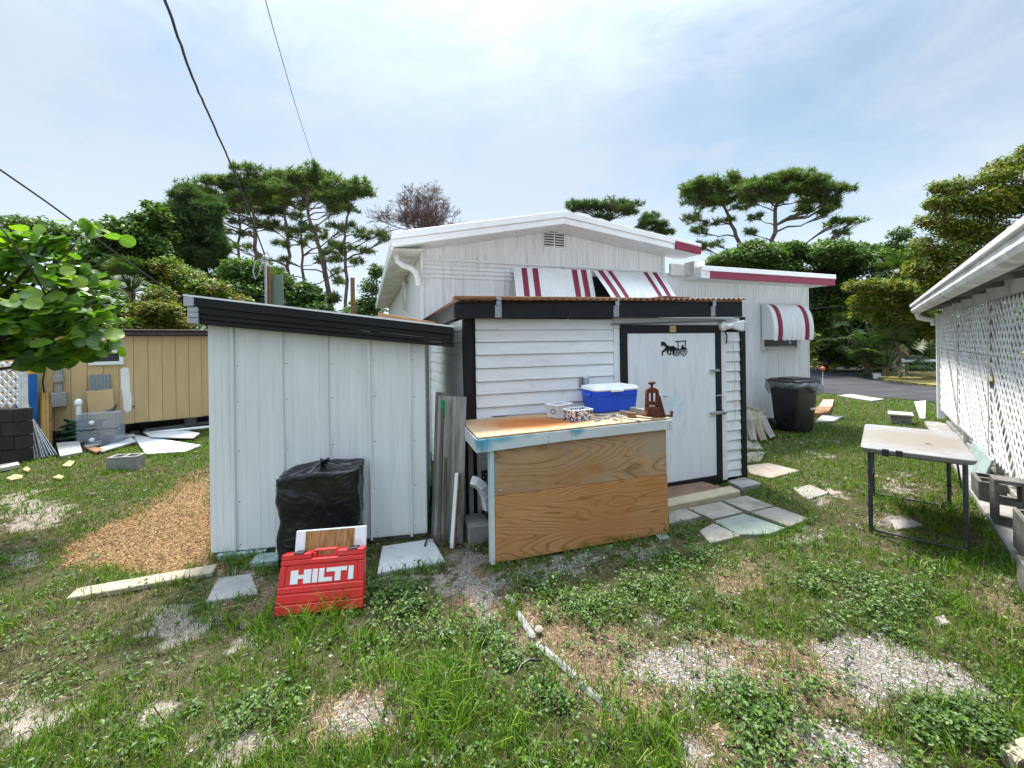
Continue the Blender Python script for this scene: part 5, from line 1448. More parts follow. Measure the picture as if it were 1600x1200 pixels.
# ------------------------------------------------------------------ things on the bench
def bench_pt(px, py):
    """point of the bench top under a survey pixel"""
    r = ray(px, py); z = zBL
    for _ in range(4):
        p = Vector((0, 0, EYE)) + r * ((z - EYE) / r.z); z = bz((p - BEN.o).dot(BEN.ex))
    return Vector((p.x, p.y, z))
ca, cb_ = bench_pt(928, 647), bench_pt(994, 640)
CO = Frame(ca, cb_ - ca); cl = .50; cz = ca.z + .003
CO.o = CO.o - CO.ey * .03
M_BLUEPL = pm('blue_plastic', [(0.005, 0.075, 0.62), (0.007, 0.09, 0.70)], .38, 4, None, 5, .03, 60, spec=.5, dirt=((0.01, 0.08, 0.5), 6, None, .6, .9))
cool = thing('cooler', CO.p(cl / 2, .15, cz), 'blue cooler with a white lid on the workbench', 'cooler')
def cprism(mb, fr, s0, s1, d0, d1, z0, z1, in0, in1, r, n=4):
    """rounded tapered tub: inset in0 at the bottom, in1 at the top"""
    rings = []
    for z, i in ((z0, in0 + .012), (z0 + .012, in0), (z1 - .006, in1), (z1, in1 + .005)):
        ring = []
        a0, a1, b0_, b1_ = s0 + i, s1 - i, d0 + i, d1 - i
        for (cx_, cy_, st_) in ((a1 - r, b1_ - r, 0), (a0 + r, b1_ - r, 90), (a0 + r, b0_ + r, 180), (a1 - r, b0_ + r, 270)):
            for k in range(n + 1):
                t = math.radians(st_ + 90 * k / n)
                ring.append(fr.p(cx_ + r * math.cos(t), cy_ + r * math.sin(t), z))
        rings.append(ring)
    m_ = len(rings[0]); base = len(mb.v)
    for ring in rings: mb.v += ring
    for i in range(len(rings) - 1):
        for k in range(m_):
            l = (k + 1) % m_
            mb.f.append((base + i * m_ + k, base + i * m_ + l, base + (i + 1) * m_ + l, base + (i + 1) * m_ + k))
    mb.f.append(tuple(base + k for k in range(m_))[::-1]); mb.f.append(tuple(base + 3 * m_ + k for k in range(m_)))
    return mb
CH = .205
cprism(MB(), CO, 0, cl, 0, .30, cz, cz + CH, .022, .004, .035).build('body', M_BLUEPL, cool, smooth=35)
lid = cprism(MB(), CO, -.004, cl + .004, -.004, .304, cz + CH + .001, cz + CH + .042, .0, .008, .035).build('lid', M_WHITEPL, cool, smooth=35)
MB().box((.05, cl - .05), (.03, .27), (cz + CH + .0425, cz + CH + .05), fr=CO, bev=.004).build('lid_panel', M_WHITEPL, lid)
MB().box((cl * .34, cl * .62), (-.012, .002), (cz + CH - .006, cz + CH + .014), fr=CO, bev=.003).build('lid_catch', M_WHITEPL, lid)
MB().box((-.016, .010), (.08, .22), (cz + CH - .055, cz + CH - .02), fr=CO, bev=.006).build('handle', M_BLUEPL, cool)
MB().box((cl - .010, cl + .016), (.08, .22), (cz + CH - .055, cz + CH - .02), fr=CO, bev=.006).build('handle', M_BLUEPL, cool)
MB().box((.03, cl - .03), (-.004, .008), (cz + CH - .035, cz + CH - .028), fr=CO, bev=.002).build('rib', M_BLUEPL, cool)

def tub(name, label, fr, s1, d1, z0, h, th, mat, rimmat=None, rim=.012, r=.012, cat='bin'):
    t = thing(name, fr.p(s1 / 2, d1 / 2, z0), label, cat)
    MB().box((.004, s1 - .004), (.004, d1 - .004), (z0, z0 + th), fr=fr).build('base', mat, t)
    for a, b_, c_, d_ in ((0, s1, 0, th), (0, s1, d1 - th, d1), (0, th, th, d1 - th), (s1 - th, s1, th, d1 - th)):
        mb_ = MB(); i = .012
        lo = lambda s, d: fr.p(s + (i if s < s1 / 2 else -i), d + (i if d < d1 / 2 else -i), z0 + .001)
        mb_.hexa([lo(a, c_), lo(b_, c_), lo(b_, d_), lo(a, d_), fr.p(a, c_, z0 + h), fr.p(b_, c_, z0 + h), fr.p(b_, d_, z0 + h), fr.p(a, d_, z0 + h)])
        mb_.build('side', mat, t)
    if rimmat:
        pts = [fr.p(0, 0, z0 + h), fr.p(s1, 0, z0 + h), fr.p(s1, d1, z0 + h), fr.p(0, d1, z0 + h), fr.p(0, 0, z0 + h)]
        for p, q in zip(pts[:-1], pts[1:]): MB().beam(p, q, rim * 1.4, rim, bev=.002).build('rim', rimmat, t)
    return t
m, nt, b, geo = new_mat('clear_plastic')
b.inputs['Base Color'].default_value = (.80, .81, .82, 1); b.inputs['Roughness'].default_value = .25; b.inputs['Alpha'].default_value = .62
M_CLEAR = m
TB = Frame(bench_pt(874, 655), bench_pt(909, 647) - bench_pt(874, 655)); TB.o = TB.o + TB.ey * .02
t_ = tub('plastic_tub', 'clear plastic tub behind the patterned box', TB, .21, .15, bench_pt(880, 651).z, .115, .004, M_CLEAR, M_WHITEPL, .010)
MB().tube([TB.p(-.004, .05 + .03 * math.cos(a), bench_pt(880, 651).z + .06 + .022 * math.sin(a)) for a in np.linspace(0, 6.28, 13)], .003, 6).build('handle', M_BLACKPL, t_)
m, nt, b, geo = new_mat('patterned_print')
P = geo.outputs['Position']
vo = nt.nodes.new('ShaderNodeTexVoronoi'); vo.inputs['Scale'].default_value = 75
mp_ = nt.nodes.new('ShaderNodeMapping'); mp_.inputs['Rotation'].default_value = (.4, .7, .3); mp_.inputs['Scale'].default_value = (1, .55, 1.0)
nt.links.new(P, mp_.inputs[0]); nt.links.new(mp_.outputs[0], vo.inputs['Vector'])
vs_ = nt.nodes.new('ShaderNodeSeparateColor'); nt.links.new(vo.outputs['Color'], vs_.inputs[0])
c = ramp(nt, vs_.outputs[0], [(.75, .75, .74), (.03, .03, .06), (.8, .8, .8), (.45, .05, .06), (.78, .78, .78), (.04, .12, .25), (.1, .1, .1)], [0, .12, .42, .54, .66, .74, .86], 'CONSTANT')
c = mixc(nt, mrange(nt, vo.outputs['Distance'], .62, .7), c, (.78, .78, .77))
nt.links.new(c, b.inputs['Base Color']); b.inputs['Roughness'].default_value = .45
M_PRINT = m
PB = Frame(bench_pt(894, 660), bench_pt(928, 655) - bench_pt(894, 660))
tub('patterned_box', 'small open box with a black and red leaf print', PB, .225, .145, bench_pt(894, 660).z + .001, .095, .004, M_PRINT, M_WHITEPL, .008, cat='box')
# rusty pipe vise
vp = bench_pt(1022, 653); vz = vp.z
VF = Frame(vp, BEN.ex * .9 - BEN.ey * .3); VF.o += VF.ey * .05
vise = thing('pipe_vise', VF.p(0, 0, vz), 'rusty iron pipe vise on the right end of the workbench', 'vise')
MB().prism([VF.p(s, -.05, vz + z) for s, z in ((-.07, 0), (.085, 0), (.09, .02), (.055, .05), (.05, .09), (-.05, .09), (-.055, .05), (-.075, .02))], VF.ey * .10).build('base', M_RUST, vise)
for s0, s1 in ((-.062, -.030), (.028, .060)):
    MB().hexa([VF.p(s0, -.022, vz + .09), VF.p(s1, -.022, vz + .09), VF.p(s1, .022, vz + .09), VF.p(s0, .022, vz + .09),
               VF.p(s0 + .008, -.02, vz + .225), VF.p(s1 - (.0 if s0 < 0 else .004), -.02, vz + .225), VF.p(s1 - (.0 if s0 < 0 else .004), .02, vz + .225), VF.p(s0 + .008, .02, vz + .225)], .006).build('upright', M_RUST, vise)
MB().prism([VF.p(s, -.024, vz + z) for s, z in ((-.058, .205), (-.05, .24), (-.028, .258), (.028, .258), (.05, .24), (.058, .205), (.028, .215), (-.028, .215))], VF.ey * .048).build('yoke', M_RUST, vise)
MB().tube([VF.p(0, 0, vz + .12), VF.p(0, 0, vz + .30)], .011, 10).build('screw', M_RUST, vise)
MB().lathe(VF.p(0, 0, vz + .285), [(.012, 0), (.02, .008), (.02, .024), (.012, .03)], 10).build('screw_head', M_RUST, vise)
MB().tube([VF.p(-.03, -.01, vz + .300), VF.p(.03, .01, vz + .303)], [.011, .013], 8).build('handle', M_RUST, vise)
MB().box((-.024, .024), (-.022, .022), (vz + .105, vz + .14), fr=VF, bev=.004).build('jaw', M_RUST, vise)
MB().hexa([VF.p(.05, -.03, vz + .02), VF.p(.115, -.03, vz + .0), VF.p(.115, .03, vz + .0), VF.p(.05, .03, vz + .02),
           VF.p(.052, -.02, vz + .20), VF.p(.068, -.02, vz + .19), VF.p(.068, .02, vz + .19), VF.p(.052, .02, vz + .20)], .006).build('brace', M_RUST, vise)
MB().prism([VF.p(s, -.015, vz + z) for s, z in ((.105, 0), (.175, 0), (.18, .05), (.168, .055), (.16, .018), (.105, .016))], VF.ey * .03).build('hook', M_RUST, vise)
def bbeam(name, a, b_, w, h, mat, label, cat='wood', lift=0.0, group=None):
    A_, B_ = bench_pt(*a), bench_pt(*b_)
    return loose(name, MB().beam(A_ + Z_ * (h / 2 + .001 + lift), B_ + Z_ * (h / 2 + .001 + lift), w, h, bev=.002), mat, label, cat, group)
bbeam('wood_block', (987, 645), (1013, 650), .05, .055, M_GREYWOOD, 'weathered grey wood block lying beside the rusty vise')
bbeam('wood_block', (981, 652), (993, 653), .035, .045, M_BROWNWOOD, 'small brown wood block in front of the grey one')
bbeam('wood_block', (970, 647), (981, 649), .03, .035, M_PALEWOOD, 'small pale wood block right of the loose hardware')
bbeam('wood_stick', (993, 652), (1021, 655), .028, .012, M_PALEWOOD, 'pale flat stick under the grey block by the vise')
bbeam('wood_stick', (960, 651), (1000, 658), .022, .008, M_GREYWOOD, 'thin grey stick lying near the bench front edge')
bbeam('metal_strip', (769, 651), (868, 645), .03, .012, M_SILVER, 'long thin metal strip at the back of the bench', 'strip')
bbeam('steel_file', (957, 649), (982, 655), .018, .006, M_BLACKPL, 'black flat file among the loose hardware', 'tool')
random.seed(21)
hw = MB(); hw.lathe((0, 0, .006), [(.011, -.005), (.011, .005)], 6, X_); hw.lathe((0, 0, .006), [(.006, .005), (.006, .05)], 8, X_)
hw0 = hw.build('bolt', M_GALV, None, False, 'loose steel bolt scattered beside the blue cooler', 'bolt', 'loose bolts on the workbench', origin=(0, 0, 0))
nut = MB(); nut.lathe((0, 0, 0), [(.014, 0), (.014, .010)], 6); nut0 = nut.build('nut', M_GALV, None, False, 'loose steel nut scattered beside the blue cooler', 'nut', 'loose nuts on the workbench', origin=(0, 0, 0))
first = {0: hw0, 1: nut0}
for i in range(22):
    px, py = random.uniform(927, 975), random.uniform(649, 660)
    if px < 932 and py < 656: px += 12
    p = bench_pt(px, py) + Z_ * .002
    src = first[i % 2]
    o = src if i < 2 else dup(src)
    o.location = p; o.rotation_euler = (0, 0, random.uniform(0, 6.28)); k = random.uniform(.55, 1.1); o.scale = (k, k, k)

# board left on the shed roof, plywood scrap on the workshop roof
zr_ = lambda s: fl_t[1] + slope * (s - sL) + .018
s0_, s1_ = 1.18, sR - .02
loose('roof_board', MB().hexa([SHED.p(s0_, 1.0, zr_(s0_)), SHED.p(s1_, 1.0, zr_(s1_)), SHED.p(s1_, 1.14, zr_(s1_)), SHED.p(s0_, 1.14, zr_(s0_)),
      SHED.p(s0_, 1.0, zr_(s0_) + .10), SHED.p(s1_, 1.0, zr_(s1_) + .06), SHED.p(s1_, 1.14, zr_(s1_) + .06), SHED.p(s0_, 1.14, zr_(s0_) + .10)], .004), M_BROWNWOOD, 'brown board lying on the back of the shed roof', 'board')
q = WORK.pix(1055, 467, 0)
loose('plywood_scrap', MB().hexa([WORK.p(q[0] - .20, -.05, q[1] + .012), WORK.p(q[0] + .17, -.05, q[1] + .006), WORK.p(q[0] + .25, .35, q[1] + .03), WORK.p(q[0] - .12, .35, q[1] + .03),
      WORK.p(q[0] - .20, -.05, q[1] + .026), WORK.p(q[0] + .17, -.05, q[1] + .02), WORK.p(q[0] + .25, .35, q[1] + .044), WORK.p(q[0] - .12, .35, q[1] + .044)], .002), M_BROWNWOOD, 'brown plywood scrap lying on the workshop roof', 'plywood')

# ------------------------------------------------------------------ leaning sheet metal and sticks beside the shed
m0, m1 = G(674, 841), G(723, 851)
e_ = (m1 - m0); Lm = e_.length; e_.normalize(); back = Vector((-e_.y, e_.x, 0))
M_SHEET = pm('weathered_sheet_metal', [(0.20, 0.19, 0.17), (0.33, 0.32, 0.30), (0.42, 0.41, 0.385)], .42, 3, (8, 8, .7), 7, .03, 40, metal=.55, dirt=((0.15, 0.12, 0.09), 3, (5, 5, .6), .55, .8))
def rib_sheet(o, e, L, zt_, lean, pitch, dep, mat, name, label, cat):
    rows = []
    for z in (0.0, .5, 1.0):
        r_ = []
        for a in np.linspace(0, L, 61):
            u = (a / pitch) % 1.0
            h = dep * (1 if u < .18 else (.5 + .5 * math.cos((u - .18) / .1 * math.pi)) if u < .28 else 0 if u < .86 else (.5 - .5 * math.cos((u - .86) / .14 * math.pi)))
            r_.append(o + e * a + back * (lean * z - h) + Z_ * (zt_ * z))
        rows.append(r_)
    return loose(name, MB().sheet(rows, back * .0015), mat, label, cat, smooth=35)
rib_sheet(m0 + e_ * .035, e_, Lm - .035, 1.235, .10, .15, .016, M_SHEET, 'sheet_metal', 'ribbed grey sheet metal panel leaning between shed and workshop', 'sheet metal')
rib_sheet(m0 - e_ * .03 + back * .05, e_, .09, 1.26, .10, .018, .007, M_SHEET, 'sheet_metal', 'narrow finely corrugated metal strip behind the leaning panel', 'sheet metal')
tp = m0 + e_ * .125 + back * .07 + Z_ * 1.18
M_GREEN = pm('green_tape', [(0.0, 0.20, 0.05), (0.0, 0.27, 0.08)], .45, 6)
M_RUSTBAR = pm('rust_brown_bar', [(0.06, 0.05, 0.045), (0.15, 0.10, 0.065)], .75, 8, None, 7, .2, 60)
bar0 = G(686, 853) + Z_ * .0; bar1 = tp - back * .05
bar = thing('metal_bar', bar0, 'dark rusty bar with green tape leaning on the sheet metal', 'bar')
MB().beam(bar0, bar1, .022, .014, up=-back).build('shaft', M_RUSTBAR, bar)
MB().beam(bar1 - Z_ * .13, bar1 + Z_ * .03, .03, .022, up=-back, bev=.003).build('tape_grip', M_GREEN, bar)
p0, p1 = G(690, 851) + e_ * .03, m0 + e_ * .16 + back * .0 + Z_ * .72
loose('wood_strip', MB().beam(p0, p1, .02, .012, up=-back), M_RUSTBAR, 'thin brown wood strip leaning beside the rusty bar', 'wood')
p0, p1 = G(706, 856), m0 + e_ * .27 - back * .005 + Z_ * .60
stk = thing('stake', p0, 'half painted wooden stake leaning on the sheet metal', 'stake')
MB().beam(p0, p1, .034, .018, up=-back, bev=.002).build('painted_face', M_WHITE, stk)
off_ = e_ * .024
MB().beam(p0 + off_, p1 + off_, .014, .02, up=-back, bev=.002).build('bare_edge', M_BROWNWOOD, stk)

# downspout elbow, block and crate under the bench end
qs = [(737, 752, .42), (745, 754, .40), (754, 762, .38), (760, 776, .36), (763, 795, .35)]
pts = []
for px, py, d in qs:
    s, z = BEN.pix(px, py, d); pts.append(BEN.p(s, d, z))
pts = [pts[0].lerp(pts[1], t) for t in (0, .5)] + [pts[1].lerp(pts[2], t) for t in (0, .5)] + [pts[2].lerp(pts[3], t) for t in (0, .5)] + [pts[3].lerp(pts[4], t) for t in (0, .5, 1)]
el = thing('downspout_elbow', pts[-1], 'loose white downspout elbow lying behind the bench leg', 'downspout')
eb = MB().tube(pts, .05, 4, sx=1.25).build('elbow', M_WHITE, el)
for p, q_ in zip(pts[1:-1], pts[2:]):
    MB().tube([p, p + (q_ - p) * .12], .053, 4, sx=1.25).build('crimp', M_MILDEW, eb)
M_CRATE = M_BLACKPL
cr = Frame(BEN.p(.06, .28, 0), BEN.ex); crate = thing('milk_crate', cr.p(.15, .15, 0), 'black plastic crate standing under the bench', 'crate')
for z0_ in (0.0, .09, .18, .27, .36, .45, .52):
    for a, b_, c_, d_ in ((0, .3, 0, .012), (0, .3, .288, .3), (0, .012, .012, .288), (.288, .3, .012, .288)):
        MB().box((a, b_), (c_, d_), (z0_, z0_ + .022), fr=cr).build('rail', M_CRATE, crate)
for a in np.arange(0, .3, .048):
    for d_ in (0.002, .290): MB().box((a, a + .012), (d_, d_ + .008), (.0, .54), fr=cr).build('bar', M_CRATE, crate)
cblk = MB().box((-.11, .09), (.36, .62), (-.02, .15), fr=BEN, bev=.012)
loose('concrete_block', cblk, M_CONC, 'grey concrete block under the workshop corner post', 'block')

# ------------------------------------------------------------------ black bag by the shed
bc = (G(442, 868) + G(568, 862)) / 2 + Vector((.0, -.02, 0))
BF = Frame(SHED.p(0, 0, 0), SHED.ex)
sb0, sb1 = SHED.pix(442, 800, -.2)[0], SHED.pix(567, 800, -.2)[0]
zt_b = SHED.pix(500, 727, -.2)[1]
bag = thing('bagged_bundle', SHED.p((sb0 + sb1) / 2, -.2, 0), 'bulky load wrapped in a black plastic bag by the shed', 'bag')
n_u, n_v = 72, 40
pts = []
def bagpt(u, v):
    t = u * 2 * math.pi
    c, s = math.cos(t), math.sin(t)
    n_ = 7.0
    r = 1.0 / (abs(c) ** n_ + abs(s) ** n_) ** (1 / n_)
    hx, hy = (sb1 - sb0) / 2, .17
    w = v
    z = zt_b * min(1, w / .8)
    k = 1.0 - .05 * (1 - w / .8) if w < .8 else (1 - ((w - .8) / .2)) ** .8
    if w >= .8: z = zt_b * (1 + .0 * (w - .8)) - .015 * math.sin((w - .8) / .2 * math.pi) + .012 * ((w - .8) / .2) ** 3
    x, y = c * r * hx * k, s * r * hy * k
    # the top slopes a little to the left corner
    z -= .05 * max(0, -c * r) ** 3 * (w / .8 if w < .8 else 1) * k
    return x, y, z
uu = np.linspace(0, 1, n_u, endpoint=False); vv = np.linspace(0, 1, n_v)
U, V = np.meshgrid(uu, vv)
arr = np.array([[bagpt(u, v) for u in uu] for v in vv])
def ridg(a, b_, sc, seed): return 1 - np.abs(vnoise(a, b_, sc, seed, 2) * 2 - 1)
ux = np.cos(U * 2 * np.pi) * 1.2 + 5; uy = np.sin(U * 2 * np.pi) * 1.2 + 5
wr = (ridg(ux * 1.2 + V * 1.0, uy + V * 2.4, 1.5, 90) - .7) * .045 + (ridg(ux + V, V * 2.0 + uy, 3.4, 91) - .7) * .018
# folds gathered towards the knot
gather = np.clip((V - .55) / .45, 0, 1)
wr += np.cos(U * 2 * np.pi * 13 + 3 * vnoise(ux, uy, 2, 92)) * .016 * gather * (1 - .6 * gather)
wr *= np.clip(V / .06, .2, 1)
rad = arr[:, :, :2] / (np.linalg.norm(arr[:, :, :2], axis=2, keepdims=True) + 1e-6)
top_w = np.clip((V - .8) / .05, 0, 1)[:, :, None]
arr[:, :, :2] += rad * wr[:, :, None] * (1 - top_w)
arr[:, :, 2] += (wr * 1.1)[:, :] * top_w[:, :, 0]
wv = np.array(SHED.p((sb0 + sb1) / 2, -.215, 0))[None, None] + arr[:, :, 0:1] * np.array(SHED.ex) + arr[:, :, 1:2] * np.array(SHED.ey) + arr[:, :, 2:3] * np.array([0, 0, 1.0])
ii = []
for j in range(n_v - 1):
    for i in range(n_u):
        a = j * n_u + i; b2 = j * n_u + (i + 1) % n_u
        ii.append((a, b2, b2 + n_u, a + n_u))
m, nt, b, geo = new_mat('black_bag_film')
b.inputs['Base Color'].default_value = (.008, .008, .010, 1)
P = geo.outputs['Position']
n1_ = noise(nt, P, 5, 2, .5, .8, (1, 1, 1.4))
nt.links.new(mrange(nt, n1_, .3, .7, .24, .36), b.inputs['Roughness'])
rid = mth(nt, 'ABSOLUTE', mth(nt, 'SUBTRACT', noise(nt, P, 6, 1.5, .5, .9, (1, 1, 1.6)), .5))
bump(nt, b, rid, .35, .05)
M_BAG = m
np_mesh('film', wv.reshape(-1, 3), np.array(ii), M_BAG, parent=bag, smooth=True)
kx = SHED.p(SHED.pix(508, 724, -.2)[0], -.2, zt_b - .01)
mb = MB()
for a in range(6):
    t = a * 1.05; mb.tube([kx, kx + Vector((math.cos(t) * .015, math.sin(t) * .015, .03)), kx + Vector((math.cos(t) * .035, math.sin(t) * .03, .05 + .012 * (a % 2)))], [.012, .014, .008], 6)
mb.lathe(kx - Z_ * .01, [(.05, 0), (.028, .012), (.018, .025), (.02, .035)], 10)
mb.build('knot', M_BAG, bag, smooth=True)

# ------------------------------------------------------------------ red tool case and the board behind it
K0, K1 = G(427, 966), G(567, 951)
KF = Frame(K0, K1 - K0); kw = (K1 - K0).length
kt0 = KF.pix(437, 869, .10)
kh = .368
lean = (KF.ey * .27 + Z_ * .96).normalized(); kn_ = lean.cross(KF.ex).normalized()
if kn_.y > 0: kn_ = -kn_
KO = K0 + Z_ * .004 - KF.ex * 0
M_REDPL = pm('red_tool_plastic', [(0.60, 0.022, 0.020), (0.70, 0.034, 0.028)], .45, 4, None, 6, .08, 90, spec=.45, dirt=((0.40, 0.09, 0.07), 9, None, .56, .8), dirt2=((0.22, 0.10, 0.08), 26, None, .66, .74))
case = thing('tool_case', KO + KF.ex * kw / 2, 'red plastic tool case with white lettering leaning in the grass', 'tool case')
skew = lambda v: .02 * v / kh       # the case narrows a touch towards its top
def kbox(s0, s1, v0, v1, n0, n1, name, mat, par=None, bev=.004):
    mb_ = MB(); P_ = lambda s, v, n: KO + KF.ex * (s + (skew(v) if s < kw / 2 else -skew(v) * .3)) + lean * v + kn_ * n
    mb_.hexa([P_(s0, v0, n0), P_(s1, v0, n0), P_(s1, v0, n1), P_(s0, v0, n1), P_(s0, v1, n0), P_(s1, v1, n0), P_(s1, v1, n1), P_(s0, v1, n1)][::1], bev)
    # outward axis is +n; keep corner order right handed
    return mb_.build(name, mat, par or case)
kbox(.004, kw - .004, 0, kh * .86, -.10, -.008, 'shell', M_REDPL)
for v0, v1 in ((0.0, .17), (.18, .345), (.355, .47)): kbox(0, kw, kh * v0 * .92 + .002, kh * v1 * .92, -.012, .0, 'rib_panel', M_REDPL)
kbox(.0, .036, kh * .44, kh * .76, -.012, -.001, 'rib_panel', M_REDPL); kbox(kw - .036, kw, kh * .44, kh * .76, -.012, -.001, 'rib_panel', M_REDPL)
kbox(.04, kw - .04, kh * .44, kh * .77, -.014, -.004, 'label_field', M_REDPL)
kbox(.0, kw, kh * .775, kh * .855, -.012, .0, 'rib_panel', M_REDPL)
kbox(.0, kw * .34, kh * .862, kh * .955, -.09, .0, 'rib_panel', M_REDPL); kbox(kw * .68, kw, kh * .862, kh * .965, -.09, .0, 'rib_panel', M_REDPL)
kbox(kw * .345, kw * .675, kh * .955, kh * 1.0, -.065, -.02, 'handle', M_REDPL, None, .01)
kbox(kw * .345, kw * .385, kh * .862, kh * .954, -.065, -.02, 'handle_post', M_REDPL); kbox(kw * .635, kw * .675, kh * .862, kh * .954, -.065, -.02, 'handle_post', M_REDPL)
kbox(kw * .13, kw * .25, kh * .948, kh * .975, -.08, .004, 'latch', M_BLACKPL); kbox(kw * .80, kw * .92, kh * .955, kh * .985, -.08, .004, 'latch', M_BLACKPL)
# lettering
let = kbox(.05, .051, kh * .50, kh * .501, -.004, -.0035, 'lettering', M_REDPL)
M_LETTER = pm('white_letter_print', [(0.76, 0.76, 0.76), (0.84, 0.84, 0.84)], .5, 20, dirt=((0.30, 0.2, 0.2), 30, None, .66, .72))
let.data = bpy.data.meshes.new('lettering')
mbL = MB()
def lbox(u0, u1, w0, w1):
    s0, s1 = .075 + (kw - .14) * u0, .075 + (kw - .14) * u1; v0, v1 = kh * (.475 + .215 * w0), kh * (.475 + .215 * w1)
    sh_ = (kh * .035) * 0
    P_ = lambda s, v, n: KO + KF.ex * (s + skew(v) * .5) + lean * v + kn_ * n
    mbL.hexa([P_(s0, v0, -.0038), P_(s1, v0, -.0038), P_(s1, v0, -.0018), P_(s0, v0, -.0018), P_(s0, v1, -.0038), P_(s1, v1, -.0038), P_(s1, v1, -.0018), P_(s0, v1, -.0018)])
# H
lbox(0, .115, 0, 1); lbox(.115, .20, .36, .64); lbox(.20, .315, 0, 1)
# I
lbox(.335, .415, 0, 1)
# L
lbox(.435, .515, 0, 1); lbox(.515, .645, 0, .30)
# T
lbox(.55, .87, .70, 1); lbox(.685, .775, 0, .70)
# I
lbox(.895, .975, 0, 1)
for v_ in mbL.v: pass
tmp = mbL.build('lettering_tmp', M_LETTER, case)
let.data = tmp.data; let.data.name = 'lettering'; bpy.data.objects.remove(tmp)
# board behind the case
b0_, b1_ = KF.o + KF.ey * .14 + KF.ex * .02, KF.o + KF.ey * .14 + KF.ex * (kw + .02)
bl_ = (KF.ey * .27 + Z_ * .96).normalized()
boardt = thing('leaning_board', b0_.lerp(b1_, .5), 'white edged board with a wood grain centre behind the tool case', 'board')
bn = bl_.cross(KF.ex).normalized()
if bn.y > 0: bn = -bn
BH = .44
MB().obox(b0_ + KF.ex * .035, KF.ex, -bn, bl_, (-.005, kw - .075), (0, .016), (0.0, BH), .006).build('backing', M_WHITE, boardt)
M_FACEWOOD = plywood('laminate_wood', b0_, Vector((0, 0, 1)), (0.36, 0.185, 0.06), (0.16, 0.07, 0.02), 6, .6, 2.2)
m, nt, b, geo = new_mat('laminate_grain')
c = ramp(nt, mrange(nt, noise(nt, geo.outputs['Position'], 6, 7, .6, .4, (9, 3, .8)), .3, .7), [(0.15, 0.065, 0.018), (0.33, 0.17, 0.055), (0.45, 0.26, 0.10)])
nt.links.new(c, b.inputs['Base Color']); b.inputs['Roughness'].default_value = .55
MB().obox(b0_ + KF.ex * .095, KF.ex, -bn, bl_, (0, kw * .60), (-.004, -.0005), (.0, BH - .008), .001).build('wood_face', m, boardt)
p0, p1 = SHED.p(SHED.pix(441, 865, -.05)[0], -.16, 0), SHED.p(SHED.pix(438, 810, -.05)[0], -.03, SHED.pix(438, 808, -.05)[1])
ps = thing('perforated_strip', p0, 'perforated metal strip leaning left of the black bag', 'strip')
MB().beam(p0, p1, .032, .002, up=-SHED.ey).build('strip', M_GALV, ps)
dv = (p1 - p0)
for k in range(11):
    c_ = p0 + dv * ((k + .5) / 11)
    MB().lathe(c_ - SHED.ey * .0012, [(.006, 0), (.006, .0012)], 8, -SHED.ey).build('hole', M_BLACKPL, ps)

# ------------------------------------------------------------------ slabs, boards and kerbs on the ground
def slab_px(pts, z0, z1, name, mat, parent=None, **k):
    mb_ = MB(); c_ = sum((G(*p) for p in pts), Vector()) / len(pts)
    poly = [G(*p) for p in pts]
    a = sum(poly[i].x * poly[(i + 1) % len(poly)].y - poly[(i + 1) % len(poly)].x * poly[i].y for i in range(len(poly)))
    if a < 0: poly = poly[::-1]
    n_ = len(poly)
    lo = [p + Z_ * z0 for p in poly]; mid_ = [p + Z_ * (z1 - .006) for p in poly]; hi = [p + (c_ - p).normalized() * .006 + Z_ * z1 for p in poly]
    mb_.add(lo + mid_ + hi, [tuple(range(n_))[::-1], tuple(range(2 * n_, 3 * n_))] + [(i, (i + 1) % n_, n_ + (i + 1) % n_, n_ + i) for i in range(n_)] + [(n_ + i, n_ + (i + 1) % n_, 2 * n_ + (i + 1) % n_, 2 * n_ + i) for i in range(n_)])
    return mb_.build(name, mat, parent, **k)
M_PAVE = pm('paving_stone', [(0.205, 0.19, 0.16), (0.30, 0.28, 0.245)], .95, 7, None, 8, .4, 80, ovar=.1, dirt=((0.13, 0.115, 0.085), 4, None, .54, .75))
M_PAVEG = pm('green_paving_stone', [(0.165, 0.19, 0.16), (0.235, 0.26, 0.225)], .95, 9, None, 8, .4, 80, dirt=((0.13, 0.14, 0.11), 5, None, .58, .8))
M_PAVEP = pm('pink_paving_stone', [(0.225, 0.18, 0.145), (0.30, 0.25, 0.21)], .95, 9, None, 8, .4, 80, dirt=((0.15, 0.12, 0.09), 4, None, .55, .8))
pave = thing('pavement', G(1130, 810), 'flagstone path before the workshop door', None, None, 'structure')
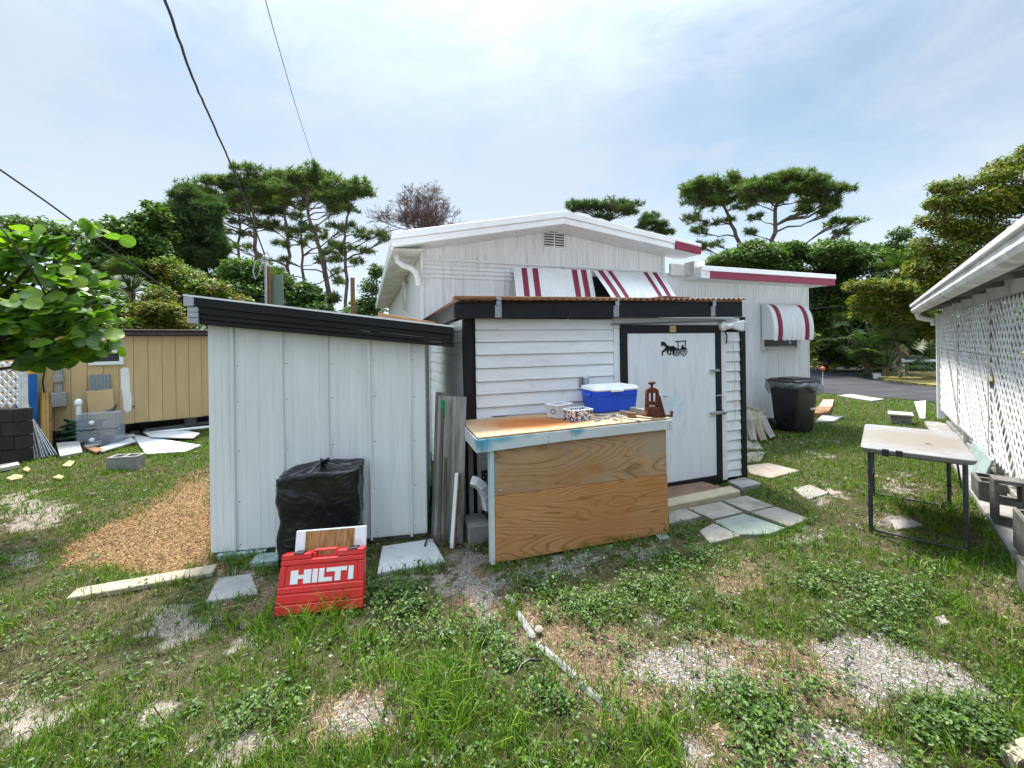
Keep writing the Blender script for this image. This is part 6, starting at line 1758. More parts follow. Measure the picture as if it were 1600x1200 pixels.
for pts, mt in (([(1045, 801), (1072, 797), (1096, 809), (1045, 821)], M_PAVE), ([(1075, 797), (1127, 786.6), (1161, 803), (1113, 814)], M_PAVE),
                ([(1129, 785), (1166, 777), (1209, 793), (1171, 802)], M_PAVE), ([(1115, 817), (1162, 805), (1228, 828), (1202, 837), (1154, 838)], M_PAVEG),
                ([(1173, 803), (1212, 794.5), (1264, 813), (1234, 826)], M_PAVE), ([(1092, 832), (1115, 820), (1157, 840), (1110, 852)], M_PAVE),
                ([(1164, 708), (1196, 707), (1188, 722), (1164, 724)], M_PAVE), ([(1166, 729), (1202, 725), (1250, 737), (1204, 749), (1172, 741)], M_PAVEP),
                ([(1163, 688), (1180, 687), (1192, 703), (1163, 704)], M_PAVE), ([(1238, 764), (1266, 759), (1296, 772), (1262, 783)], M_PAVE),
                ([(1288, 762), (1310, 760), (1316, 770), (1300, 772)], M_PAVEP), ([(1460, 964), (1474, 961), (1487, 974), (1470, 977)], M_PAVE),
                ([(1390, 812), (1425, 812), (1444, 821), (1400, 828)], M_CONCL)):
    slab_px(pts, -.03, (.002 if pts[0][0] in (1460, 1390, 1288) else .018) + random.uniform(-.004, .004), 'paving_slab', mt, pave)
slab_px([(597, 857), (676, 845), (696, 881), (589, 900)], -.02, .02, 'white_slab', pm('white_tile', [(0.36, 0.365, 0.37), (0.47, 0.475, 0.48)], .7, 5, None, 7, .1, 50, dirt=((0.25, 0.22, 0.18), 7, None, .56, .75)), None, label='flat white slab on the ground right of the tool case', cat='slab')
slab_px([(340, 905), (392, 898), (405, 930), (322, 942)], -.02, .012, 'stone_slab', M_CONC, None, label='half buried grey slab left of the tool case', cat='slab')
loose('cable_end', MB().tube([G(664, 858) + Z_ * .026, G(667, 852) + Z_ * .05, G(672, 849) + Z_ * .06, G(678, 850) + Z_ * .045, G(684, 852) + Z_ * .03], .008, 7), M_BLACKPL, 'short black cable end curling over the white slab', 'cable', smooth=True)
# step at the door
st0, st1 = G(1046, 803), G(1160, 778)
SF = Frame(st0, st1 - st0); sl = (st1 - st0).length
loose('step_board', MB().hexa([SF.p(-.1, 0, -.02), SF.p(sl - .02, 0, -.02), SF.p(sl + .0, .15, -.02), SF.p(-.1, .14, -.02), SF.p(-.1, 0, .085), SF.p(sl - .02, 0, .085), SF.p(sl + .0, .15, .088), SF.p(-.1, .14, .088)], .012), M_PALEWOOD, 'pale timber step lying before the workshop door', 'step')
M_BRICKW = pm('red_brown_deck', [(0.13, 0.075, 0.05), (0.24, 0.155, 0.11)], .9, 6, (1, 1, 1), 8, .3, 60)
dk = thing('door_deck', SF.p(sl / 2, .3, 0), 'worn red brown deck boards at the foot of the door', 'deck')
dd_ = .158
for k in range(3):
    MB().hexa([SF.p(-.15, dd_, -.02), SF.p(sl - .07 - .02 * k, dd_, -.02), SF.p(sl - .07 - .02 * k, dd_ + .10, -.02), SF.p(-.15, dd_ + .10, -.02),
               SF.p(-.15, dd_, .062), SF.p(sl - .07 - .02 * k, dd_, .062), SF.p(sl - .07 - .02 * k, dd_ + .10, .066), SF.p(-.15, dd_ + .10, .066)], .004).build('deck_board', M_BRICKW, dk); dd_ += .105
slab_px([(1137, 757), (1163, 751), (1190, 761), (1158, 768)], -.02, .045, 'corner_stone', M_CONC, None, label='flat grey stone under the right corner of the workshop', cat='stone')
# edging strip in the weeds
for i, (a, c_) in enumerate((((790, 931), (806, 943)), ((808, 955), (834, 996)), ((839, 1004), (902, 1058)), ((904, 1066), (973, 1120)))):
    A_, C_ = G(*a), G(*c_)
    lbl = ('short concrete edging piece nearest the workbench', 'second edging piece from the workbench, beside the brown litter', 'third edging piece from the workbench, the long middle one', 'last pale edging piece, nearest the long foreground grass')[i]
    MB().beam(A_ - Z_ * .018, C_ - Z_ * (.016 + .003 * i), .042, .06, bev=.012).build('edging_strip', M_CONC, None, False, lbl, 'edging', 'edging strips across the yard')
A_, C_ = G(112, 932), G(336, 892)
loose('ground_board', MB().beam(A_ + Z_ * .005, C_ + Z_ * .005, .13, .04, bev=.006), M_PALEWOOD, 'pale flat board edging the wood chip bed', 'board')
slab_px([(800, 876), (1010, 838)][:0] or [(1025, 838), (1042, 836), (1046, 843), (1030, 846)], -.01, .02, 'stone', M_CONCL, None, label='small pale stone at the right foot of the bench', cat='stone')
loose('ball_stone', MB().lathe(G(842, 985), [(.001, -.01), (.022, -.004), (.027, .008), (.018, .020), (.001, .024)], 10), M_PAVEP, 'small round brown stone beside the edging strip', 'stone', smooth=True)
loose('twig', MB().tube([G(806, 1060) + Z_ * .01, G(815, 1049) + Z_ * .035, G(828, 1044) + Z_ * .045, G(846, 1041) + Z_ * .03], .006, 6), M_BLACKPL, 'short black hose piece among the weeds', 'hose', smooth=True)
loose('twig', MB().tube([G(1323, 1047) + Z_ * .005, G(1322, 1038) + Z_ * .02, G(1326, 1031) + Z_ * .025, G(1334, 1034) + Z_ * .012], .004, 6), M_BLACKPL, 'bent dark twig on the bare shell patch', 'twig', smooth=True)
slab_px([(1563, 1185), (1585, 1172), (1612, 1165), (1625, 1195), (1590, 1212)], -.01, .05, 'pale_rock', M_PALEWOOD, None, label='pale rock in the bottom right corner', cat='rock')

# ------------------------------------------------------------------ folding table
TZ = .75
TP = [G(1341, 702, TZ), G(1531, 717, TZ), G(1490, 675, TZ), G(1355, 668, TZ)]
tc_ = Vector((3.704, 3.813, TZ))
ex_t = Vector((math.cos(-.734), math.sin(-.734), 0)); ey_t = Vector((-ex_t.y, ex_t.x, 0))
tw, td = .685, 1.28
TF = Frame(tc_ - ex_t * tw / 2 - ey_t * td / 2, ex_t)
table = thing('folding_table', Vector((tc_.x, tc_.y, 0)), 'worn white folding table standing in the grass', 'table')
tcen = TF.p(tw / 2, td / 2, TZ)
M_TTOP = stained('table_top', [(0.19, 0.19, 0.194), (0.27, 0.27, 0.274)], [(tcen, .62, (0.185, 0.158, 0.125), .9, (1.0, 1.0, 1))], .6, 7, None, .06, ((0.28, 0.28, 0.30), 4.5, None, .58, .72))
cprism(MB(), TF, 0, tw, 0, td, TZ - .045, TZ, .006, .0, .05).build('top', M_TTOP, table, smooth=35)
for s0 in (.14, .225):
    MB().box((s0, s0 + .042), (-.0045, .03), (TZ - .058 if s0 < .2 else TZ - .042, TZ + .0006), fr=TF, bev=.001).build('tape', M_BLACKPL, table)
MB().tube([TF.p(tw * .62, .46, TZ + .004), TF.p(tw * .66, .43, TZ + .012), TF.p(tw * .67, .46, TZ + .004)], .003, 5).build('mark', M_RUST, table)
for d_ in (.10, td - .10):
    for s_ in (.06, tw - .06):
        lg = MB().tube([TF.p(s_, d_, TZ - .05), TF.p(s_, d_ - (.02 if d_ < .5 else -.02), .0)], .0165, 10).build('leg', M_DKSTEEL, table, smooth=40)
        MB().lathe(TF.p(s_, d_ - (.0145 if d_ < .5 else -.0145), .22), [(.020, 0), (.020, .02)], 10).build('collar', M_BLACKPL, lg)
    MB().tube([TF.p(.06, d_ - (.02 if d_ < .5 else -.02), .02), TF.p(tw - .06, d_ - (.02 if d_ < .5 else -.02), .02)], .012, 8).build('foot_bar', M_DKSTEEL, table)
    MB().tube([TF.p(.06, d_, TZ - .055), TF.p(tw - .06, d_, TZ - .055)], .013, 8).build('top_bar', M_DKSTEEL, table)
for s_ in (.08, tw - .08):
    MB().tube([TF.p(s_, .12, TZ - .25), TF.p(s_, .42, TZ - .06)], .007, 6).build('brace', M_DKSTEEL, table)
    MB().tube([TF.p(s_, td - .12, TZ - .25), TF.p(s_, td - .42, TZ - .06)], .007, 6).build('brace', M_DKSTEEL, table)

# ------------------------------------------------------------------ blocks along the porch
M_OLDBLOCK = pm('mildewed_block', [(0.10, 0.098, 0.088), (0.19, 0.185, 0.17)], .95, 7, None, 8, .6, 60, ovar=.15, dirt=((0.03, 0.032, 0.026), 4, None, .46, .68))
def hollow_block(name, label, s, d, z, rot=0.0, mat=M_OLDBLOCK, L=.39, Wd=.19, H=.19, upright=False, group=None):
    o = LAT.p(s, d + Wd, z)
    t = thing(name, o, label, 'block', group)
    fr_ = Frame(o, LAT.ex * math.cos(rot) + LAT.ey * math.sin(rot))
    if upright: L, H = H, L
    w = .032
    MB().box((0, L), (0, w), (z, z + H), fr=fr_, bev=.005).build('face_shell', mat, t)
    MB().box((0, L), (Wd - w, Wd), (z, z + H), fr=fr_, bev=.005).build('face_shell', mat, t)
    if upright:
        for a in (0, H / 2 - w / 2, H - w): MB().box((.001, L - .001), (w, Wd - w), (z + a, z + a + w), fr=fr_).build('web', mat, t)
    else:
        for a in (0, L / 2 - w / 2, L - w): MB().box((a, a + w), (w, Wd - w), (z + .001, z + H - .001), fr=fr_).build('web', mat, t)
    return t
hollow_block('concrete_block', 'stained hollow concrete block standing on end by the lattice', -.40, -.22, .047, upright=True)
hollow_block('concrete_block', 'low hollow block lying behind the upright one by the lattice', .30, -.22, .047)
hollow_block('concrete_block', 'dark hollow block on the footing at the right edge', -1.28, -.20, .047, H=.30)
hollow_block('concrete_block', 'nearest hollow block at the right edge of the yard', -2.02, -.31, .047)
loose('leaning_board', MB().hexa([LAT.p(-.86, -.16, .047), LAT.p(-.62, -.16, .047), LAT.p(-.62, -.14, .047), LAT.p(-.86, -.14, .047), LAT.p(-.66, -.04, .32), LAT.p(-.62, -.04, .30), LAT.p(-.62, -.02, .30), LAT.p(-.66, -.02, .32)], .003), M_WHITE, 'white triangular board leaning low against the lattice', 'board')
loose('teal_board', MB().hexa([LAT.p(.82, -.14, .047), LAT.p(1.9, -.14, .047), LAT.p(1.9, -.12, .047), LAT.p(.82, -.12, .047), LAT.p(.82, -.05, .36), LAT.p(1.9, -.05, .36), LAT.p(1.9, -.03, .36), LAT.p(.82, -.03, .36)], .003), M_TEAL, 'pale teal board leaning along the base of the lattice', 'board')
bp = LAT.p(LAT_S1 - .35, -.42, 0); PF = Frame(bp, LAT.ex)
pb = thing('stone_stool', bp, 'grey block with a flat cap at the far end of the porch', 'block')
MB().box((0, .36), (0, .3), (-.02, .15), fr=PF, bev=.01).build('block', M_CONC, pb)
MB().box((-.04, .40), (-.03, .34), (.152, .195), fr=PF, bev=.01).build('cap', M_GREYWOOD, pb)
slab_px([(1428, 628), (1447, 626), (1446, 655), (1437, 655)], -.02, .012, 'pavement', M_CONCL, None, kind='structure', label='pale concrete apron between porch and road')
slab_px([(1308, 619), (1330, 617), (1382, 625), (1362, 628)], -.02, .03, 'kerb_slab', M_CONCL, None, label='pale flat kerb slab at the edge of the road', cat='slab')

# ------------------------------------------------------------------ rubbish bin and things behind it
TC = Frame(G(1247, 680), HOUSE.ex); tcw, tcd = .56, .56
bin_ = thing('rubbish_bin', TC.p(tcw / 2, tcd / 2, 0), 'large black wheeled rubbish bin with a plastic liner', 'rubbish bin')
M_BIN = pm('bin_black_plastic', [(0.008, 0.008, 0.009), (0.016, 0.016, 0.018)], .36, 4, None, 5, .05, 60, spec=.5)
cprism(MB(), TC, 0, tcw, 0, tcd, .03, .90, .055, .0, .06).build('body', M_BIN, bin_, smooth=35)
cprism(MB(), TC, -.03, tcw + .03, -.03, tcd + .03, .865, .905, .0, .0, .07).build('rim', M_BIN, bin_, smooth=35)
lidb = cprism(MB(), TC, -.045, tcw + .045, -.05, tcd + .03, .922, .965, .0, .03, .08).build('lid', M_BIN, bin_, smooth=35)
cprism(MB(), TC, .06, tcw - .06, .08, tcd - .1, .9655, .985, .0, .02, .06).build('lid_panel', M_BIN, lidb, smooth=35)
for k in (0, 1):
    MB().lathe(TC.p(-.03 + k * (tcw + .02), tcd - .06, .11), [(.10, 0), (.11, .012), (.11, .04), (.10, .05)], 16, TC.ex).build('wheel', M_BLACKPL, bin_, smooth=35)
MB().tube([TC.p(-.06, .1, .93), TC.p(-.10, .2, .93), TC.p(-.10, tcd - .1, .93), TC.p(-.05, tcd, .93)], .016, 8).build('handle', M_BIN, bin_, smooth=True)
MB().box((tcw * .62, tcw * .86), (-.0, .03), (.42, .45), fr=TC).build('grip_bar', M_WHITEPL, bin_)
m, nt, b, geo = new_mat('clear_liner_film')
b.inputs['Base Color'].default_value = (.34, .36, .38, 1); b.inputs['Roughness'].default_value = .2; b.inputs['Alpha'].default_value = .38
bump(nt, b, noise(nt, geo.outputs['Position'], 14, 5, .6, 1.5), .8, .03)
rows = []
for j in range(6):
    r_ = []
    for k in range(61):
        u = k / 60; t = u * 2 * math.pi + .02
        c, s = math.cos(t), math.sin(t); rr = 1 / (abs(c) ** 6 + abs(s) ** 6) ** (1 / 6)
        drop = .05 + .15 * max(0, math.sin(t * 2.0 + 3.6)) ** 2 + .10 * vnoise(np.array([u * 6]), np.array([.5]), 1.5, 77)[0] + (.2 if u < .06 or u > .94 else 0)
        v = j / 5
        bulge = .03 + .03 * math.sin(v * 3.1) + .02 * math.sin(t * 9 + v * 3)
        r_.append(TC.p(tcw / 2 + c * rr * (tcw / 2 + bulge + .015), tcd / 2 + s * rr * (tcd / 2 + bulge + .015), .918 - drop * v))
    rows.append(r_)
MB().sheet(rows, (0, 0, .001)).build('liner', m, bin_, smooth=True)
# pile of pale timber and a block against the house
pl = [((1163, 690), (1171, 648), .10, .05, 'pale split timber at the left end of the pile'), ((1178, 692), (1170, 643), .09, .05, 'leaning pale timber second in the pile by the house'),
      ((1194, 692), (1177, 645), .10, .05, 'grey timber leaning in the middle of the pile'), ((1208, 687), (1184, 648), .10, .05, 'curved pale timber at the front of the pile')]
for i, (a, c_, w_, h_, lbl) in enumerate(pl):
    A_ = G(*a); d_ = .48; r_ = ray(*c_); Bp = Vector((0, 0, EYE)) + r_ * ((A_.y + d_) / r_.y)
    mid_ = A_.lerp(Bp, .5) + Vector((-.03, .0, .07 + .02 * i))
    path = [A_.lerp(mid_, .0) + Z_ * .03, A_.lerp(mid_, .6), mid_, mid_.lerp(Bp, .5) + Z_ * .03, Bp]
    loose('split_timber', MB().tube(path, [.06, .072, .078, .07, .06], 4, sx=.85), M_GREYWOOD if i % 2 else M_PALEWOOD, lbl, 'timber', 'timber pile by the house')
qa, qb = HOUSE.p(HOUSE.pix(1172, 645, -.2)[0], -.25, .50), HOUSE.p(HOUSE.pix(1210, 659, -.5)[0], -.42, .40)
blk = Frame(G(1191, 682) + HOUSE.ey * .05, HOUSE.ex)
loose('concrete_block', MB().box((0, .22), (.0, .34), (-.01, .32), fr=blk, bev=.01), M_CONC, 'grey concrete block between the timber pile and the bin', 'block')
A_ = blk.p(-.20, .28, .50); B_ = blk.p(.24, .10, .365)
loose('squared_timber', MB().beam(A_, B_, .10, .09, bev=.008), M_PALEWOOD, 'squared pale timber resting on top of the concrete block', 'timber')
slab_px([(1277, 641), (1286, 627), (1303, 627), (1300, 640)], -.01, .05, 'brick_pad', pm('pink_brick', [(0.30, 0.17, 0.14), (0.42, 0.28, 0.24)], .95, 25, None, 6, .4, 60), None, label='pink brick pad beyond the rubbish bin', cat='pad')
slab_px([(1273, 661), (1284, 651), (1318, 652), (1303, 660)], -.01, .03, 'pale_slab', M_CONCL, None, label='pale flat slab right of the rubbish bin', cat='slab')
slab_px([(1272, 652), (1276, 641), (1300, 641), (1294, 650)], -.01, .09, 'wooden_step', M_BROWNWOOD, None, label='low brown wooden step behind the rubbish bin', cat='step')
mk = thing('marker_stake', G(1286, 612), 'thin stake with an orange ball at the edge of the road', 'marker')
mp0 = G(1286, 612); hh0 = 1.7 - (577 - 528) / 640 * mp0.y
MB().tube([mp0, mp0 + Z_ * (hh0 - .06)], .008, 6).build('stake', M_WHITEPL, mk)
MB().lathe(mp0 + Z_ * (hh0 - .07), [(.01, .03), (.05, .05), (.062, .10), (.048, .14), (.01, .16)], 12).build('ball', pm('orange_plastic', [(0.62, 0.13, 0.05)], .5), mk, smooth=True)
pz = HOUSE.p(HOUSE_W + .15, 1.2, 0)
loose('timber_offcut', MB().beam(HOUSE.p(HOUSE_W + .05, .6, .55), HOUSE.p(HOUSE_W + .42, .9, .42), .08, .12).beam(HOUSE.p(HOUSE_W + .08, .62, .0), HOUSE.p(HOUSE_W + .08, .62, .5), .08, .08, up=Y_).beam(HOUSE.p(HOUSE_W + .38, .88, .0), HOUSE.p(HOUSE_W + .38, .88, .4), .08, .08, up=Y_), M_BROWNWOOD, 'brown timber rail sticking out past the house corner', 'rail')
# white rail beyond the road
rb = G(1409, 589)
rail = thing('white_rail_fence', rb, 'white two rail barrier beyond the bend in the road', 'fence')
RF = Frame(rb, (1, .05)); sc_ = rb.y / 640
for s_ in (0, 1.6): MB().box((s_, s_ + .10), (-.05, .05), (0, .78), fr=RF, bev=.01).build('post', M_WHITE, rail)
for z_ in (.42, .68): MB().box((-.05, 2.6), (-.075, -.052), (z_ - .05, z_ + .05), fr=RF, bev=.005).build('rail', M_WHITE, rail)

# ------------------------------------------------------------------ clutter along the tan home
def tanp(px, py, d=-.03):
    s, z = TAN.pix(px, py, d); return TAN.p(s, d, z), s, z
random.seed(5)
for i in range(9):
    bx_, by_ = 48 + 5.0 * i, 719 - .9 * i
    A_ = G(bx_, by_); tx = 26 + random.uniform(0, 7); ty = 586 + 5.5 * i
    r_ = ray(tx, ty); Bp = Vector((0, 0, EYE)) + r_ * ((6.42 + .02 * i) / r_.y)
    lbl = ('outermost', 'second', 'third', 'fourth', 'fifth', 'sixth', 'seventh', 'eighth', 'ninth')[i] + ' from the left of the leaning silver metal strips'
    MB().beam(A_, Bp, .05 if i % 3 else .075, .014, up=Y_, bev=.003).build('metal_strip', M_SILVER if i % 2 else M_GALV, None, False, lbl, 'strip', 'metal strips leaning at the left wall')
bx0 = W(24, 640, 6.75); bx1 = W(46, 640, 6.75)
M_SIGNB = pm('blue_carton', [(0.01, 0.11, 0.36), (0.015, 0.15, 0.44)], .45, 5)
BFm = Frame(bx0, X_); cw_ = bx1.x - bx0.x
cart = thing('carton', BFm.p(cw_ / 2, 0, 0), 'tall blue carton with a yellow top behind the metal strips', 'carton')
zc0, zc1 = W(30, 577, 6.75).z, W(30, 585, 6.75).z
MB().box((0, cw_), (0, .12), (.0, zc1), fr=BFm, bev=.004).build('body', M_SIGNB, cart)
MB().box((0, cw_), (0, .12), (zc1 + .001, zc0), fr=BFm, bev=.004).build('yellow_band', pm('yellow_print', [(0.70, 0.36, 0.02), (0.78, 0.42, 0.03)], .45, 5), cart)
for k, (u0, u1, zz, hh1) in enumerate(((.52, .85, .10, .05), (.60, .92, .22, .025), (.62, .92, .27, .025), (.66, .92, .32, .02), (.68, .92, .38, .02))):
    MB().box((cw_ * u0, cw_ * u1), (-.003, -.0005), (zc1 - zz - hh1, zc1 - zz), fr=BFm).build('printed_mark', M_WHITEPL, cart)
# meter box, conduit, handles, pipe
q0, s0, z0 = tanp(79, 637, -.14); q1, s1, z1 = tanp(104, 613, -.14)
meter = thing('meter_box', TAN.p((s0 + s1) / 2, -.05, z0), 'grey electric meter box with conduit on the tan wall', 'meter box')
M_METER = pm('grey_meter_paint', [(0.22, 0.23, 0.21), (0.30, 0.31, 0.29)], .55, 5)
MB().box((s0, s1), (-.14, -.013), (z0, z1), fr=TAN, bev=.008).build('box', M_METER, meter)
MB().box((s0 + .05, s0 + .13), (-.10, -.013), (z1 + .002, z1 + .42), fr=TAN, bev=.004).build('conduit', M_METER, meter)
MB().box((s0 + .03, s0 + .15), (-.13, -.013), (z1 + .18, z1 + .30), fr=TAN, bev=.006).build('switch', M_METER, meter)
MB().tube([TAN.p(s0 - .06, -.05, z1 + .5), TAN.p(s0 - .1, -.05, z1 + .2), TAN.p(s0 - .08, -.06, z1)], .01, 6).build('cable', M_BLACKPL, meter)
M_HANDLE = pm('yellow_wood_handle', [(0.36, 0.20, 0.05), (0.48, 0.29, 0.09)], .6, 6)
for i, px in enumerate((66, 70, 74.5, 79)):
    A_ = G(px, 690) + Vector((0, .0, 0)); A_ = TAN.p(TAN.pix(px, 640, -.4)[0], -.40, 0)
    Bp = TAN.p(TAN.pix(px - .5, 612 + 2 * (i % 2), -.06)[0], -.06, TAN.pix(px, 612 + 2 * (i % 2), -.06)[1])
    MB().tube([A_, Bp], .02, 8).build('wooden_pole', M_HANDLE if i != 3 else M_BROWNWOOD, None, True, ('leftmost', 'second', 'third', 'rightmost')[i] + ' wooden tool pole leaning left of the meter box', 'pole', 'wooden poles on the tan wall')
s_, _ = TAN.pix(123, 660, -.3)
loose('vent_pipe', MB().tube([TAN.p(s_, -.3, 0), TAN.p(s_, -.3, TAN.pix(123, 632, -.3)[1])], .035, 10).lathe(TAN.p(s_, -.3, TAN.pix(123, 632, -.3)[1]), [(.05, 0), (.05, .06), (.03, .09), (.01, .1)], 10), M_WHITEPL, 'white plastic pipe standing before the tan wall', 'pipe', smooth=35)
c0_, c1_ = TAN.pix(138, 611, -.12), TAN.pix(172, 585, -.12)
rows = []
for v in (0, 1):
    rows.append([TAN.p(c0_[0] + (c1_[0] - c0_[0]) * u + .0 * v, -.13 + .10 * v - .012 * math.sin(u * 2 * math.pi * 6), (c0_[1] - .4) + (c1_[1] - c0_[1] + .4) * v) for u in np.linspace(0, 1, 49)])
loose('corrugated_offcut', MB().sheet(rows, TAN.ey * .002), M_GALV, 'small shiny corrugated metal sheet leaning on the tan wall', 'sheet metal', smooth=True)
t0_, t1_ = TAN.pix(135, 645, -.2), TAN.pix(180, 609, -.16)
loose('tan_board', MB().hexa([TAN.p(t0_[0] + .05, -.22, 0), TAN.p(t1_[0], -.22, 0), TAN.p(t1_[0], -.20, 0), TAN.p(t0_[0] + .05, -.20, 0), TAN.p(t0_[0], -.17, t1_[1]), TAN.p(t1_[0] - .03, -.17, t1_[1] + .02), TAN.p(t1_[0] - .03, -.15, t1_[1] + .02), TAN.p(t0_[0], -.15, t1_[1])], .003), M_TAN, 'square tan siding offcut leaning before the corrugated sheet', 'board')
# clear drawers
d0_, d1_ = G(119, 702), G(187, 696)
DF = Frame(d0_, d1_ - d0_); dw = (d1_ - d0_).length; dzt = 1.7 - (646 - 544) / 640 * (d0_.y + .05)
m, nt, b, geo = new_mat('smoky_clear_plastic'); b.inputs['Base Color'].default_value = (.36, .41, .5, 1); b.inputs['Roughness'].default_value = .2; b.inputs['Alpha'].default_value = .36
M_SMOKY = m
drw = thing('drawer_unit', DF.p(dw / 2, .2, 0), 'clear plastic drawer unit standing before the tan home', 'drawers')
nz = 2
for i in range(nz):
    z0_, z1_ = dzt * i / nz, dzt * (i + 1) / nz - .02
    fr0 = MB().box((.02, dw - .02), (0, .008), (z0_ + .02, z1_), fr=DF, bev=.003).build('drawer_front', M_SMOKY, drw)
    MB().lathe(DF.p(dw * .36, -.001, (z0_ + z1_) / 2), [(.035, 0), (.035, .02), (.02, .03)], 10, -DF.ey).build('knob', M_WHITEPL, fr0)
    MB().box((.03, dw - .03), (.02, .20), (z0_ + .03, z0_ + .04), fr=DF).build('drawer_floor', M_SMOKY, drw)
for z_ in (0, dzt / 2 - .02, dzt - .02): MB().box((0, dw), (-.006, .22), (z_, z_ + .016), fr=DF, bev=.003).build('shelf', M_SMOKY, drw)
for s_ in (0, dw - .02):
    MB().box((s_, s_ + .018), (.0, .22), (.017, dzt - .021), fr=DF).build('side', M_SMOKY, drw)
random.seed(8)
for i in range(5):
    z_ = .05 + (dzt / 2) * (i % 2)
    s_ = random.uniform(.1, dw - .25)
    MB().box((s_, s_ + random.uniform(.08, .2)), (.05, .18), (z_, z_ + random.uniform(.06, .15)), fr=DF, bev=.01).build('drawer_content', [M_BROWNWOOD, M_WHITEPL, M_BLACKPL][i % 3], drw)
loose('plastic_can', MB().lathe(G(101, 690), [(.13, 0), (.15, .02), (.15, .22), (.10, .28), (.04, .30), (.04, .34)], 14), M_WHITEPL, 'dull white plastic can beside the hose heap', 'can', smooth=35)
loose('black_board', MB().beam(G(216, 677) + Z_ * .02, W(205, 633, 7.75), .12, .03, up=Y_), M_BLACKPL, 'black plank leaning against the tan wall', 'plank')
loose('bent_strap', MB().tube([TAN.p(TAN.pix(163, 643, -.5)[0], -.35, TAN.pix(163, 643, -.35)[1]), TAN.p(TAN.pix(175, 640, -.5)[0], -.33, TAN.pix(175, 640, -.35)[1]), TAN.p(TAN.pix(182, 633, -.5)[0], -.31, TAN.pix(182, 632, -.35)[1])], [.02, .03, .012], 4), M_BLACKPL, 'bent black strap on top of the clear drawers', 'strap')
random.seed(4)
hp0 = G(92, 705)
hs = thing('hose_heap', hp0, 'dark green garden hose heaped beside the metal strips', 'hose')
M_GHOSE = pm('dark_green_hose', [(0.006, 0.03, 0.016), (0.014, 0.06, 0.03)], .45, 8)
path = []
for k, t in enumerate(np.linspace(0, 26 * math.pi, 520)):
    lay = t / (26 * math.pi)
    rr = .26 * (1 - .35 * lay) + .04 * math.sin(t * .37)
    path.append(hp0 + Vector((rr * math.cos(t) + .05 * math.sin(t * .13), rr * .8 * math.sin(t) + .3, .03 + .42 * lay + .05 * math.sin(t * 1.3 + lay * 5))))
MB().tube(path, .018, 6).build('coils', M_GHOSE, hs, smooth=True)
# boards and panels lying in the grass
def flat_px(pts, z0, z1, name, mat, label, cat, lift=None):
    mb_ = MB(); lift = lift or [0] * len(pts)
    poly = [G(*p) + Z_ * l for p, l in zip(pts, lift)]
    a = sum(poly[i].x * poly[(i + 1) % len(poly)].y - poly[(i + 1) % len(poly)].x * poly[i].y for i in range(len(poly)))
    if a < 0: poly = poly[::-1]
    mb_.prism([p + Z_ * z0 for p in poly], Z_ * (z1 - z0))
    return mb_.build(name, mat, None, False, label, cat)
M_SHEETW = pm('old_white_sheet', [(0.44, 0.45, 0.46), (0.56, 0.57, 0.58)], .5, 3, None, 6, .05, 30, dirt=((0.26, 0.24, 0.2), 5, None, .58, .8))
flat_px([(206, 681), (228, 712), (291, 708), (314, 698), (250, 688)], .01, .03, 'siding_sheet', M_SHEETW, 'large white sheet panel lying on the grass', 'panel')
flat_px([(222, 680), (236, 688), (302, 690), (312, 684), (290, 680)], .05, .07, 'siding_sheet', M_SHEETW, 'smaller white panel resting on the large sheet', 'panel', [0, 0, 0, .02, .02])
flat_px([(158, 692), (164, 684), (208, 681), (212, 686)], .04, .06, 'white_plank', M_SHEETW, 'upper white plank in the heap by the drawers', 'plank')
flat_px([(145, 707), (205, 687), (213, 693), (160, 709)], .02, .045, 'white_plank', M_SHEETW, 'long white plank slanting across the heap of offcuts', 'plank')
flat_px([(131, 701), (160, 694), (164, 697), (136, 704)], .03, .06, 'brown_offcut', M_GREYWOOD, 'short grey offcut at the left of the plank heap', 'offcut')
flat_px([(128, 702), (135, 700), (165, 706), (150, 711)], .02, .05, 'brown_offcut', M_BROWNWOOD, 'brown splintered offcut lying under the white planks', 'offcut')
flat_px([(88, 705), (124, 702), (129, 712), (94, 719)], .02, .06, 'grey_tile', M_CONCL, 'pale square tile leaning at the foot of the metal strips', 'tile', [.08, .08, 0, 0])
loose('white_plank', MB().beam(G(225, 676) + Z_ * .05, G(345, 661) + Z_ * .05, .14, .06, bev=.005), M_SHEETW, 'long white plank on the ground along the tan home', 'plank')
loose('white_pipe', MB().tube([G(235, 680) + Z_ * .04, G(350, 668) + Z_ * .04], .035, 10), M_WHITEPL, 'long white pipe lying beside the plank', 'pipe', smooth=40)
loose('brick_pair', MB().beam(G(205, 680) + Z_ * .04, G(217, 679) + Z_ * .04, .10, .08, bev=.006), pm('old_brick', [(0.30, 0.16, 0.09), (0.38, 0.24, 0.15)], .9, 20), 'tan brick at the foot of the black plank', 'brick')
cb0 = Frame(G(166, 737), (.98, .2))
cblk = thing('cinder_block', cb0.p(.17, .1, 0), 'lone grey cinder block on the grass near the wood chips', 'block')
for a, b_, c_, d_ in ((0, .36, 0, .03), (0, .36, .16, .19), (0, .03, .03, .16), (.165, .195, .03, .16), (.33, .36, .03, .16)):
    MB().box((a, b_), (c_, d_), (-.01, .19 if c_ in (0, .16) else .188), fr=cb0, bev=.004).build('wall', M_CONC, cblk)
flat_px([(0, 737), (0, 731), (28, 727), (31, 731)], .0, .05, 'grey_plank', M_GREYWOOD, 'grey plank lying at the left edge of the yard', 'plank')
M_FOAM = pm('tan_foam_scrap', [(0.30, 0.22, 0.10), (0.42, 0.32, 0.16)], .9, 14, None, 6, .4, 60)
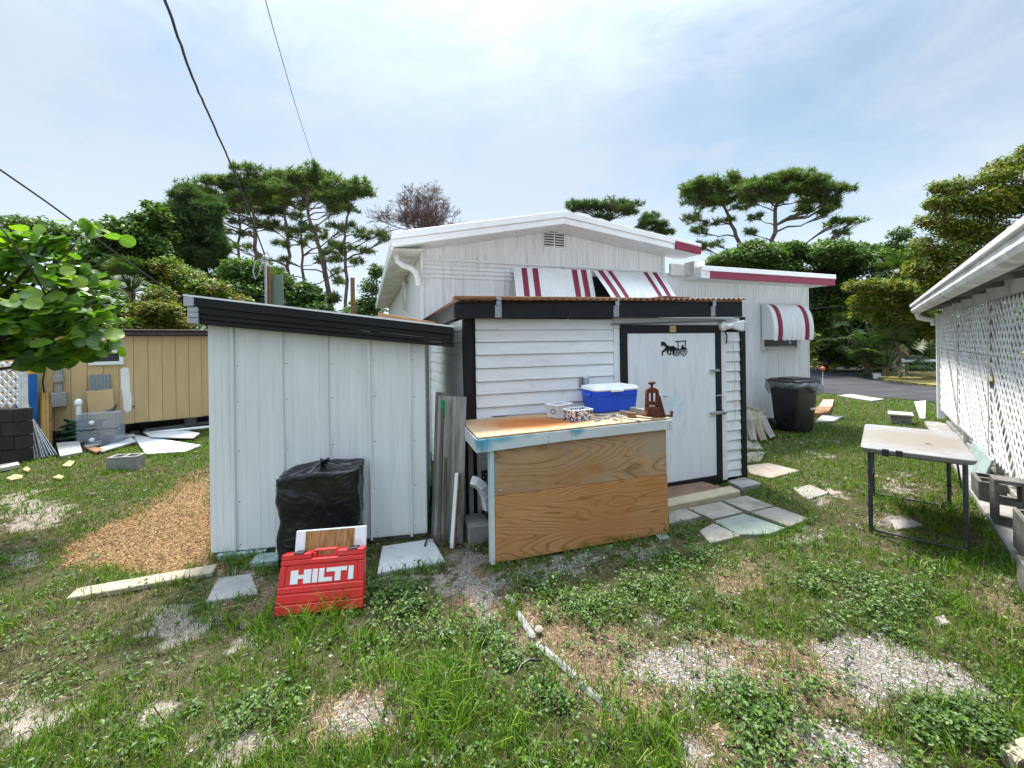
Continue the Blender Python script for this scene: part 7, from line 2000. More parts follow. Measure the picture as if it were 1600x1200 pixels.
for i, (pts, lb) in enumerate((([(10, 750), (22, 744), (36, 745), (34, 750), (18, 753)], 'tan foam scrap on the grass nearest the left edge'), ([(82, 749), (92, 744), (100, 747), (96, 751)], 'tan foam scrap below the slab row, right of the others'),
                              ([(35, 736), (42, 732), (48, 736), (43, 739)], 'small tan foam scrap beside the grey plank'), ([(97, 730), (108, 722), (117, 723), (110, 731)], 'tan foam scrap in front of the pale tile'))):
    flat_px(pts, .004, .026, 'foam_scrap', M_FOAM, lb, 'scrap')
# ------------------------------------------------------------------ trees
M_BARK = pm('pine_bark', [(0.06, 0.045, 0.038), (0.15, 0.11, 0.09), (0.20, 0.155, 0.13)], .95, 3, (3, 3, .6), 8, .6, 12, (3, 3, .8))
M_BARKD = pm('dark_bark', [(0.035, 0.028, 0.022), (0.09, 0.07, 0.055)], .95, 3, (3, 3, .6), 8, .6, 12)
M_BARKT = pm('tan_bark', [(0.12, 0.08, 0.045), (0.24, 0.17, 0.105)], .95, 3, (3, 3, .6), 8, .6, 12)
M_BARKR = pm('bare_twig_bark', [(0.10, 0.062, 0.055), (0.19, 0.125, 0.11)], .95, 3)
M_PINE = leafmat('pine_needles', [(0.06, 0.095, 0.036), (0.10, 0.15, 0.05), (0.15, 0.205, 0.06), (0.21, 0.255, 0.08)], .35, .6, spec=.2)
M_PINED = leafmat('dark_needles', [(0.05, 0.085, 0.04), (0.085, 0.13, 0.055), (0.125, 0.18, 0.065)], .35, .6, spec=.2)
M_OAK = leafmat('dark_leaves', [(0.04, 0.075, 0.024), (0.07, 0.12, 0.03), (0.105, 0.17, 0.038), (0.15, 0.22, 0.046)], .32, .5)
M_MIDG = leafmat('mid_green_leaves', [(0.04, 0.08, 0.014), (0.075, 0.135, 0.02), (0.115, 0.185, 0.026), (0.16, 0.23, 0.035)], .3, .5)
M_YELG = leafmat('yellow_green_leaves', [(0.05, 0.085, 0.014), (0.10, 0.15, 0.018), (0.165, 0.195, 0.022), (0.25, 0.22, 0.028), (0.32, 0.23, 0.035)], .35, .5, [0, .3, .6, .85, 1])
M_SHRUB = leafmat('shrub_leaves', [(0.045, 0.095, 0.014), (0.085, 0.165, 0.018), (0.13, 0.215, 0.022), (0.19, 0.22, 0.03), (0.32, 0.15, 0.04)], .3, .5, [0, .3, .65, .9, 1], big=((0.26, 0.13, 0.04), .9, .5))
M_PALM = leafmat('palm_fronds', [(0.035, 0.065, 0.02), (0.06, 0.105, 0.03), (0.10, 0.15, 0.045), (0.16, 0.17, 0.07)], .2, .45)

def unit(n):
    v = rng.normal(size=(n, 3)); return v / np.linalg.norm(v, axis=1, keepdims=True)

def clump_leaves(c, r, n, L, kind):
    """leaves through an uneven ellipsoid: c centre, r radii"""
    u = unit(n); rad = rng.random(n) ** .45
    lump = .75 + .5 * vnoise(u[:, 0] * 2 + c[0], u[:, 2] * 2 + u[:, 1] + c[2], 1.6, int(abs(c[0] * 7)) % 50, 2)
    p = c + u * (rad * lump)[:, None] * r
    if kind == 'pine':
        m_ = 7
        base = np.repeat(p, m_, 0); d = unit(n * m_) + np.array([0, 0, .35]); d /= np.linalg.norm(d, axis=1, keepdims=True)
        s = np.cross(d, unit(n * m_)); s /= np.linalg.norm(s, axis=1, keepdims=True) + 1e-9
        l = L * (.7 + .6 * rng.random(n * m_))[:, None]; w = L * .085
        v = np.stack([base - s * w, base + s * w, base + d * l], 1).astype(np.float32)
        return v.reshape(-1, 3), np.arange(len(base) * 3).reshape(-1, 3)
    d = unit(n); d[:, 2] = d[:, 2] * .6 - (.35 if kind == 'droop' else 0); d /= np.linalg.norm(d, axis=1, keepdims=True)
    up = unit(n) * .8 + np.array([0, 0, 1.0]) + u * .4
    l = L * (.4 + 1.1 * rng.random(n) ** 1.4)
    return leaves_np(p, d, up, l, l * (.34 if kind == 'droop' else .55), .15)

def tree(name, label, D, trunk, clumps, kind, mleaf, mbark, L=.2, dens=1.0, tw=.22, group=None, cat='tree', depth=.9, limbs=True, seed=1, bare=False):
    """trunk: survey points from the foot up; clumps: (px, py, rx, ry) at distance D"""
    random.seed(seed)
    sc = D / F_PX
    tp_ = [W(x, y, D) for x, y in trunk]
    base = Vector((tp_[0].x, tp_[0].y, -.1))
    t = thing(name, Vector((base.x, base.y, 0)), label, cat, group)
    path = [base] + tp_[1:]
    fine_ = []
    for i in range(len(path) - 1):
        for k in range(4):
            q = path[i].lerp(path[i + 1], k / 4)
            fine_.append(q + Vector((random.gauss(0, .05), random.gauss(0, .08), 0)) * (1 if (i or k) else 0))
    fine_.append(path[-1])
    n = len(fine_)
    tw *= .58
    MB().tube(fine_, [tw * (1 - .62 * i / (n - 1)) for i in range(n)], 9).build('trunk', mbark, t, smooth=True)
    parts = []; lm = MB()
    if limbs: lm.tube(fine_[n // 4:], tw * .3, 5)
    for (px, py, rx, ry) in clumps:
        c = W(px, py, D); rm = np.array([rx * sc, max(rx, ry) * sc * depth, ry * sc])
        c = c + Vector((0, random.uniform(-.7, .7) * rm[1], 0))
        if limbs:
            cand = [p for p in fine_[n // 3:] if p.z < c.z + .2] or [fine_[n // 2]]
            st = min(cand, key=lambda p: (p - c).length + .6 * abs(p.z - (c.z - (c - p).length * .5)))
            dlt = c - st
            md = st + dlt * .5 + Vector((random.gauss(0, .2), random.gauss(0, .2), -.06 * dlt.length))
            q1 = st + dlt * .22 + Vector((0, 0, .02 * dlt.length))
            r0 = min(tw * .5, .022 + .013 * dlt.length)
            lm.tube([st, q1, md, st + dlt * .8, c], [r0, r0 * .85, r0 * .65, r0 * .45, r0 * .25], 6, cap=False)
            for k in range(7):
                u = Vector(unit(1)[0]); e = c + Vector((u.x * rm[0], u.y * rm[1], u.z * rm[2])) * .85
                s0 = md.lerp(c, random.uniform(.2, .9))
                lm.tube([s0, s0.lerp(e, .5) + Vector((0, 0, -.03)), e], [r0 * .36, r0 * .25, r0 * .1], 4, cap=False)
        nl = int(max(12, dens * rx * ry * (.5 if kind == 'pine' else 1.6)))
        if kind == 'pine':
            ns = int(5 + rx * ry / 32)
            for k in range(ns):
                u = unit(1)[0]; u[2] = abs(u[2]) * .9 - .25
                q = np.array(c) + u * rm * random.uniform(.55, 1.05); r_s = rm * random.uniform(.28, .5)
                parts.append(clump_leaves(q, np.maximum(r_s, .12), max(4, int(nl / ns * random.uniform(.7, 1.3))), L * random.uniform(.75, 1.1), kind))
                if limbs: lm.tube([md.lerp(c, random.uniform(.3, 1)), Vector(q).lerp(c, .4) - Z_ * .05, Vector(q)], [.022, .016, .008], 4, cap=False)
        elif not bare: parts.append(clump_leaves(np.array(c), rm, nl, L * random.uniform(.8, 1.15), kind))
    if lm.v: lm.build('limbs', mbark, t, smooth=True)
    if parts:
        v, f = join_np(parts)
        np_mesh('crown', v, f, mleaf, parent=t)
    return t

rng = np.random.default_rng(5)
def dome(cx, ytop, rx, h, n, seed, size=(13, 21, 6, 11), skew=0.0):
    r_ = random.Random(seed); out = []
    for k in range(n):
        u = (k + r_.random()) / n * 2 - 1
        out.append((cx + u * rx + r_.uniform(-5, 5), ytop + h * (.5 * u * u + .9 * r_.random() ** 1.5) + skew * u, r_.uniform(*size[:2]), r_.uniform(*size[2:])))
    return out
PG = 'tall pines behind the shed'
tree('pine_tree', 'leftmost tall pine, its flat crown level with the cable', 26, [(403, 560), (400, 470), (398, 400), (397, 345), (385, 285)],
     [(388, 266, 22, 9), (345, 288, 30, 15), (372, 304, 26, 16), (318, 306, 26, 18), (350, 322, 26, 11), (415, 300, 18, 12)] + dome(358, 278, 55, 42, 15, 1), 'pine', M_PINE, M_BARK, .34, 1.0, .3, PG, seed=1)
tree('pine_tree', 'tall pine second from the left, between two straight trunks', 27, [(455, 560), (454, 470), (452, 400), (448, 350), (440, 300)],
     [(436, 279, 28, 13), (408, 285, 24, 12), (458, 290, 22, 13), (430, 310, 24, 10), (462, 318, 14, 8)] + dome(430, 272, 48, 42, 14, 2) + dome(420, 345, 60, 50, 6, 12, (8, 13, 5, 8)), 'pine', M_PINE, M_BARK, .34, 1.0, .26, PG, seed=2)
tree('pine_tree', 'tallest pine, with a leaning trunk and domed crown', 25, [(518, 560), (516, 480), (507, 410), (494, 370), (482, 330), (478, 285)],
     [(474, 266, 26, 11), (498, 276, 22, 13), (478, 290, 26, 12), (510, 300, 18, 12), (462, 280, 18, 10), (525, 440, 10, 10), (470, 380, 9, 8), (505, 372, 8, 7), (520, 470, 14, 14)] + dome(482, 262, 45, 45, 14, 3) + dome(490, 350, 50, 60, 7, 13, (8, 13, 5, 8)), 'pine', M_PINE, M_BARK, .32, 1.0, .3, PG, seed=3)
tree('pine_tree', 'rightmost pine of the left group, with a low branch towards the house', 24, [(542, 560), (541, 490), (540, 420), (539, 370), (544, 330), (540, 295)],
     [(536, 290, 26, 12), (554, 306, 18, 11), (522, 305, 16, 11), (548, 328, 16, 9), (588, 366, 16, 9), (604, 374, 10, 8), (570, 392, 12, 7), (563, 410, 13, 8), (516, 352, 9, 7), (527, 398, 10, 7)] + dome(540, 280, 38, 42, 12, 4) + dome(550, 350, 34, 60, 6, 14, (8, 12, 5, 8)), 'pine', M_PINE, M_BARK, .32, .95, .2, PG, seed=4)
tree('pine_tree', 'broad dense dark pine left of the tall trunks', 22, [(330, 560), (328, 470), (322, 400), (305, 330)],
     [(289, 300, 20, 11), (275, 330, 26, 20), (300, 345, 32, 26), (276, 372, 32, 26), (316, 372, 30, 26), (292, 404, 36, 26), (325, 412, 26, 28), (262, 352, 18, 18), (330, 345, 18, 22)] + dome(300, 310, 48, 110, 22, 5, (14, 22, 10, 16)), 'pine', M_PINED, M_BARKD, .32, 2.6, .28, PG, seed=5)
tree('pine_tree', 'distant pine filling the gap behind the two left trunks', 31, [(378, 560), (376, 470), (374, 400), (372, 330)],
     dome(372, 300, 62, 50, 18, 31, (14, 22, 8, 13)) + dome(360, 345, 50, 70, 8, 32, (9, 14, 6, 9)), 'pine', M_PINED, M_BARK, .36, 1.0, .28, PG, seed=41)
tree('pine_tree', 'distant pine filling the gap behind the two right trunks', 31, [(478, 560), (476, 470), (472, 400), (470, 330)],
     dome(475, 292, 66, 55, 18, 33, (14, 22, 8, 13)) + dome(480, 350, 55, 70, 8, 34, (9, 14, 6, 9)), 'pine', M_PINED, M_BARK, .36, 1.0, .26, PG, seed=42)
TG = 'broad leaved trees behind the yard'
tree('broadleaf_tree', 'dark green tree above the sea grape leaves', 19, [(195, 560), (196, 470), (200, 400)],
     [(200, 372, 34, 28), (170, 395, 32, 26), (225, 392, 30, 30), (185, 420, 40, 28), (228, 425, 26, 22), (212, 342, 20, 12)], 'broad', M_OAK, M_BARKD, .17, 2.6, .25, TG, seed=6)
tree('broadleaf_tree', 'lighter green tree with a tuft standing above the others', 20, [(250, 560), (248, 450), (242, 370)],
     [(240, 322, 10, 7), (228, 320, 9, 8), (250, 340, 20, 16), (238, 362, 22, 16), (262, 368, 14, 12)], 'broad', M_MIDG, M_BARKD, .17, 2.2, .2, TG, seed=7)
tree('broadleaf_tree', 'far rounded tree top at the left edge', 30, [(85, 560), (82, 430), (82, 380)], [(80, 362, 46, 12), (50, 372, 30, 12), (118, 370, 24, 10), (80, 390, 60, 16)], 'broad', M_OAK, M_BARKD, .3, 1.8, .3, TG, seed=8)
tree('broadleaf_tree', 'dark thicket tree behind the green pole', 21, [(400, 560), (400, 500), (398, 450)], [(395, 428, 40, 22), (355, 445, 36, 28), (432, 445, 34, 26), (395, 462, 50, 22), (470, 462, 34, 24), (345, 480, 40, 20), (440, 485, 50, 20), (500, 490, 30, 18)], 'broad', M_OAK, M_BARKD, .17, 2.8, .25, TG, seed=9)
tree('broadleaf_tree', 'small tree just left of the house eave', 20, [(585, 560), (586, 490), (588, 440)], [(590, 425, 14, 12), (583, 450, 18, 16), (575, 478, 26, 16), (560, 490, 24, 12)], 'broad', M_OAK, M_BARKD, .15, 2.0, .12, TG, seed=10)
SG = 'shrubs behind the tan home'
tree('shrub', 'bright green shrub behind the left end of the shed roof', 12.5, [(240, 600), (240, 540), (242, 480)], [(236, 462, 24, 20), (250, 486, 30, 18), (215, 488, 26, 20), (262, 505, 30, 16), (228, 510, 34, 14)], 'broad', M_SHRUB, M_BARKD, .105, 2.4, .08, SG, 'shrub', seed=11)
tree('shrub', 'shrub with orange tinged tips below the dark pine', 14.5, [(290, 590), (290, 530), (288, 470)], [(272, 420, 24, 16), (300, 435, 28, 18), (335, 455, 34, 18), (290, 460, 36, 20), (262, 440, 18, 18), (370, 472, 22, 12), (310, 490, 50, 20), (355, 492, 36, 16)], 'broad', M_SHRUB, M_BARKD, .115, 2.3, .1, SG, 'shrub', seed=12)
tree('shrub', 'dark shrub between the sea grape and the bright shrub', 13, [(190, 590), (190, 530), (192, 480)], [(185, 470, 26, 20), (200, 500, 30, 18), (165, 500, 30, 20), (140, 510, 30, 16), (120, 495, 26, 16)], 'broad', M_MIDG, M_BARKD, .11, 2.2, .1, SG, 'shrub', seed=13)

# bare brown tree behind the roof
def bare_tree(name, label, D, foot, fork, crown, seed=2):
    random.seed(seed)
    f_, k_ = W(*foot, D), W(*fork, D)
    t = thing(name, Vector((f_.x, f_.y, 0)), label, 'tree')
    MB().tube([Vector((f_.x, f_.y, -.1)), Vector((f_.x, f_.y, 0)).lerp(k_, .5), k_], [.22, .18, .14], 8).build('trunk', M_BARKR, t, smooth=True)
    mb_ = MB(); cx, cy, rx, ry = crown; sc = D / F_PX
    def grow(p, d, L, r, lev):
        if lev == 0 or L < .12: return
        q = p; path = [p]
        for _ in range(3):
            d = (d + Vector((random.gauss(0, .16), random.gauss(0, .16), random.gauss(.05, .12)))).normalized()
            q = q + d * (L / 3); path.append(q)
        r = max(r, .007)
        mb_.tube(path, [r, r * .85, r * .72, r * .6], 3 if lev < 4 else 6, cap=False)
        nc = random.choice((3, 3, 4)) if lev > 2 else random.choice((3, 4, 4))
        for _ in range(nc):
            s_ = path[random.choice((1, 2, 3, 3))]
            nd = (d + Vector((random.gauss(0, .6), random.gauss(0, .5), random.gauss(-.03, .3)))).normalized()
            grow(s_, nd, L * random.uniform(.58, .76), r * .58, lev - 1)
    top = W(cx, cy - ry * .7, D); rad_ = rx * sc * 1.05
    for a in np.linspace(-1, 1, 8):
        e = Vector((k_.x + a * rad_ * .9, k_.y + random.uniform(-.5, .5) * rad_, top.z - abs(a) ** 2.5 * ry * sc * .7))
        d = e - k_
        grow(k_, (d.normalized() + Vector((0, 0, .1))).normalized(), d.length * .42, .06, 7)
    mb_.build('limbs', M_BARKR, t)
    return t
bare_tree('bare_tree', 'leafless brown tree showing above the house roof', 24, (662, 560), (662, 392), (662, 328, 72, 32))

PR = 'pines behind the house'
tree('pine_tree', 'pine top showing over the right slope of the house roof', 30, [(955, 560), (955, 400), (952, 345)],
     [(893, 320, 12, 7), (915, 322, 22, 9), (948, 322, 26, 9), (975, 318, 14, 8), (990, 328, 12, 8), (940, 338, 20, 6), (1022, 336, 16, 10), (1030, 352, 18, 8), (1012, 352, 12, 7), (1045, 362, 10, 6)] + dome(940, 314, 55, 16, 10, 6, (11, 16, 5, 7)) + dome(1025, 334, 24, 30, 6, 7, (9, 13, 5, 7)), 'pine', M_PINED, M_BARKD, .34, 1.5, .25, PR, seed=14)
tree('pine_tree', 'large spreading pine, the left of the pair right of the house', 27, [(1160, 560), (1158, 440), (1152, 380), (1140, 340), (1125, 305)],
     [(1100, 296, 28, 14), (1128, 282, 24, 10), (1152, 288, 20, 12), (1085, 315, 20, 14), (1116, 318, 26, 12), (1078, 342, 14, 12), (1092, 362, 12, 9), (1160, 312, 18, 10), (1110, 350, 14, 8), (1140, 345, 10, 7), (1126, 380, 12, 8), (1095, 385, 14, 8)] + dome(1122, 276, 52, 50, 18, 8), 'pine', M_PINE, M_BARK, .34, 1.15, .32, PR, seed=15)
tree('pine_tree', 'large flat topped pine reaching right over the dark trees', 25, [(1216, 560), (1214, 430), (1208, 375), (1212, 330), (1222, 300)],
     [(1185, 296, 26, 13), (1212, 284, 24, 10), (1245, 288, 26, 12), (1275, 284, 24, 10), (1298, 296, 18, 11), (1230, 304, 28, 12), (1200, 318, 20, 9), (1268, 306, 24, 10), (1304, 318, 14, 9), (1290, 334, 18, 8), (1312, 346, 18, 8), (1336, 346, 16, 8), (1320, 364, 12, 7), (1250, 330, 16, 7), (1185, 338, 12, 7), (1175, 362, 10, 8)] + dome(1240, 276, 76, 40, 24, 9), 'pine', M_PINE, M_BARK, .32, 1.25, .32, PR, seed=16)
tree('broadleaf_tree', 'dense dark tree mass right of the house annex', 21, [(1290, 570), (1290, 500), (1288, 440)],
     [(1180, 402, 44, 18), (1235, 396, 44, 20), (1285, 402, 40, 22), (1330, 418, 34, 26), (1130, 410, 30, 14), (1210, 425, 50, 20), (1290, 440, 46, 28), (1335, 460, 36, 30), (1292, 486, 40, 30), (1335, 505, 36, 30), (1285, 530, 34, 28), (1320, 548, 40, 24), (1385, 410, 26, 20), (1395, 440, 30, 26), (1370, 480, 30, 30), (1372, 530, 36, 30), (1420, 545, 36, 28)] + dome(1230, 384, 110, 22, 16, 35, (14, 26, 8, 16)),
     'broad', M_OAK, M_BARKD, .16, 3.4, .3, TG, seed=17)
tree('broadleaf_tree', 'dark tree top between the pines and the yellow green trees', 24, [(1402, 570), (1402, 460), (1402, 400)], [(1402, 368, 18, 12), (1395, 388, 26, 14), (1424, 388, 20, 16), (1410, 410, 30, 14), (1372, 402, 14, 10)], 'broad', M_OAK, M_BARKD, .18, 2.4, .25, TG, seed=18)
YG = 'yellow green trees by the road'
tree('broadleaf_tree', 'tall yellow green tree rising behind the lattice porch', 14.5, [(1560, 640), (1555, 500), (1550, 400), (1545, 330)],
     [(1598, 240, 24, 16), (1570, 262, 26, 18), (1540, 280, 28, 14), (1505, 288, 26, 14), (1470, 292, 16, 12), (1455, 318, 16, 10), (1490, 318, 28, 18), (1530, 320, 34, 24), (1585, 305, 34, 30), (1480, 350, 30, 20), (1520, 360, 36, 24), (1570, 360, 40, 30), (1448, 384, 22, 20), (1480, 400, 32, 24), (1530, 410, 40, 26), (1590, 400, 36, 30), (1440, 418, 24, 18), (1475, 440, 34, 22), (1520, 455, 40, 24), (1620, 330, 40, 40), (1640, 260, 40, 30), (1445, 344, 14, 10)],
     'droop', M_YELG, M_BARKT, .155, 1.7, .2, YG, seed=19)
tree('broadleaf_tree', 'low yellow green tree spreading over the road bend', 16.5, [(1402, 590), (1402, 540), (1408, 490)],
     [(1330, 446, 18, 10), (1352, 448, 22, 13), (1385, 450, 26, 15), (1420, 455, 28, 18), (1348, 470, 22, 14), (1382, 474, 28, 15), (1425, 480, 32, 18), (1340, 490, 12, 8), (1445, 510, 26, 22), (1405, 500, 24, 12), (1380, 500, 16, 8)], 'droop', M_YELG, M_BARKT, .17, 1.7, .12, YG, seed=20)
t_ = tree('vine_trunk_tree', 'tan trunk wrapped in vines beyond the road', 22.5, [(1322, 577), (1320, 530), (1321, 480), (1318, 430)], [(1318, 410, 30, 20), (1340, 395, 24, 14)], 'broad', M_OAK, M_BARKT, .26, 1.5, .26, None, seed=21)

def fan_palm(name, label, base, h, nf, R, seed, lean=(0, 0), mat=M_PALM, group='palms in view'):
    random.seed(seed)
    t = thing(name, base, label, 'palm', group)
    top = base + Vector((lean[0], lean[1], h))
    if h > .1:
        path = [base - Z_ * .1] + [base.lerp(top, k / 5) + Vector((random.gauss(0, .006), random.gauss(0, .006), 0)) for k in range(1, 6)]
        MB().tube(path, [.14, .12, .11, .11, .12, .13], 9).build('trunk', M_BARKT, t, smooth=True)
    vs_, fs_ = [], []; n0 = 0; stems = MB()
    for i in range(nf):
        az = i * 2.399 + random.uniform(-.3, .3); el = random.uniform(-.5, 1.25) if h > .1 else random.uniform(.25, 1.3)
        d = Vector((math.cos(az) * math.cos(el), math.sin(az) * math.cos(el), math.sin(el)))
        L = R * random.uniform(.5, .8)
        hub = top + d * L + Vector((0, 0, -.18 * L * (1.2 - math.sin(max(el, 0)))))
        stems.tube([top, top + d * L * .5 + Z_ * .04, hub], [.022, .018, .012], 5, cap=False)
        side = d.cross(Z_); side.normalize(); upn = side.cross(d)
        nb = 19
        for k in range(nb):
            a = (k / (nb - 1) - .5) * 3.6
            bd = (d * math.cos(a) + side * math.sin(a) + upn * .12 * math.cos(a)).normalized()
            l = R * .52 * (.75 + .25 * math.cos(a))
            w_ = side * math.cos(a) - d * math.sin(a); w_ = w_ * (.026 * R / 1.0)
            m_ = hub + bd * l * .55; e = hub + bd * l + Vector((0, 0, -.28 * l))
            vs_ += [hub - w_ * .3, hub + w_ * .3, m_ - w_ + upn * .01, m_ + w_ + upn * .01, e]
            fs_ += [(n0, n0 + 1, n0 + 3), (n0, n0 + 3, n0 + 2), (n0 + 2, n0 + 3, n0 + 4)]; n0 += 5
    stems.build('stems', mat, t)
    np_mesh('fronds', np.array([tuple(v) for v in vs_]), np.array(fs_), mat, parent=t)
    return t
fan_palm('fan_palm', 'low clump of fan palms on the island in the road', G(1384, 590), .45, 30, 1.9, 3)
fan_palm('fan_palm', 'leaning fan palm with drooping head beside the road bend', G(1376, 588) + Vector((.3, .8, 0)), 1.75, 22, 1.25, 4, (-.75, .2))
fan_palm('fan_palm', 'fan palm behind the low palm clump, half hidden by the porch', G(1437, 584) + Vector((1.2, 3.0, 0)), .9, 28, 1.9, 5, (.1, .1))
p_ = W(204, 440, 14); fan_palm('fan_palm', 'shaggy fan palm among the shrubs above the tan home', Vector((p_.x, p_.y, 0)), 3.6, 34, 1.3, 6)
p_ = W(1412, 432, 19); fan_palm('fan_palm', 'tall fan palm head among the trees right of the annex', Vector((p_.x, p_.y, 0)), 4.3, 34, 1.5, 7)
# white bucket on the island
loose('white_bucket', MB().lathe(G(1370, 592), [(.11, 0), (.13, .22), (.145, .235)], 14), M_WHITEPL, 'small white bucket at the foot of the palms', 'bucket', smooth=35)

# far wood that closes the view beyond the road
parts = []
for x in np.arange(-46, 62, 2.0):
    y = 33 + 3.5 * math.sin(x * .35) + (0 if x < 15 else (x - 15) * -.10)
    hgt = 4.6 + 1.4 * math.sin(x * .9 + 1) + 1.0 * math.sin(x * 2.3)
    parts.append(clump_leaves(np.array([x, y, hgt * .5]), np.array([2.2, 1.8, hgt * .62]), 850, .34, 'broad'))
v, f = join_np(parts)
np_mesh('far_wood', v, f, M_OAK, kind='stuff', label='dark wood closing the view beyond the road', cat='wood')
parts = []
for px in np.arange(1262, 1470, 11):
    for py, rr in ((560, 22), (525, 24), (490, 22)):
        c = W(px, py, 25.5); parts.append(clump_leaves(np.array(c), np.array([rr * .042, .7, rr * .045]), 420, .24, 'broad'))
v, f = join_np(parts)
np_mesh('undergrowth', v, f, M_OAK, kind='stuff', label='shaded undergrowth under the trees beyond the road', cat='undergrowth')
# pale weeds at the verge
tree('weed_plant', 'pale little weed at the edge of the far verge', 20, [(1300, 582), (1300, 576)], [(1298, 575, 8, 4), (1303, 571, 5, 4)], 'broad', M_YELG, M_BARKT, .12, 1.2, .02, None, 'weed', seed=23)
tree('weed_plant', 'straggly yellow plant at the right corner of the house', 9.3, [(1268, 640), (1268, 600), (1266, 560)], [(1268, 522, 8, 5), (1266, 540, 6, 8), (1268, 565, 5, 10)], 'droop', M_YELG, M_BARKT, .14, .9, .015, None, 'plant', seed=24)

# ------------------------------------------------------------------ sea grape at the left
M_GRAPE, nt, b, geo = new_mat('sea_grape_leaf')
oi = nt.nodes.new('ShaderNodeObjectInfo')
rnd = mth(nt, 'FRACT', mth(nt, 'ADD', oi.outputs['Random'], geo.outputs['Random Per Island']))
c = ramp(nt, rnd, [(0.035, 0.095, 0.014), (0.065, 0.155, 0.018), (0.11, 0.22, 0.022), (0.175, 0.29, 0.026), (0.25, 0.33, 0.03)], [0, .35, .65, .88, 1])
va = nt.nodes.new('ShaderNodeAttribute'); va.attribute_name = 'leafpos'
vsp = nt.nodes.new('ShaderNodeSeparateColor'); nt.links.new(va.outputs['Color'], vsp.inputs[0])
side_v = mth(nt, 'SINE', mth(nt, 'MULTIPLY', mth(nt, 'SUBTRACT', vsp.outputs[0], mth(nt, 'MULTIPLY', vsp.outputs[1], .75)), 34.0))
vein = mth(nt, 'MAXIMUM', mrange(nt, vsp.outputs[1], .015, .04, 1, 0), mrange(nt, side_v, .88, 1.0, 0, .8))
c = mixc(nt, mth(nt, 'MULTIPLY', vein, .45), c, (0.26, 0.34, 0.10))
c = mixc(nt, mrange(nt, noise(nt, geo.outputs['Position'], 30, 4), .62, .75, 0, .5), c, (0.16, 0.13, 0.04))
nt.links.new(c, b.inputs['Base Color']); b.inputs['Roughness'].default_value = .4; b.inputs['Specular IOR Level'].default_value = .5
t = nt.nodes.new('ShaderNodeBsdfTranslucent'); nt.links.new(mixc(nt, 1.0, c, (1.6, 1.75, .5), 'MULTIPLY'), t.inputs['Color'])
mx = nt.nodes.new('ShaderNodeMixShader'); mx.inputs[0].default_value = .4
nt.links.new(b.outputs[0], mx.inputs[1]); nt.links.new(t.outputs[0], mx.inputs[2])
nt.links.new(mx.outputs[0], [n for n in nt.nodes if n.type == 'OUTPUT_MATERIAL'][0].inputs['Surface'])
bump(nt, b, noise(nt, geo.outputs['Position'], 40, 3), .15, .004)

def grape_leaf_geo():
    """round leaf with a notch at the stalk, folded along its midrib"""
    pts = [(0, 0, 0)]; n = 14
    for k in range(n + 1):
        a = math.radians(-158 + 316 * k / n)
        r = .52 * (1 + .05 * math.cos(2 * a))
        x, y = .48 + r * math.cos(a), r * 1.05 * math.sin(a)
        pts.append((x, y, .16 * abs(y) - .10 * (x - .5) ** 2 + .02 * math.sin(5 * a)))
    ctr = (.5, 0, -.01)
    pts.append(ctr); ci = len(pts) - 1
    f = [(ci, k, k + 1) for k in range(1, n + 1)] + [(ci, n + 1, 0), (ci, 0, 1)]
    return np.array(pts), f
GP, GF = grape_leaf_geo()
gclumps = [(15, 392, 38, 22), (60, 385, 34, 20), (100, 382, 26, 16), (128, 372, 12, 10), (145, 348, 7, 6), (30, 425, 46, 26), (85, 420, 36, 22), (130, 425, 30, 20), (166, 438, 22, 14), (20, 465, 44, 26),
           (75, 468, 44, 26), (130, 468, 36, 22), (165, 478, 22, 14), (182, 492, 10, 10), (30, 508, 46, 24), (90, 510, 44, 22), (145, 510, 34, 18), (180, 530, 14, 12), (45, 545, 46, 16), (105, 548, 46, 14), (150, 545, 26, 12), (85, 568, 26, 10), (-40, 420, 50, 40), (-40, 500, 50, 45), (-90, 460, 50, 50)]
grape = thing('sea_grape_tree', Vector((-6.1, 4.2, 0)), 'sea grape tree with large round leaves reaching in from the left', 'tree')
random.seed(12)
trk = [Vector((-6.1, 4.2, -.1)), Vector((-6.0, 4.15, .6)), Vector((-5.8, 4.1, 1.15)), Vector((-5.5, 4.05, 1.6))]
MB().tube(trk, [.11, .095, .085, .07], 9).build('trunk', M_BARKD, grape, smooth=True)
DG = 3.9
spots = []; lmb = MB()
for (px, py, rx, ry) in gclumps:
    px -= 32 + .08 * max(0, px); rx *= .85; ry *= .9
    c = W(px, py, DG); sc = DG / F_PX
    c.y += random.uniform(-.35, .35)
    st = trk[3] if px > -20 else trk[2]
    lmb.tube([st, st.lerp(c, .5) + Vector((0, random.gauss(0, .06), random.gauss(-.05, .05))), c], [.028, .018, .008], 6, cap=False)
    n = int(8 + rx * ry / 10)
    for k in range(n):
        u = unit(1)[0] * (random.random() ** .4)
        p = c + Vector((u[0] * rx * sc, u[1] * .36, u[2] * ry * sc))
        if p.y < 3.2: p.y = 3.2 + random.random() * .2
        spots.append((p, c))
random.shuffle(spots)
lmb.build('limbs', M_BARKD, grape, smooth=True)
def leaf_matrix(p, c):
    az = random.uniform(0, 2 * math.pi); el = random.uniform(-.5, .45)
    d = Vector((math.cos(az) * math.cos(el), math.sin(az) * math.cos(el), math.sin(el)))
    up = Vector((random.gauss(.1, .55), random.gauss(-.75, .5), random.uniform(.25, 1))).normalized()
    s = up.cross(d).normalized(); up = d.cross(s)
    k = random.uniform(.075, .15)
    return Matrix(((d.x * k, s.x * k, up.x * k, p.x), (d.y * k, s.y * k, up.y * k, p.y), (d.z * k, s.z * k, up.z * k, p.z), (0, 0, 0, 1)))
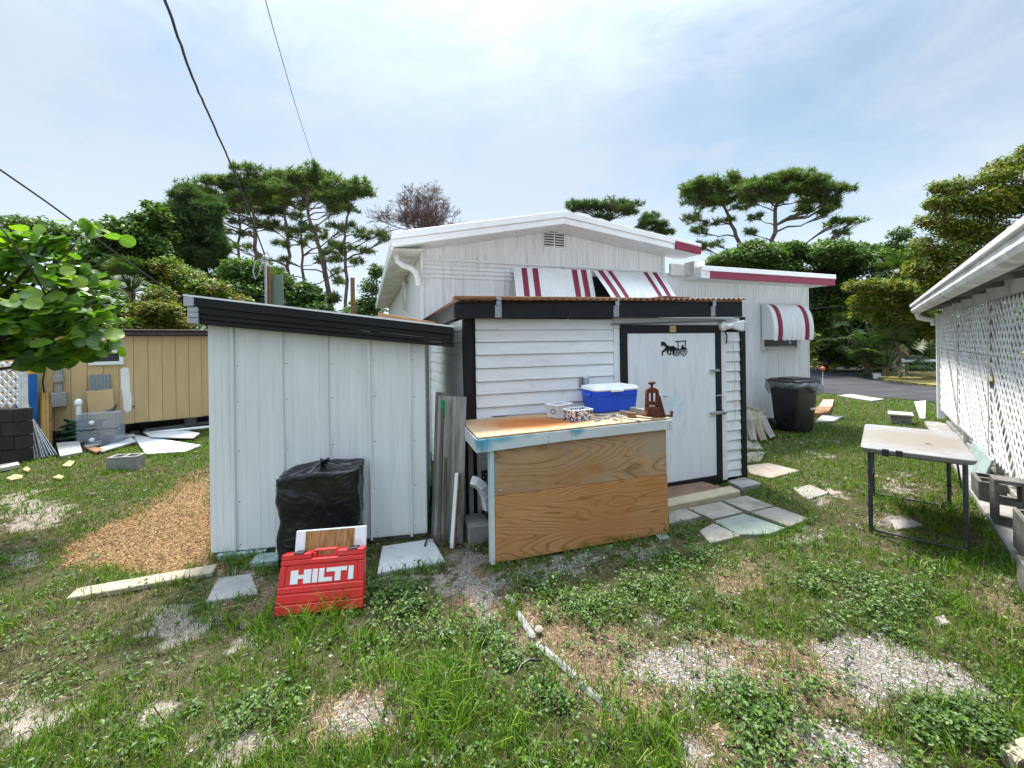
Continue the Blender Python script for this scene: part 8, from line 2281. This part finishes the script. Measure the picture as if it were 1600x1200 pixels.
lme = bpy.data.meshes.new('leaf'); lme.from_pydata([tuple(p) for p in GP], [], GF); lme.update()
lme.polygons.foreach_set('use_smooth', [True] * len(lme.polygons)); lme.materials.append(M_GRAPE)
GA = np.stack([GP[:, 0], np.abs(GP[:, 1]), GP[:, 0] * 0, GP[:, 0] * 0 + 1], 1)
la_ = lme.attributes.new('leafpos', 'FLOAT_COLOR', 'POINT'); la_.data.foreach_set('color', GA.astype(np.float32).ravel())
vis = [s for s in spots if (s[0].x / s[0].y * F_PX + 800) > -5]
oth = [s for s in spots if (s[0].x / s[0].y * F_PX + 800) <= -5]
vis.sort(key=lambda s: s[0].y)
for (p, c) in vis[:300]:
    o = bpy.data.objects.new('leaf', lme); COL.objects.link(o); o.parent = grape
    M_ = leaf_matrix(p, c); M_.translation = M_.translation - Vector(grape.location); o.matrix_basis = M_
vv_, ff_ = [], []
for (p, c) in vis[300:] + oth:
    M_ = np.array(leaf_matrix(p, c)); base = len(vv_) * len(GP)
    vv_.append(GP @ M_[:3, :3].T + M_[:3, 3]); ff_ += [(a + base, b2 + base, c2 + base) for a, b2, c2 in GF]
np_mesh('leaves', np.concatenate(vv_), np.array(ff_), M_GRAPE, parent=grape, kind='stuff', smooth=True, attrs={'leafpos': np.tile(GA, (len(vv_), 1))})

# ------------------------------------------------------------------ poles and wires
M_GPOLE = pm('green_treated_wood', [(0.10, 0.15, 0.11), (0.19, 0.25, 0.19)], .9, 3, (5, 5, .6), 7, .3, 20, (5, 5, .8), dirt=((0.16, 0.12, 0.08), 4, None, .56, .75))
p_ = W(434, 520, 9.2); zt_p = W(434, 430, 9.2).z
loose('green_pole', MB().tube([Vector((p_.x, p_.y, -.1)), Vector((p_.x, p_.y, zt_p))], [.14, .125], 14), M_GPOLE, 'short green treated pole stump behind the shed', 'pole', smooth=40)
p_ = W(420, 520, 9.0); zt_m = W(420, 408, 9.0).z
mast = thing('service_mast', Vector((p_.x, p_.y, 0)), 'brown service post with a weatherhead and wire loop', 'post')
MB().box((p_.x - .05, p_.x + .05), (p_.y - .05, p_.y + .05), (-.1, zt_m - .12), bev=.006).build('post', M_BROWNWOOD, mast)
MB().tube([Vector((p_.x, p_.y - .08, .5)), Vector((p_.x, p_.y - .08, zt_m))], .025, 8).build('conduit', M_SILVER, mast)
MB().lathe(Vector((p_.x, p_.y - .08, zt_m)), [(.03, 0), (.06, .02), (.07, .08), (.03, .13)], 10).build('weatherhead', M_SILVER, mast, smooth=True)
MB().tube([Vector((p_.x - .03, p_.y - .1, zt_m + .03)), Vector((p_.x - .18, p_.y - .14, zt_m - .02)), Vector((p_.x - .24, p_.y - .14, zt_m - .25)), Vector((p_.x - .2, p_.y - .12, zt_m - .42)), Vector((p_.x - .12, p_.y - .12, zt_m - .3)), Vector((p_.x - .05, p_.y - .1, zt_m + .05))], .012, 6).build('wire_loop', M_SILVER, mast, smooth=True)
p2 = W(552, 520, 17); z2 = W(552, 434, 17).z
loose('far_pole', MB().tube([Vector((p2.x, p2.y, -.1)), Vector((p2.x, p2.y, z2))], [.10, .09], 8), M_BROWNWOOD, 'thin brown pole far behind the shed roof', 'pole', smooth=40)
M_CABLE = pm('black_cable', [(0.012, 0.012, 0.015), (0.02, 0.02, 0.024)], .6)
def cable(name, pts, r, label, n=30, wob=0.0, runout=True):
    path = []
    P_ = [Vector(p) for p in pts]
    if runout: P_ = [P_[0] + (P_[0] - P_[1]) * k for k in (8, 5, 3, 2, 1)] + P_
    n += 5 * (n // len(pts)) if runout else 0
    for i in range(n + 1):
        t = i / n * (len(P_) - 1); k = min(int(t), len(P_) - 2); u = t - k
        p0_, p1_, p2_, p3_ = P_[max(k - 1, 0)], P_[k], P_[k + 1], P_[min(k + 2, len(P_) - 1)]
        q = .5 * ((2 * p1_) + (p2_ - p0_) * u + (2 * p0_ - 5 * p1_ + 4 * p2_ - p3_) * u * u + (3 * p1_ - p0_ - 3 * p2_ + p3_) * u ** 3)
        path.append(q + Vector((random.gauss(0, wob), 0, random.gauss(0, wob))))
    return loose(name, MB().tube(path, r, 6), M_CABLE, label, 'cable', 'overhead cables', smooth=True)
random.seed(3)
cable('overhead_cable', [W(225, -90, 3.4), W(258, 0, 4.0), W(300, 118, 5.0), W(338, 205, 6.2), W(372, 285, 7.6), Vector((p_.x, p_.y - .1, zt_m + .1))], .014, 'thick twisted cable running down to the service post', 48, .004)
cable('overhead_cable', [W(396, -90, 7.5), W(415, 0, 8.5), W(440, 90, 11), W(465, 175, 15), W(489, 250, 22), W(500, 290, 26)], .009, 'thin cable running down into the tallest pine', 40)
cable('overhead_cable', [W(-80, 210, 4.6), W(0, 265, 5.0), W(90, 328, 5.6), W(180, 395, 6.3), W(255, 448, 7.0), W(330, 500, 8.0), W(420, 545, 9.0)], .011, 'dark cable crossing in front of the shrubs at left', 40)
cable('overhead_cable', [W(-60, 290, 3.3), W(0, 354, 3.35), W(28, 392, 3.4), W(60, 440, 3.6), W(90, 500, 4.2)], .006, 'short dark wire dropping into the sea grape leaves', 30)
cable('overhead_cable', [HOUSE.p(HOUSE_W, 1.0, 2.3), W(1330, 479, 14), W(1440, 486, 18), W(1600, 480, 22)], .008, 'pale wire crossing the dark trees right of the annex', 30, 0.0, False)
